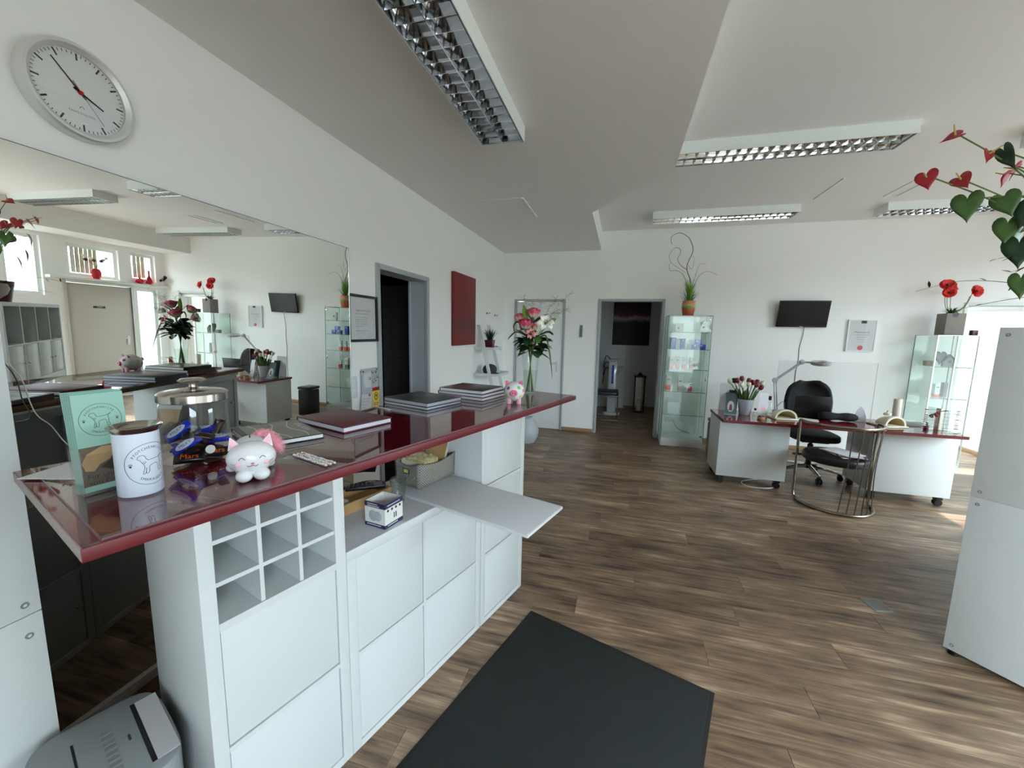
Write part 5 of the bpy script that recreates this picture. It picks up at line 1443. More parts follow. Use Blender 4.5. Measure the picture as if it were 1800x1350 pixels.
# right shelf unit: two stacked four-column cube units, its end panel faces the camera
AR = R(41)
for lev, (z0, lab) in enumerate(((0.03, 'white four-column cube shelf at the right picture edge, lower one of two stacked'), (0.82, 'white four-column cube shelf at the right picture edge, stacked on another'))):
    rs = thing('cube_shelf', lab, 'shelf', (3.472, 2.312, z0), AR, 'stacked cube shelves at the right edge')
    Lx = 1.49; Hh = 0.789
    if lev == 0: RS0 = rs
    for x in (0.0, Lx - BT):
        p_ = G().box(x, x + BT, -0.39, 0, 0, Hh).obj('end_panel', 'white', rs, bevel=0.0012)
        if x == 0:
            for yy in (-0.028, -0.36):
                for zz in (0.028, Hh - 0.032):
                    G().lathe([(0.0075, 0), (0.0075, 0.0016), (0.0045, 0.0022)], 16, mx=TR(0, yy, zz) @ RY(-90), cap=False).obj('screw_cap', 'ink_grey', p_)
    G().box(BT, Lx - BT, -0.39, 0, 0, BT).obj('bottom_board', 'white', rs); G().box(BT, Lx - BT, -0.39, 0, Hh - BT, Hh).obj('top_board', 'white', rs)
    cw = (Lx - 2 * BT - 3 * 0.016) / 4
    for k in range(4):
        xa = BT + k * (cw + 0.016)
        if k: G().box(xa - 0.016, xa, -0.39, 0, BT, Hh - BT).obj('divider', 'white', rs)
        G().box(xa, xa + cw, -0.39, 0, 0.3865, 0.4025).obj('shelf_board', 'white', rs)
        G().box(xa, xa + cw, -0.386, -0.38, BT, Hh - BT).obj('back_panel', 'grey_in', rs)
        rows = [(BT, 0.3865)] if lev == 1 else [(BT, 0.3865), (0.4025, Hh - BT)]
        for (za, zb) in rows:
            d_ = G().box(xa + 0.003, xa + cw - 0.003, -0.018, -0.003, za + 0.003, zb - 0.003).obj('door', 'white', rs, bevel=0.001)
            kx = xa + cw - 0.035 if k % 2 == 0 else xa + 0.035
            G().lathe([(0.005, 0), (0.004, 0.01), (0.010, 0.016), (0.010, 0.02), (0, 0.022)], 12, mx=TR(kx, -0.003, (za + zb) / 2) @ RX(-90)).obj('knob', 'steel', d_)
for k in range(4):
    pass
g = None
for (lx_, ly_) in ((0.03, -0.03), (0.03, -0.36), (1.46, -0.03), (1.46, -0.36)):
    ca, sa = math.cos(AR), math.sin(AR)
    G().lathe([(0.02, -0.03), (0.02, 0.0)], 12, mx=TR(lx_, ly_, 0)).obj('shelf_foot', 'black', RS0)

# anthurium in a cream bowl on top of the right shelf
ZS = 0.82 + 0.789
ca, sa = math.cos(AR), math.sin(AR)
def RSW(lx_, ly_): return (3.472 + lx_ * ca - ly_ * sa, 2.312 + lx_ * sa + ly_ * ca)
AX, AY = RSW(0.26, -0.20)
an = thing('anthurium_plant', 'anthurium with heart-shaped leaves and red flowers in a cream bowl', 'plant', (AX, AY, ZS))
G().lathe([(0.0, 0.0), (0.07, 0.0), (0.10, 0.01), (0.165, 0.07), (0.185, 0.12), (0.172, 0.165), (0.160, 0.165), (0.168, 0.12), (0.0, 0.10)], 40, cap=False).obj('bowl', 'cream_pot', an, smooth=True)
G().lathe([(0.0, 0.145), (0.160, 0.14)], 24, cap=False).obj('soil', 'twig', an, smooth=False)
def an_pt(x, y, z): return Vector((x - AX, y - AY, z - ZS))
cam_p = Vector((1.837, 0, 1.55))
def facing(p):  # direction from plant point to the room side
    return (Vector((-0.62, -0.70, 0.15))).normalized()
def an_leaf(w, L, Wd, roll, tilt, red=False, stem_bend=0.1, m=None, nrm=None):
    p = an_pt(*w)
    n = Vector(nrm).normalized() if nrm else facing(p)
    down = Vector((0, 0, -1)); down = (down - n * down.dot(n)).normalized()
    side = n.cross(down)
    d_ = (down * math.cos(R(roll)) + side * math.sin(R(roll))).normalized()
    mx = frame_to(p, d_, n)
    k_ = 0.62 if not red else 0.68
    L *= k_; Wd *= k_
    g = G(); heart_leaf(g, mx @ RY(tilt), L, Wd)
    o = g.obj('spathe' if red else 'leaf', m or ('spathe' if red else 'leaf'), an, smooth=True, solid=0.0018)
    base = Vector((p.x * 0.15, p.y * 0.15, 0.14))
    mid = (base + p) / 2 + Vector((0, 0, 0.10 + stem_bend))
    G().tube([base, (base + mid) / 2 + Vector((0, 0, 0.03)), mid, p], 0.0028, 6, smooth=5).obj('leaf_stalk', 'stem', an, smooth=True)
    if red:
        sp_ = mx @ RY(tilt) @ Vector((0.01, 0, 0.004)); sq = mx @ RY(tilt) @ Vector((0.012, 0, 0.05))
        G().tube([sp_, sq], [0.004, 0.0025], 7).obj('spadix', 'spadix', o, smooth=True)
    return o
# (x, y, z) of the leaf notch, length, width, roll, tilt
yy = 2.30
an_leaf((3.205, yy, 2.435), 0.085, 0.12, -80, 10, True, 0.06, nrm=(-0.3, -0.6, 0.9))
an_leaf((3.112, yy, 2.275), 0.105, 0.115, 12, 0, True, 0.02)
an_leaf((3.235, yy, 2.252), 0.105, 0.105, 35, 0, True, 0.02, nrm=(-0.75, -0.5, 0.45))
an_leaf((3.318, yy, 2.352), 0.085, 0.07, -25, 10, True, 0.06, nrm=(0.3, -0.6, 0.4))
an_leaf((3.272, yy, 2.162), 0.17, 0.165, 6, 0)
an_leaf((3.400, yy, 2.160), 0.150, 0.150, 20, 0)
an_leaf((3.372, yy, 2.352), 0.165, 0.10, 30, 30, nrm=(-0.9, -0.05, 0.45), m='leaf_dark')
an_leaf((3.425, yy, 2.055), 0.155, 0.140, 0, 0)
an_leaf((3.465, 2.26, 2.11), 0.16, 0.14, -15, 0, m='leaf_dark')
an_leaf((3.455, 2.27, 1.965), 0.185, 0.165, 5, 0, m='leaf_dark')
an_leaf((3.475, 2.26, 1.815), 0.150, 0.120, 5, 0)
an_leaf((3.50, 2.32, 2.38), 0.14, 0.12, 5, 20, m='leaf_dark')
an_leaf((3.56, 2.22, 2.25), 0.16, 0.15, -10, 10)
an_leaf((3.62, 2.50, 2.20), 0.16, 0.15, 40, 10, nrm=(-0.7, 0.6, 0.3))
an_leaf((3.70, 2.62, 2.08), 0.16, 0.15, 10, 10, nrm=(-0.5, 0.8, 0.3))
an_leaf((3.80, 2.70, 2.24), 0.16, 0.15, -20, 10, nrm=(-0.3, 0.8, 0.4))
an_leaf((3.90, 2.66, 2.02), 0.16, 0.15, 10, 10, nrm=(-0.4, 0.7, 0.4), m='leaf_dark')
an_leaf((3.72, 2.72, 2.42), 0.10, 0.11, 10, 10, True, nrm=(-0.6, 0.6, 0.6))
an_leaf((3.62, 2.62, 2.36), 0.10, 0.11, -30, 10, True, nrm=(-0.6, 0.5, 0.7))
an_leaf((3.98, 2.74, 2.36), 0.10, 0.09, 50, 10, True, nrm=(-0.6, 0.5, 0.7))
an_leaf((4.0, 2.4, 2.15), 0.16, 0.15, 10, 10, nrm=(0.6, -0.3, 0.6), m='leaf_dark')
an_leaf((3.85, 2.25, 2.3), 0.16, 0.15, 10, 20, nrm=(0.2, -0.5, 0.8))
rnd = random.Random(8)
for i in range(12):
    a = rnd.uniform(0, 2 * PI)
    an_leaf((AX + 0.12 * math.cos(a), AY + 0.12 * math.sin(a), ZS + rnd.uniform(0.24, 0.42)), 0.13, 0.11, rnd.uniform(-40, 40), 10, nrm=(math.cos(a), math.sin(a), 0.6), m=('leaf_dark' if i % 2 else 'leaf'))
# dry twigs
for pts in (((-0.10, 0.06, 0.16), (-0.20, 0.18, 0.22), (-0.30, 0.30, 0.24), (-0.42, 0.40, 0.20)), ((-0.08, 0.08, 0.16), (-0.14, 0.26, 0.14), (-0.2, 0.4, 0.11)), ((-0.12, -0.02, 0.2), (-0.30, -0.06, 0.30), (-0.42, -0.08, 0.29)), ((-0.12, -0.03, 0.18), (-0.28, -0.08, 0.26), (-0.38, -0.10, 0.23))):
    P_ = spline([Vector(p) for p in pts], 5)
    tw_ = G().tube(P_, [0.0018, 0.0008], 5).obj('dry_twig', 'twig', an)
    for k in range(4, len(P_), 3):
        g = G(); leaf_mesh(g, frame_to(P_[k], (rnd.uniform(-1, 0), rnd.uniform(-0.3, 1), rnd.uniform(-0.6, 0.6))), 0.04, 0.014, 0.1, 0.1); g.obj('twig_leaf', 'leaf_dark', tw_, smooth=True)
bx2, by2 = RSW(0.62, -0.20)
p2 = thing('burgundy_flower_pot', 'empty burgundy flower pot on the right cube shelf behind the cream bowl', 'pot', (bx2, by2, ZS))
G().lathe([(0.0, 0.0), (0.085, 0.0), (0.115, 0.17), (0.118, 0.20), (0.108, 0.20), (0.104, 0.165), (0.0, 0.15)], 32, cap=False).obj('pot', 'burg_pot', p2, smooth=True)
# ================================================================ ladder shelf with plant
ls_ = thing('ladder_shelf', 'small white leaning ladder shelf by the left wall', 'shelf', (0.0, 4.85, 0.0))
for y in (0.0, 0.40):
    G().add([(0.445, y - 0.012, 0), (0.485, y - 0.012, 0), (0.485, y + 0.012, 0), (0.445, y + 0.012, 0), (0.045, y - 0.012, 1.62), (0.085, y - 0.012, 1.62), (0.085, y + 0.012, 1.62), (0.045, y + 0.012, 1.62)], [(0, 3, 2, 1), (4, 5, 6, 7), (0, 1, 5, 4), (1, 2, 6, 5), (2, 3, 7, 6), (3, 0, 4, 7)]).obj('side_rail', 'white', ls_, smooth=False)
for z, xb in ((1.30, 0.27), (0.965, 0.36), (0.63, 0.45), (0.30, 0.53)):
    t_ = G().box(0.02, xb, -0.03 if z < 1.2 else 0.012, 0.43 if z < 1.2 else 0.388, z, z + 0.012).obj('tray_shelf', 'white', ls_, smooth=False)
    g = G()
    y0, y1 = (-0.03, 0.43) if z < 1.2 else (0.012, 0.388)
    g.box(0.02, xb, y0, y0 + 0.01, z + 0.012, z + 0.035); g.box(0.02, xb, y1 - 0.01, y1, z + 0.012, z + 0.035); g.box(xb - 0.01, xb, y0 + 0.01, y1 - 0.01, z + 0.012, z + 0.035)
    g.obj('tray_rim', 'white', t_, smooth=False)
gp = thing('potted_grass', 'spiky dark green plant in a burgundy pot on the ladder shelf', 'plant', (0.165, 5.02, 1.312))
G().lathe([(0.0, 0.0), (0.055, 0.0), (0.072, 0.115), (0.066, 0.115), (0.06, 0.10), (0.0, 0.10)], 4, mx=RZ(45) @ SCL(1.1, 1.1, 1), cap=False).obj('square_pot', 'burg_pot', gp, smooth=False)
g = G(); grass(g, (0, 0, 0.10), 90, 0.19, 0.15, 0.009, 3); g.obj('blades', 'leaf_dark', gp, smooth=False)
cp = thing('knitted_cap', 'dark grey folded cap lying on the ladder shelf', 'cap', (0.17, 5.02, 0.978))
g = G(); g.ell((0, 0, 0.055), (0.075, 0.10, 0.075), 20, 12)
o = g.obj('cap_body', 'grey_cap', cp, smooth=True)
for v in o.data.vertices: v.co.z = max(0.0, v.co.z); v.co.x += 0.02 * math.sin(v.co.y * 30)
G().box(0.03, 0.105, -0.07, 0.07, 0.0, 0.012).obj('brim', 'grey_cap', cp, bevel=0.004)
tc_ = thing('trailing_cloth', 'dark red trailing leaf beside the pot on the ladder shelf', 'leaf', (0.225, 5.14, 1.312))
g = G(); leaf_mesh(g, TR(-0.02, -0.03, 0.04) @ RZ(60) @ RY(20), 0.13, 0.03, 0.2, 0.2); g.obj('dry_leaf', 'burg_pot', tc_, smooth=True, solid=0.002)
rb = thing('red_candle_holder', 'small red tealight holder on the lower ladder shelf', 'candle holder', (0.33, 5.06, 0.642))
G().lathe([(0.0, 0.0), (0.05, 0.0), (0.05, 0.035), (0.03, 0.045), (0.032, 0.075), (0.0, 0.075)], 20, cap=False).obj('holder', 'red', rb, smooth=True)
wb = thing('floor_bag', 'pale grey round floor vase behind the far end of the counter', 'vase', (0.62, 5.35, 0.0))
G().lathe([(0.0, 0.0), (0.11, 0.0), (0.16, 0.08), (0.17, 0.18), (0.12, 0.30), (0.07, 0.34), (0.08, 0.36), (0.06, 0.355), (0.06, 0.34), (0.0, 0.30)], 28, cap=False).obj('vase_body', 'pot_grey', wb, smooth=True)

# ================================================================ display cabinets
def display(name, label, x0, x1, y0, y1, h, base_h, shelves, split=None, base_m='grey_in'):
    t = thing(name, label, 'display cabinet', (x0, y0, 0))
    w, d = x1 - x0, y1 - y0
    G().box(0, w, 0, d, 0.0, base_h).obj('plinth', base_m, t, bevel=0.003)
    G().box(0, w, 0, d, h - 0.012, h).obj('top_panel', 'glass_green', t, smooth=False)
    for nm, b in (('front_pane', (0.004, w - 0.004, 0, 0.004, base_h, h - 0.012)), ('back_pane', (0.004, w - 0.004, d - 0.004, d, base_h, h - 0.012)), ('side_pane', (0, 0.004, 0, d, base_h, h - 0.012)), ('side_pane', (w - 0.004, w, 0, d, base_h, h - 0.012))):
        G().box(*b).obj(nm, 'glass_green', t, smooth=False)
    for (x, y) in ((0, 0), (w, 0), (0, d), (w, d)):
        G().cbox((x, y, (h + base_h) / 2), (0.006, 0.006, h - base_h)).obj('edge_strip', 'glass_edge', t, smooth=False)
    g = G()
    g.box(-0.003, w + 0.003, -0.003, 0.005, h - 0.004, h + 0.002); g.box(-0.003, w + 0.003, d - 0.005, d + 0.003, h - 0.004, h + 0.002); g.box(-0.003, 0.005, 0.005, d - 0.005, h - 0.004, h + 0.002); g.box(w - 0.005, w + 0.003, 0.005, d - 0.005, h - 0.004, h + 0.002)
    g.obj('top_rim', 'glass_edge' if split is None else 'alu', t, smooth=False)
    for z in shelves:
        s_ = G().box(0.012, w - 0.012, 0.012, d - 0.008, z - 0.005, z).obj('glass_shelf', 'glass_green', t, smooth=False)
        G().box(0.012, w - 0.012, 0.009, 0.012, z - 0.006, z + 0.001).obj('shelf_edge', 'glass_edge', s_, smooth=False)
        for (x, y) in ((0.012, 0.06), (w - 0.012, 0.06), (0.012, d - 0.06), (w - 0.012, d - 0.06)):
            G().cbox((x, y, z - 0.01), (0.012, 0.012, 0.008)).obj('shelf_pin', 'steel', s_, smooth=False)
    if split is not None:
        G().box(split - 0.008, split + 0.008, -0.008, 0.0, base_h, h - 0.012).obj('door_profile', 'alu', t, bevel=0.002)
        G().box(-0.006, 0.006, -0.006, 0.006, base_h, h).obj('corner_profile', 'alu', t); G().box(w - 0.006, w + 0.006, -0.006, 0.006, base_h, h).obj('corner_profile', 'alu', t)
    else:
        G().cbox((w - 0.03, -0.008, (h + base_h) / 2), (0.012, 0.016, 0.05)).obj('lock', 'steel', t, bevel=0.002)
        for z in (h - 0.05, base_h + 0.05): G().cbox((w - 0.03, -0.004, z), (0.03, 0.01, 0.02)).obj('hinge', 'steel', t, bevel=0.002)
    return t
SZ = [1.578, 1.352, 1.076, 0.770, 0.446]
display('glass_display_cabinet', 'tall narrow glass display cabinet beside the open doorway', 2.445, 2.985, 5.80, 6.165, 1.80, 0.115, SZ)
def carton(name, label, x0, x1, z0, z1, y, dep, m, band=None, dot=None, group=None, cat='carton', bm='carton_white'):
    t = thing(name, label, cat, ((x0 + x1) / 2, y, z0 + 0.0008), group=group)
    w = x1 - x0; h = z1 - z0
    if band:
        G().box(-w / 2, w / 2, -dep / 2, dep / 2, 0, h * band).obj('lower_box', m, t, bevel=0.0015)
        G().box(-w / 2, w / 2, -dep / 2, dep / 2, h * band, h).obj('upper_box', bm, t, bevel=0.0015)
        G().box(-w * 0.3, w * 0.3, -dep / 2 - 0.0006, -dep / 2, h * 0.72, h * 0.78).obj('label_print', 'ink_grey', t, smooth=False)
    else:
        G().box(-w / 2, w / 2, -dep / 2, dep / 2, 0, h).obj('box', m, t, bevel=0.0015)
    if dot: G().lathe([(min(w, h) * 0.18, 0), (min(w, h) * 0.18, 0.0008), (0, 0.0008)], 14, mx=TR(dot[0] * w, -dep / 2, dot[1] * h) @ RX(90)).obj('round_logo', dot[2], t)
    return t
YI = 5.93
gr = 'skincare cartons in the tall display cabinet'
carton('skincare_carton', 'white carton with pink print at the left of the top glass shelf', 2.55, 2.65, SZ[0], 1.70, YI, 0.05, 'carton_white', dot=(-0.15, 0.45, 'pig_purple'), group=gr)
carton('skincare_carton', 'white carton with dark red oval at the right of the top glass shelf', 2.855, 2.945, SZ[0], 1.72, YI, 0.05, 'carton_white', dot=(0.0, 0.5, 'burg'), group=gr)
carton('skincare_carton', 'tall blue carton at the left of the second glass shelf', 2.50, 2.568, SZ[1], 1.505, YI, 0.06, 'blue_box', dot=(0.12, 0.8, 'silver_txt'), group=gr)
carton('skincare_carton', 'tall slim blue carton standing alone on the second glass shelf', 2.626, 2.688, SZ[1], 1.492, YI, 0.06, 'blue_box', dot=(0.0, 0.82, 'silver_txt'), group=gr)
carton('skincare_carton', 'small blue carton, left one under the bright blue carton', 2.772, 2.853, SZ[1], 1.418, YI, 0.06, 'blue_box', dot=(0.0, 0.75, 'silver_txt'), group=gr)
carton('skincare_carton', 'small blue carton, right one under the bright blue carton', 2.866, 2.947, SZ[1], 1.418, YI, 0.06, 'blue_box', dot=(-0.2, 0.75, 'silver_txt'), group=gr)
carton('skincare_carton', 'bright blue carton on top of two small blue cartons', 2.812, 2.886, 1.4195, 1.483, YI, 0.06, 'blue_box2', dot=(-0.2, 0.65, 'silver_txt'), group=gr)
for x, w_ in ((2.506, 'first'), (2.585, 'second'), (2.664, 'third'), (2.762, 'fourth')):
    carton('skincare_carton', '%s orange and white carton from the left on the third glass shelf' % w_, x, x + 0.046, SZ[2], 1.235, YI, 0.046, 'orange', 0.38, group=gr)
carton('skincare_carton', 'larger orange and white carton at the left of the fourth glass shelf', 2.475, 2.542, SZ[3], 0.975, YI, 0.05, 'orange', 0.36, group=gr)
carton('skincare_carton', 'brown and white carton in the middle of the fourth glass shelf', 2.632, 2.694, SZ[3], 0.950, YI, 0.05, 'taupe', 0.36, group=gr)
carton('skincare_carton', 'rose red and white carton at the right of the fourth glass shelf', 2.770, 2.818, SZ[3], 0.90, YI, 0.05, 'rosered', 0.5, group=gr)
pc = thing('price_card', 'white card leaning on the fifth glass shelf', 'card', (2.60, 5.93, SZ[4] + 0.001), rot=(R(-8), 0, 0))
G().box(-0.075, 0.075, -0.001, 0.001, 0, 0.15).obj('card', 'paper', pc, smooth=False)
so = thing('wall_socket', 'white double socket with a cable behind the tall display cabinet', 'socket', (2.60, D, 0.31))
G().box(-0.075, 0.075, -0.012, 0, -0.04, 0.04).obj('plate', 'ceramic', so, bevel=0.003)
G().tube([(0.04, -0.012, 0), (0.05, -0.016, -0.05), (0.12, -0.016, -0.14), (0.28, -0.016, -0.19)], 0.005, 6, smooth=5).obj('cable', 'cable_grey', so)

# twig and grass arrangement on the tall cabinet
ta = thing('twig_arrangement', 'twisted twigs and green grass in a copper pot on the display cabinet', 'plant', (2.70, 5.95, 1.8025))
G().lathe([(0.0, 0.0), (0.062, 0.0), (0.07, 0.01), (0.088, 0.12), (0.082, 0.20), (0.074, 0.20), (0.0, 0.18)], 28, cap=False).obj('pot', 'copper_pot', ta, smooth=True)
G().box(-0.03, 0.02, -0.088, -0.08, 0.09, 0.13).obj('pot_label', 'leaf_light', ta, bevel=0.003)
g = G(); grass(g, (0, 0, 0.17), 130, 0.36, 0.11, 0.009, 5, 0.3); g.obj('grass_blades', 'leaf_light', ta, smooth=False)
g = G(); grass(g, (0, 0, 0.17), 60, 0.26, 0.26, 0.006, 6, 1.2); g.obj('drooping_blades', 'leaf', ta, smooth=False)
def twp(*pts): return [Vector((x - 2.70, y - 5.95, z - 1.8025)) for x, y, z in pts]
for pts, r_ in ((twp((2.70, 5.95, 1.98), (2.70, 5.95, 2.25), (2.637, 5.94, 2.45), (2.70, 5.95, 2.66), (2.655, 5.94, 2.80), (2.60, 5.94, 2.86), (2.52, 5.93, 2.895), (2.44, 5.93, 2.87), (2.41, 5.93, 2.82), (2.43, 5.93, 2.75)), 0.006),
    (twp((2.64, 5.95, 2.42), (2.58, 5.92, 2.45), (2.53, 5.90, 2.50), (2.51, 5.9, 2.56), (2.54, 5.9, 2.62), (2.53, 5.9, 2.68), (2.48, 5.9, 2.70), (2.43, 5.9, 2.66), (2.40, 5.9, 2.58), (2.44, 5.9, 2.50), (2.52, 5.9, 2.44), (2.62, 5.94, 2.38)), 0.0035),
    (twp((2.70, 5.95, 2.1), (2.60, 5.92, 2.34), (2.50, 5.9, 2.40), (2.43, 5.9, 2.40), (2.41, 5.9, 2.46), (2.43, 5.9, 2.52)), 0.0035),
    (twp((2.72, 5.95, 2.1), (2.78, 5.93, 2.30), (2.86, 5.92, 2.38), (2.95, 5.92, 2.37), (3.02, 5.92, 2.33)), 0.003),
    (twp((2.71, 5.95, 2.1), (2.76, 5.97, 2.35), (2.80, 5.97, 2.48), (2.88, 5.97, 2.49)), 0.0025),
    (twp((2.64, 5.95, 2.5), (2.70, 5.93, 2.42), (2.72, 5.93, 2.55), (2.69, 5.93, 2.6)), 0.002)):
    G().tube(pts, [r_, r_ * 0.4], 6, smooth=5).obj('twig', 'twig', ta, smooth=True)

# second display cabinet
display('low_glass_cabinet', 'glass cabinet with silver profiles in the right back corner', 5.362, 5.742, 5.75, 6.12, 1.60, 0.06, [1.235, 0.865, 0.47], split=0.19, base_m='light_box')
carton('wooden_block', 'small reddish wooden box on the upper shelf of the right glass cabinet', 5.375, 5.455, 1.2355, 1.295, 5.92, 0.06, 'taupe', cat='box')
hd = thing('house_ornament', 'grey house-shaped ornament on the upper shelf of the right glass cabinet', 'ornament', (5.60, 5.92, 1.236))
G().add([(-0.055, -0.02, 0), (0.055, -0.02, 0), (0.055, 0.02, 0), (-0.055, 0.02, 0), (-0.055, -0.02, 0.06), (0.055, -0.02, 0.06), (0.055, 0.02, 0.06), (-0.055, 0.02, 0.06), (0, -0.02, 0.125), (0, 0.02, 0.125)], [(0, 1, 5, 8, 4), (3, 7, 9, 6, 2), (0, 3, 2, 1), (0, 4, 7, 3), (1, 2, 6, 5), (4, 8, 9, 7), (5, 6, 9, 8)]).obj('house_body', 'concrete', hd, smooth=False)
for sg in (-1, 1): G().box(-0.008, 0.082, -0.024, 0.024, 0, 0.008, mx=TR(0, 0, 0.131) @ RY(50 if sg > 0 else 130)).obj('roof_board', 'ink', hd, smooth=False)
G().lathe([(0.016, 0), (0.016, 0.002), (0, 0.002)], 14, mx=TR(0, -0.0205, 0.055) @ RX(90)).obj('round_window', 'ink', hd)
bh_ = thing('black_heart_ornament', 'black heart ornament beside the small house in the right glass cabinet', 'ornament', (5.515, 5.92, 1.236))
g = G(); heart_leaf(g, TR(0, 0, 0.135) @ RX(90) @ RZ(-90), 0.12, 0.11, 0.0); g.obj('heart', 'black', bh_, smooth=True, solid=0.02)
carton('perfume_carton', 'white and orange carton on the middle shelf of the right glass cabinet', 5.50, 5.55, 0.8655, 1.02, 5.92, 0.05, 'orange', 0.2, cat='carton')
carton('perfume_carton', 'slim grey carton on the middle shelf of the right glass cabinet', 5.58, 5.62, 0.8655, 1.04, 5.92, 0.05, 'concrete', cat='carton')
carton('burgundy_box', 'tiny burgundy box on top of the right glass cabinet', 5.685, 5.735, 1.603, 1.662, 5.80, 0.05, 'burg_pot', cat='box')
pp = thing('poppy_pot', 'red paper poppies in a square grey concrete pot', 'plant', (5.545, 5.90, 1.603))
g = G(); g.box(-0.09, 0.09, -0.08, 0.08, 0, 0.25); pt_ = g.obj('square_pot', 'concrete', pp, bevel=0.004)
G().lathe([(0.0, 0.0), (0.028, 0.0), (0.028, 0.001)], 16, mx=TR(-0.01, -0.081, 0.235) @ RX(90)).obj('finger_hole', 'black', pt_)
def poppy(p, r, axis):
    q = Matrix.Translation(Vector(p)) @ Vector(axis).to_track_quat('Z', 'Y').to_matrix().to_4x4()
    root = None
    for ring in (0, 1):
        for i in range(5):
            def fn(u, v, ring=ring):
                a = (u - 0.5) * 1.5
                rr_ = r * (1.0 - 0.25 * ring) * v
                return (rr_ * math.cos(a), rr_ * math.sin(a), r * (0.25 + 0.35 * ring) * v ** 1.5 + 0.05 * r * math.sin(u * 14) * v)
            g = G(); g.sheet(fn, 8, 5, mx=q @ RZ(72 * i + 36 * ring))
            o = g.obj('petal', 'poppy', pp if root is None else root, smooth=True, solid=0.001)
            if root is None: root = o; o.name = 'poppy_flower'
    g = G(); g.ell((0, 0, r * 0.2), (r * 0.2, r * 0.2, r * 0.2), 10, 8, mx=q); g.obj('flower_heart', 'burg', root, smooth=True)
poppy((-0.10, -0.03, 0.565), 0.075, (-0.2, -0.8, 0.5)); poppy((-0.09, -0.06, 0.485), 0.06, (-0.4, -0.8, 0.1)); poppy((0.17, -0.02, 0.50), 0.07, (0.3, -0.9, 0.2)); poppy((-0.02, 0.03, 0.54), 0.06, (0.5, -0.6, 0.5))
for p in ((-0.10, 0.0, 0.55), (-0.09, -0.03, 0.47), (0.16, 0.0, 0.49), (-0.02, 0.03, 0.53), (0.15, 0.01, 0.45)):
    G().tube([(0.0, 0.0, 0.24), (p[0] * 0.7, p[1] * 0.6, 0.33), p], 0.003, 6, smooth=5).obj('stem', 'stem', pp)
g = G(); grass(g, (0, 0, 0.24), 70, 0.10, 0.14, 0.012, 9, 0.8); g.obj('short_leaves', 'leaf', pp, smooth=False)

# pedal bin
bn = thing('pedal_bin', 'dark grey pedal bin between display cabinet and nail desk', 'bin', (3.10, 5.52, 0))
G().box(-0.10, 0.10, -0.13, 0.13, 0.0, 0.42).obj('bin_body', 'bin_dark', bn, bevel=0.012)
G().box(-0.105, 0.105, -0.14, 0.135, 0.43, 0.475).obj('bin_lid', 'bin_dark', bn, bevel=0.012)
G().box(-0.03, 0.03, -0.17, -0.13, 0.012, 0.024).obj('pedal', 'black', bn, bevel=0.003)

# ================================================================ nail desk
nd = thing('nail_desk', 'white nail desk with burgundy top and two pedestals on castors', 'desk', (2.865, 4.31, 0))
DX, DY = 1.945, 0.60
tp_ = G().box(0, DX, 0, DY, 0.686, 0.714).obj('desk_top', 'burg_top', nd, smooth=False)
for b in ((-0.002, DX + 0.002, -0.002, 0, 0.686, 0.714), (-0.002, 0, 0, DY, 0.686, 0.714), (DX, DX + 0.002, 0, DY, 0.686, 0.714)):
    G().box(*b).obj('edge_band', 'burg_edge', tp_, smooth=False)
for x0, x1, nm in ((0.005, 0.64, 'left'), (1.335, 1.975, 'right')):
    p_ = G().box(x0, x1, 0.135, 0.165, 0.095, 0.684).obj('front_panel', 'white2', nd, bevel=0.0015)
    G().box(x0, x0 + 0.018, 0.165, 0.585, 0.095, 0.684).obj('side_panel', 'white2', nd, bevel=0.001)
    G().box(x1 - 0.018, x1, 0.165, 0.585, 0.095, 0.684).obj('side_panel', 'white2', nd, bevel=0.001)
    G().box(x0 + 0.018, x1 - 0.018, 0.165, 0.585, 0.095, 0.115).obj('bottom_board', 'white2', nd)
    for k in range(3):
        dr = G().box(x0 + 0.022, x1 - 0.022, 0.57, 0.588, 0.125 + k * 0.185, 0.30 + k * 0.185).obj('drawer', 'white2', nd, bevel=0.001)
        G().tube([((x0 + x1) / 2 - 0.06, 0.605, 0.22 + k * 0.185), ((x0 + x1) / 2 + 0.06, 0.605, 0.22 + k * 0.185)], 0.005, 6).obj('drawer_pull', 'alu', dr)
    for x in (x0 + 0.055, x1 - 0.055):
        for y in (0.19, 0.55):
            g = G(); g.lathe([(0.03, -0.022), (0.032, 0), (0.03, 0.022)], 20, mx=TR(x, y, 0.032) @ RX(90)); g.cbox((x, y, 0.078), (0.05, 0.05, 0.034))
            g.obj('castor', 'black', nd, smooth=True)
G().box(0.64, 1.335, 0.50, 0.585, 0.655, 0.684).obj('cross_rail', 'white2', nd)
# acrylic screen
sc_ = thing('acrylic_screen', 'clear acrylic protective screen standing on the nail desk', 'screen', (3.444, 4.745, 0.7145))
G().box(0, 0.86, -0.002, 0.002, 0.0, 0.585).obj('acrylic_sheet', 'acryl', sc_, smooth=False)
g = G(); g.box(0, 0.86, -0.0022, 0.0022, 0.585, 0.588); g.box(-0.002, 0, -0.0022, 0.0022, 0, 0.588); g.box(0.86, 0.862, -0.0022, 0.0022, 0, 0.588)
g.obj('polished_edge', 'ceramic', sc_, smooth=False)
G().box(0.10, 0.16, -0.06, 0.06, 0.0, 0.005).obj('stand_foot', 'acryl', sc_, smooth=False); G().box(0.70, 0.76, -0.06, 0.06, 0.0, 0.005).obj('stand_foot', 'acryl', sc_, smooth=False)
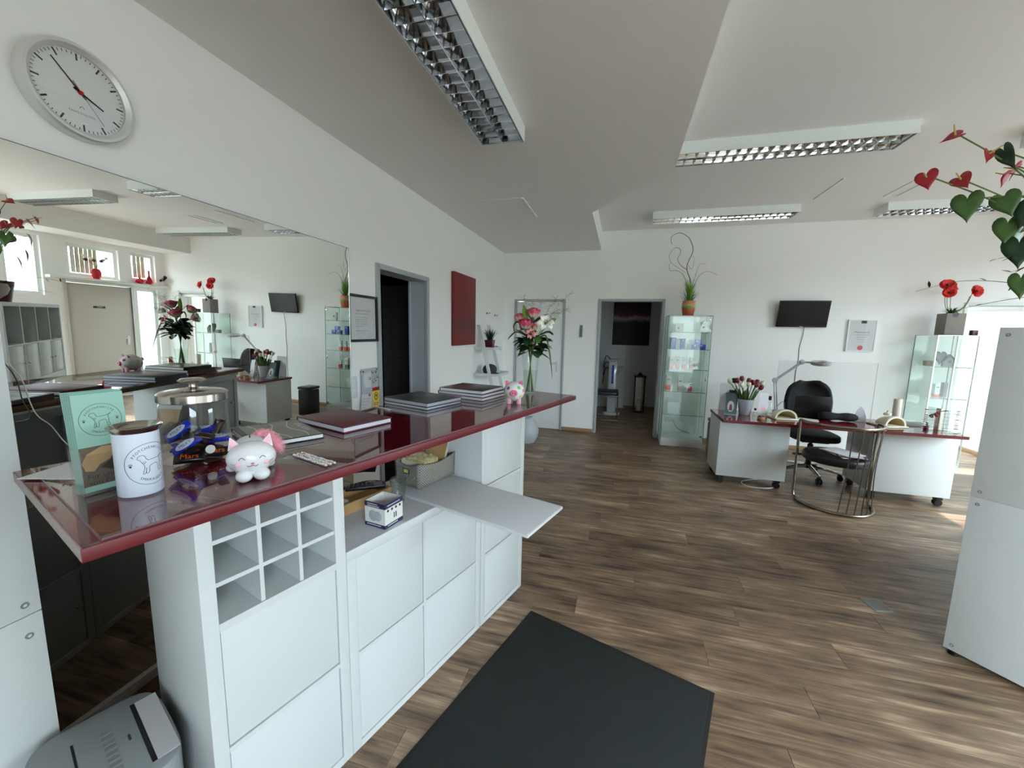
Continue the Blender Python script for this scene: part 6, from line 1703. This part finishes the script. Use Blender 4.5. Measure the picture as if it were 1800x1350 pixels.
# magnifier lamp
lm = thing('desk_lamp', 'light grey jointed arm lamp with round head on the nail desk', 'lamp', (3.51, 4.885, 0.7145))
G().cbox((0, 0.0, 0.02), (0.06, 0.04, 0.04)).obj('clamp', 'lamp_grey', lm, bevel=0.005)
G().cbox((0, 0.03, -0.05), (0.05, 0.015, 0.11)).obj('clamp_jaw', 'lamp_grey', lm, bevel=0.004)
J0, J1, J2, J3 = Vector((0, 0, 0.04)), Vector((-0.036, 0.01, 0.362)), Vector((0.200, 0.01, 0.570)), Vector((0.275, -0.01, 0.568))
for a_, b_ in ((J0, J1), (J1, J2)):
    for off in (-0.011, 0.011):
        G().tube([a_ + Vector((off, 0, 0)), b_ + Vector((off, 0, 0))], 0.0062, 8).obj('arm_rod', 'lamp_grey', lm, smooth=True)
for j in (J1, J2): G().lathe([(0.026, -0.014), (0.026, 0.014)], 18, mx=Matrix.Translation(j) @ RX(90)).obj('joint', 'lamp_grey', lm, bevel=0.003)
G().tube([J2, J3], 0.009, 8).obj('neck', 'lamp_grey', lm, smooth=True)
hd_ = G().lathe([(0.045, -0.010), (0.088, -0.012), (0.092, 0.0), (0.088, 0.016), (0.050, 0.020), (0.046, 0.010)], 32, mx=TR(0.36, -0.02, 0.562) @ RX(8) @ RY(-3), cap=False).obj('lamp_head', 'lamp_grey', lm, smooth=True)
G().lathe([(0.0, 0.002), (0.047, 0.002)], 24, mx=TR(0.36, -0.02, 0.562) @ RX(8) @ RY(-3), cap=False).obj('lens', 'glass', hd_, smooth=True)
G().tube([(0.01, 0, 0.08), (0.05, 0.0, 0.13), (0.075, 0.0, 0.12), (0.085, 0.0, 0.03), (0.09, 0.03, -0.06)], 0.003, 6, smooth=5).obj('lamp_cable', 'cable_grey', lm)
# tulip pot
tp = thing('tulip_pot', 'grey pot of dark red and cream tulips on the nail desk', 'plant', (3.155, 4.70, 0.7145))
G().lathe([(0.0, 0.0), (0.05, 0.0), (0.055, 0.006), (0.078, 0.165), (0.073, 0.165), (0.06, 0.14), (0.0, 0.13)], 32, cap=False).obj('pot', 'pot_grey', tp, smooth=True)
TUL = [((-0.155, 0.0, 0.325), 'tulip_white'), ((-0.115, 0.01, 0.33), 'leaf_dark'), ((-0.095, -0.02, 0.335), 'tulip_red'), ((-0.06, -0.05, 0.295), 'tulip_white'), ((-0.045, 0.02, 0.352), 'tulip_brown'), ((0.002, -0.04, 0.298), 'tulip_white'), ((0.045, 0.0, 0.318), 'tulip_red'), ((0.085, 0.01, 0.325), 'tulip_red'), ((0.11, -0.03, 0.275), 'tulip_red'), ((0.13, 0.01, 0.315), 'tulip_white'), ((0.025, 0.05, 0.33), 'tulip_brown'), ((0.07, -0.04, 0.30), 'tulip_brown')]
for (p, m) in TUL:
    base = Vector((p[0] * 0.25, p[1] * 0.3, 0.12)); ax = (Vector(p) - base).normalized()
    st_ = G().tube([base, (base + Vector(p)) / 2 + Vector((0, 0, 0.01)), p], 0.004, 6, smooth=4).obj('stem', 'stem', tp, smooth=True)
    q = Matrix.Translation(Vector(p)) @ ax.to_track_quat('Z', 'Y').to_matrix().to_4x4()
    for i in range(6):
        def fn(u, v, i=i):
            th = (u - 0.5) * 1.25
            r_ = 0.024 * (math.sin(PI * min(1, 0.12 + v * 0.72)) ** 0.7) * (1 if i % 2 else 0.92)
            return (r_ * math.cos(th), r_ * math.sin(th), v * 0.058 * (1 - 0.25 * (abs(u - 0.5) * 2) ** 2))
        g = G(); g.sheet(fn, 5, 6, mx=q @ RZ(60 * i)); g.obj('petal', m, st_, smooth=True)
rnd = random.Random(2)
for i in range(16):
    a = rnd.uniform(0, 2 * PI); b_ = Vector((0.04 * math.cos(a), 0.04 * math.sin(a), 0.12))
    g = G(); leaf_mesh(g, frame_to(b_, (0.55 * math.cos(a), 0.4 * math.sin(a), 1.0), (math.cos(a), math.sin(a), 0.2)), rnd.uniform(0.14, 0.20), 0.045, 0.3, 0.05); g.obj('leaf', 'leaf', tp, smooth=True)
# brochures and stands on the desk
b1 = thing('leaflet_stand', 'grey-blue leaflet with a portrait in a slanted stand on the nail desk', 'leaflet', (3.005, 4.65, 0.7145), R(-12))
G().box(-0.052, 0.052, -0.001, 0.001, 0, 0.235, mx=TR(0, 0, 0) @ RX(-22)).obj('leaflet', mat('slate_blue_card', (84, 104, 112), 0.4), b1, smooth=False)
G().prism([(0.032 * math.cos(a), 0.06 * math.sin(a)) for a in [2 * PI * k / 24 for k in range(24)]], 0, 0.0006, mx=TR(0.0, 0, 0) @ RX(-22) @ TR(0.0, -0.002, 0.085) @ RX(90)).obj('portrait_oval', 'paper_grey', b1, smooth=False)
G().prism([(-0.016, -0.045), (0.016, -0.045), (0.012, 0.0), (0.008, 0.022), (-0.008, 0.022), (-0.012, 0.0)], 0, 0.0006, mx=RX(-22) @ TR(0.0, -0.003, 0.085) @ RX(90)).obj('portrait_figure', 'tulip_brown', b1, smooth=False)
G().box(-0.055, 0.055, -0.07, 0.10, 0, 0.003).obj('stand_base', 'mint_dark', b1, smooth=False)
b2 = thing('leaflet', 'dark slate leaflet leaning behind the portrait leaflet', 'leaflet', (3.055, 4.80, 0.7145), R(-12), rot=(R(-18), 0, R(-18)))
G().box(-0.045, 0.045, -0.001, 0.001, 0, 0.245).obj('card', mat('slate_dark_card', (40, 46, 58), 0.35), b2, smooth=False)
b3 = thing('leaflet', 'white card leaning at the back left corner of the nail desk', 'leaflet', (3.01, 4.885, 0.7145), rot=(R(-2), 0, R(-3)))
G().box(-0.07, 0.09, -0.001, 0.001, 0, 0.30).obj('card', 'paper', b3, smooth=False)
b4 = thing('leaflet', 'tilted clear card with pink print right of the tulip pot', 'leaflet', (3.30, 4.62, 0.7145), rot=(R(-14), R(8), R(14)))
G().box(-0.05, 0.05, -0.001, 0.001, 0, 0.25).obj('card', 'paper_grey', b4, smooth=False)
G().lathe([(0.02, 0), (0.02, 0.001), (0, 0.001)], 14, mx=TR(0.0, -0.001, 0.09) @ RX(90)).obj('pink_print', 'pink', b4)
def bottle(name, label, x, y, r, h, body, cap_m, neck=0.45):
    t = thing(name, label, 'bottle', (x, y, 0.7145))
    G().lathe([(0.0, 0.0), (r, 0.0), (r, h * 0.62), (r * neck, h * 0.74), (r * neck, h * 0.80)], 20, cap=False).obj('bottle_body', body, t, smooth=True)
    G().lathe([(r * neck * 1.15, h * 0.79), (r * neck * 1.15, h), (0, h)], 16, cap=False).obj('cap', cap_m, t, smooth=True)
    G().lathe([(0.0, 0.002), (r * 0.92, 0.002), (r * 0.92, h * 0.4), (0.0, h * 0.4)], 18, cap=False).obj('liquid', 'water', t, smooth=True)
bottle('nail_bottle', 'clear bottle with pink cap behind the tilted card on the nail desk', 3.335, 4.76, 0.03, 0.205, 'glass', 'pink')
bottle('nail_bottle', 'clear bottle with dark brown cap beside the cream nail lamp', 3.405, 4.78, 0.034, 0.20, 'glass', 'brown_bag')
bottle('nail_bottle', 'small clear bottle with black cap at the front of the tulip pot', 3.195, 4.50, 0.016, 0.105, 'glass', 'black', 0.6)
rbx = thing('round_box', 'small round wooden pot with dark lid on the nail desk', 'pot', (3.255, 4.50, 0.7145))
G().lathe([(0.0, 0.0), (0.032, 0.0), (0.034, 0.022), (0.0, 0.022)], 24, cap=False).obj('pot', 'wood_light', rbx, smooth=True)
G().lathe([(0.026, 0.022), (0.026, 0.030), (0.0, 0.031)], 24, cap=False).obj('lid', 'brown_bag', rbx, smooth=True)
# UV nail lamps
def nail_lamp(label, x, y, rotz, btn=False, s=1.0):
    t = thing('nail_lamp', label, 'nail lamp', (x, y, 0.7145), rotz, 'cream nail lamps')
    def shell(k, nm, m):
        def fn(u, v):
            th = PI * u
            rr_ = math.sqrt(max(0.0, 1 - 0.97 * v * v))
            return (0.108 * s * k * rr_ * math.cos(th), -0.09 * s + 0.17 * s * v, 0.014 + 0.088 * s * k * rr_ * math.sin(th))
        g = G(); g.sheet(fn, 18, 8); g.obj(nm, m, t, smooth=True, solid=0.004)
    shell(1.0, 'shell', 'cream_plastic'); shell(0.86, 'inner_shell', 'cream_in')
    g = G()
    for k in range(16):
        a, b_ = PI * k / 16, PI * (k + 1) / 16
        p = lambda r_, q: (0.108 * s * r_ * math.cos(q), -0.09 * s, 0.014 + 0.088 * s * r_ * math.sin(q))
        g.add([p(1.0, a), p(1.0, b_), p(0.86, b_), p(0.86, a)], [(0, 1, 2, 3)])
    g.obj('front_rim', 'cream_plastic', t, smooth=False)
    G().box(-0.112 * s, 0.112 * s, -0.115 * s, 0.10 * s, 0, 0.014).obj('base_plate', 'cream_plastic', t, bevel=0.005)
    if btn:
        G().lathe([(0.03, 0.10), (0.032, 0.118), (0.01, 0.13), (0.008, 0.148), (0.0, 0.15)], 18).obj('top_knob', 'cream_plastic', t, smooth=True)
    return t
nail_lamp('cream nail lamp at the left of the nail desk beside the bottles', 3.47, 4.62, R(12))
nail_lamp('cream nail lamp with a knob on top at the right of the nail desk', 4.36, 4.60, R(20), True)
# black armrest pillow, laptop, paper
ap = thing('armrest_pillow', 'black bone-shaped armrest pillow on the nail desk', 'pillow', (3.985, 4.665, 0.7145))
def fn(u, v):
    x = (u - 0.5) * 0.35
    r_ = 0.052 * (1.0 - 0.25 * math.exp(-((u - 0.5) / 0.16) ** 2)) * math.sqrt(max(0.0, 1 - abs(2 * u - 1) ** 4.5))
    a = 2 * PI * v
    return (x, 1.15 * r_ * math.cos(a), 0.044 + max(-0.0435, 0.86 * r_ * math.sin(a)))
g = G(); g.sheet(fn, 28, 20); g.obj('pillow_body', 'black_soft', ap, smooth=True, merge=True)
lp = thing('laptop', 'open black laptop on the nail desk with its lid towards the camera', 'laptop', (3.785, 4.76, 0.7145), R(-3))
G().box(-0.155, 0.155, 0.0, 0.115, 0, 0.016).obj('keyboard_base', 'black', lp, bevel=0.003)
ld_ = G().box(-0.155, 0.155, -0.004, 0.004, 0, 0.215, mx=TR(0, -0.0, 0.017) @ RX(8)).obj('lid', 'black', lp, bevel=0.003)
G().box(-0.14, 0.14, 0.0042, 0.0048, 0.012, 0.205, mx=TR(0, -0.0, 0.017) @ RX(8)).obj('display', 'black_gloss', ld_, smooth=False)
tag(G().box(-0.10, 0.10, -0.07, 0.07, 0, 0.0015).obj('paper_sheet', 'paper', None, smooth=False, loc=(3.70, 4.62, 0.7147), rot=(0, 0, R(-20))), 'white sheet of paper lying behind the left nail lamp', 'paper')
# acrylic dome, candle, papers, swatches
dm = thing('acrylic_fan', 'pointed clear acrylic display stand beside the armrest pillow', 'stand', (4.19, 4.70, 0.7145))
g = G(); g.prism([(-0.055, 0), (0.055, 0), (0.05, 0.06), (0.025, 0.125), (0.0, 0.155), (-0.025, 0.125), (-0.05, 0.06)], -0.0015, 0.0015, mx=RX(90)); g.obj('acrylic_plate', mat('lilac_acrylic', (196, 196, 206), 0.15, alpha=0.55), dm, smooth=False)
G().box(-0.05, 0.05, -0.03, 0.03, 0, 0.003).obj('foot', 'acryl', dm, smooth=False)
cd = thing('pillar_candle', 'tall white pillar candle at the back of the nail desk', 'candle', (4.575, 4.86, 0.7145))
G().lathe([(0.0, 0.0), (0.033, 0.0), (0.034, 0.002), (0.034, 0.226), (0.030, 0.232), (0.0, 0.228)], 24, cap=False).obj('wax', 'cream_plastic', cd, smooth=True)
G().tube([(0, 0, 0.227), (0.002, 0, 0.240)], 0.0012, 5).obj('wick', 'ink', cd)
tag(G().box(-0.12, 0.12, -0.08, 0.08, 0, 0.003).obj('catalogue', 'ink_grey', None, smooth=False, loc=(4.60, 4.70, 0.7147), rot=(0, 0, R(15))), 'grey catalogue lying behind the right nail lamp', 'catalogue')
bb = thing('black_bottle', 'small black nail polish bottle on the right of the nail desk', 'bottle', (4.645, 4.55, 0.7145))
G().lathe([(0.0, 0.0), (0.018, 0.0), (0.018, 0.03), (0.009, 0.036), (0.009, 0.062), (0.0, 0.063)], 16, cap=False).obj('bottle_body', 'burg_pot', bb, smooth=True)
sw_ = thing('nail_swatch_stand', 'stand of nail colour swatch sticks at the right end of the desk', 'swatch stand', (4.735, 4.56, 0.7145))
G().box(-0.012, 0.012, -0.03, 0.03, 0, 0.20).obj('stand_post', 'cream_plastic', sw_, bevel=0.003)
G().box(-0.10, 0.07, -0.05, 0.05, 0, 0.006).obj('stand_base', 'acryl', sw_, smooth=False)
cols = ['tulip_red', 'burg', 'brass', 'paper', 'pink_pale', 'black', 'silver_txt', 'cream_plastic', 'rosered', 'ink_grey']
rnd = random.Random(12)
for lv in range(11):
    for sd in (-1, 1):
        z = 0.022 + lv * 0.0165; dx = 0.125
        stk = G().tube([(sd * 0.012, -0.02 + rnd.uniform(-0.01, 0.02), z), (sd * dx, -0.03 + rnd.uniform(-0.02, 0.03), z + rnd.uniform(-0.004, 0.004))], 0.0016, 5).obj('swatch_stick', 'acryl' if lv % 2 else 'ink_grey', sw_)
        G().ell((sd * (dx - 0.008), -0.03, z), (0.017, 0.009, 0.0035), 10, 6).obj('swatch_nail', cols[(lv * 3 + (sd > 0) * 5) % 10], stk, smooth=True)
fb = thing('dried_flowers', 'small dark red dried flowers lying on the swatch stand', 'flowers', (4.675, 4.53, 0.83))
for i in range(6):
    G().ell((rnd.uniform(-0.03, 0.03), rnd.uniform(-0.02, 0.02), rnd.uniform(0.0, 0.05)), (0.013, 0.013, 0.012), 8, 6).obj('flower_head', 'tulip_red' if i % 2 else 'twig', fb, smooth=True)
G().tube([(-0.02, 0, 0.02), (0.04, 0, 0.06), (0.10, 0.0, 0.07)], 0.004, 6, smooth=4).obj('stem', 'twig', fb)
tag(G().tube([(3.52, 4.62, 0.008), (3.40, 4.47, 0.006), (3.22, 4.44, 0.006), (3.15, 4.50, 0.006), (3.17, 4.60, 0.006), (3.28, 4.68, 0.006), (3.40, 4.75, 0.006)], 0.005, 6, smooth=6).obj('extension_cable', 'cable_white'), 'white cable looped on the floor under the nail desk', 'cable')
tag(G().box(-0.05, 0.05, -0.03, 0.03, 0, 0.03).obj('cable_plug', 'ceramic', None, bevel=0.006, loc=(3.40, 4.76, 0.0006), rot=(0, 0, R(20))), 'grey-white plug block under the nail desk', 'plug')

# office chair behind the desk
oc = office_chair('office_chair', 'black swivel chair behind the nail desk', (3.945, 5.06, 0), R(180), 0.47, True, 0.47, 0.46)
# wire-backed armchair in front of the desk
wc = thing('wire_armchair', 'tubular metal armchair with thin back rods and black seat', 'chair', (3.83, 4.26, 0))
def arc(rx, ry, z, a0, a1, n, cx=0.0, cy=0.0): return [Vector((cx + rx * math.sin(a), cy - ry * math.cos(a), z)) for a in [a0 + (a1 - a0) * k / n for k in range(n + 1)]]
fl_arc = arc(0.30, 0.32, 0.014, R(-80), R(80), 20)
top_arc = arc(0.31, 0.27, 0.775, R(-95), R(95), 20, 0, 0.0)
lft = [Vector((-0.30, 0.0, 0.02)), Vector((-0.305, 0.03, 0.08)), Vector((-0.305, 0.035, 0.40)), Vector((-0.31, 0.03, 0.68)), Vector((-0.312, 0.028, 0.76))]
path = [Vector((-x.x, x.y, x.z)) for x in reversed(lft)]
full = [p for p in reversed(lft)] + fl_arc + [Vector((-p.x, p.y, p.z)) for p in lft]
G().tube(spline(full, 3), 0.0125, 10).obj('floor_tube', 'bronze', wc, smooth=True)
G().tube(spline([lft[-1]] + top_arc + [path[0]], 3), 0.0125, 10).obj('top_rail', 'bronze', wc, smooth=True)
for k in range(6):
    a = R(-4 + 14 * k); b_ = R(-16 + 11.5 * k)
    p0 = Vector((0.30 * math.sin(b_), -0.32 * math.cos(b_), 0.014)); p1 = Vector((0.27 * math.sin((a + b_) / 2), -0.30 * math.cos((a + b_) / 2), 0.40)); p2 = Vector((0.31 * math.sin(a), -0.27 * math.cos(a), 0.775))
    G().tube([p0, p1, p2], 0.0046, 7, smooth=5).obj('back_rod', 'bronze', wc, smooth=True)
g = G(); g.prism([(0.26 * math.cos(a), 0.01 + 0.25 * math.sin(a)) for a in [2 * PI * k / 32 for k in range(32)]], 0.405, 0.475); g.obj('seat', 'black_leather', wc, bevel=0.022, seg=3)
G().tube([(-0.30, 0.15, 0.405), (0.30, 0.15, 0.405)], 0.011, 8).obj('seat_rail', 'bronze', wc, smooth=True)
for i, (lab, dx, dy, rz, m) in enumerate((('white magazine lying lowest on the armchair seat', 0.06, 0.0, 10, 'paper'), ('magazine with dark cover in the middle of the pile on the armchair seat', 0.09, -0.02, -18, 'burg'), ('white open magazine topping the pile on the armchair seat', 0.05, 0.02, 28, 'paper_grey'))):
    t_ = thing('magazine', lab, 'magazine', (3.83 + dx, 4.26 + dy, 0.4757 + i * 0.0062), R(rz), 'magazines on the armchair')
    G().box(-0.105, 0.105, -0.14, 0.14, 0, 0.0055).obj('magazine_body', m, t_, bevel=0.001)
    G().box(-0.09, 0.09, -0.12, 0.12, 0.0055, 0.0059).obj('cover_print', 'paper_grey' if i != 2 else 'paper', t_, smooth=False)

# ================================================================ dark treatment room
pt = thing('dark_canvas', 'large dark canvas with a pale streak in the unlit back room', 'painting', (2.02, 8.5, 1.76))
G().box(-0.36, 0.36, -0.034, -0.004, -0.45, 0.45).obj('canvas', 'dark_art', pt, bevel=0.002)
tcn = thing('treatment_machine', 'white column machine standing in the unlit back room', 'machine', (1.72, 7.75, 0))
G().prism([(0.16 * math.cos(a), 0.13 * math.sin(a)) for a in [2 * PI * k / 20 for k in range(20)]], 0, 0.05).obj('base', 'ceramic', tcn, bevel=0.01)
G().prism([(-0.08, -0.06), (0.08, -0.06), (0.08, 0.08), (-0.08, 0.08)], 0.05, 1.02).obj('column', 'ceramic', tcn, bevel=0.02)
G().prism([(-0.08, -0.06), (0.08, -0.06), (0.08, 0.08), (-0.08, 0.08)], 1.02, 1.06, mx=None).obj('sloped_top', 'lamp_grey', tcn, bevel=0.015)
G().box(-0.02, 0.02, -0.062, -0.058, 0.6, 0.95).obj('blue_strip', 'blue_box', tcn, smooth=False)
for k in range(3):
    G().tube([(-0.06, 0, 1.06 - k * 0.1), (-0.14, -0.02, 1.12 - k * 0.12), (-0.18, -0.03, 0.9 - k * 0.15)], 0.008, 6, smooth=5).obj('hose', 'black', tcn)
cc = thing('cantilever_chair', 'black cantilever chair with chrome frame in the unlit back room', 'chair', (1.60, 7.35, 0))
for sy in (-0.22, 0.22):
    G().tube([(-0.25, sy, 0.90), (-0.22, sy, 0.46), (0.20, sy, 0.44), (0.235, sy, 0.40), (0.235, sy, 0.05), (0.20, sy, 0.014), (-0.25, sy, 0.012)], 0.011, 8, smooth=5).obj('side_tube', 'chrome', cc, smooth=True)
G().tube([(-0.25, -0.22, 0.012), (-0.25, 0.22, 0.012)], 0.011, 8).obj('floor_tube', 'chrome', cc, smooth=True)
G().box(-0.23, 0.24, -0.21, 0.21, 0.455, 0.52).obj('seat', 'black_leather', cc, bevel=0.02, seg=3)
G().box(-0.275, -0.235, -0.21, 0.21, 0.62, 0.95).obj('backrest', 'black_leather', cc, bevel=0.015, seg=3)
ln = thing('floor_lantern', 'tall black floor lantern in the unlit back room', 'lantern', (2.24, 8.20, 0))
for x in (-0.09, 0.09):
    for y in (-0.09, 0.09): G().cbox((x, y, 0.36), (0.018, 0.018, 0.68)).obj('post', 'black', ln, smooth=False)
G().box(-0.105, 0.105, -0.105, 0.105, 0, 0.03).obj('base', 'black', ln); G().box(-0.11, 0.11, -0.11, 0.11, 0.70, 0.73).obj('roof_plate', 'black', ln)
G().lathe([(0.08, 0.73), (0.03, 0.78), (0.0, 0.79)], 4, mx=RZ(45)).obj('roof_cap', 'black', ln)
for b in ((-0.08, 0.08, -0.092, -0.088), (-0.08, 0.08, 0.088, 0.092)): G().box(b[0], b[1], b[2], b[3], 0.03, 0.70).obj('pane', 'glass', ln, smooth=False)
G().lathe([(0.04, 0.03), (0.04, 0.25), (0, 0.25)], 18).obj('candle', 'ceramic', ln, smooth=True)
sk = thing('wash_basin', 'white wash basin below the canvas in the unlit back room', 'basin', (1.72, 8.30, 0.82))
G().lathe([(0.0, -0.10), (0.08, -0.09), (0.19, 0.02), (0.20, 0.06), (0.185, 0.06), (0.17, 0.02), (0.0, -0.06)], 24, cap=False).obj('bowl', 'ceramic', sk, smooth=True)
# things on the sill of the high windows (seen in the mirror)
v1 = thing('red_vase', 'round red vase with pale flowers on the high sill seen in the mirror', 'vase', (W - 0.055, 5.05, 2.0765))
G().lathe([(0.0, 0.0), (0.04, 0.0), (0.06, 0.05), (0.065, 0.11), (0.05, 0.16), (0.03, 0.175), (0.0, 0.17)], 24, cap=False).obj('vase_body', 'red', v1, smooth=True)
for k in range(7):
    a = k * 0.9
    st_ = G().tube([(0, 0, 0.17), (0.02 * math.cos(a), 0.05 * math.sin(a), 0.26), (0.03 * math.cos(a), 0.16 * math.sin(a), 0.30 + 0.03 * (k % 3))], 0.003, 5, smooth=4).obj('stem', 'stem', v1)
    G().ell((0.03 * math.cos(a), 0.16 * math.sin(a), 0.31 + 0.03 * (k % 3)), (0.022, 0.03, 0.025), 8, 6).obj('blossom', 'lily' if k % 3 else 'burg', st_, smooth=True)
v2 = thing('red_bottle_vase', 'slender red bottle vase on the high sill seen in the mirror', 'vase', (W - 0.055, 5.86, 2.0765))
G().lathe([(0.0, 0.0), (0.04, 0.0), (0.055, 0.04), (0.04, 0.10), (0.014, 0.16), (0.012, 0.26), (0.0, 0.26)], 20, cap=False).obj('vase_body', 'red', v2, smooth=True)
v3 = thing('red_teapot', 'low red teapot on the high sill seen in the mirror', 'teapot', (W - 0.055, 5.70, 2.0765))
G().lathe([(0.0, 0.0), (0.04, 0.0), (0.065, 0.04), (0.05, 0.08), (0.015, 0.095), (0.012, 0.115), (0.0, 0.12)], 20, cap=False).obj('pot_body', 'red', v3, smooth=True)
G().tube([(0, 0.05, 0.05), (0, 0.09, 0.07), (0, 0.10, 0.09)], [0.012, 0.006], 7, smooth=3).obj('spout', 'red', v3, smooth=True)
wl = thing('wall_spotlight', 'small black spotlight on the right wall seen in the mirror', 'lamp', (W, 6.10, 2.18))
G().box(-0.02, 0, -0.02, 0.02, -0.02, 0.02).obj('wall_plate', 'black', wl, bevel=0.003)
G().tube([(-0.02, 0, 0), (-0.07, 0, 0.03)], 0.007, 6).obj('arm', 'black', wl)
G().lathe([(0.025, -0.05), (0.035, 0.04), (0.03, 0.05), (0.0, 0.05)], 16, mx=TR(-0.09, 0, 0.04) @ RY(-50)).obj('spot_head', 'black', wl, smooth=True)
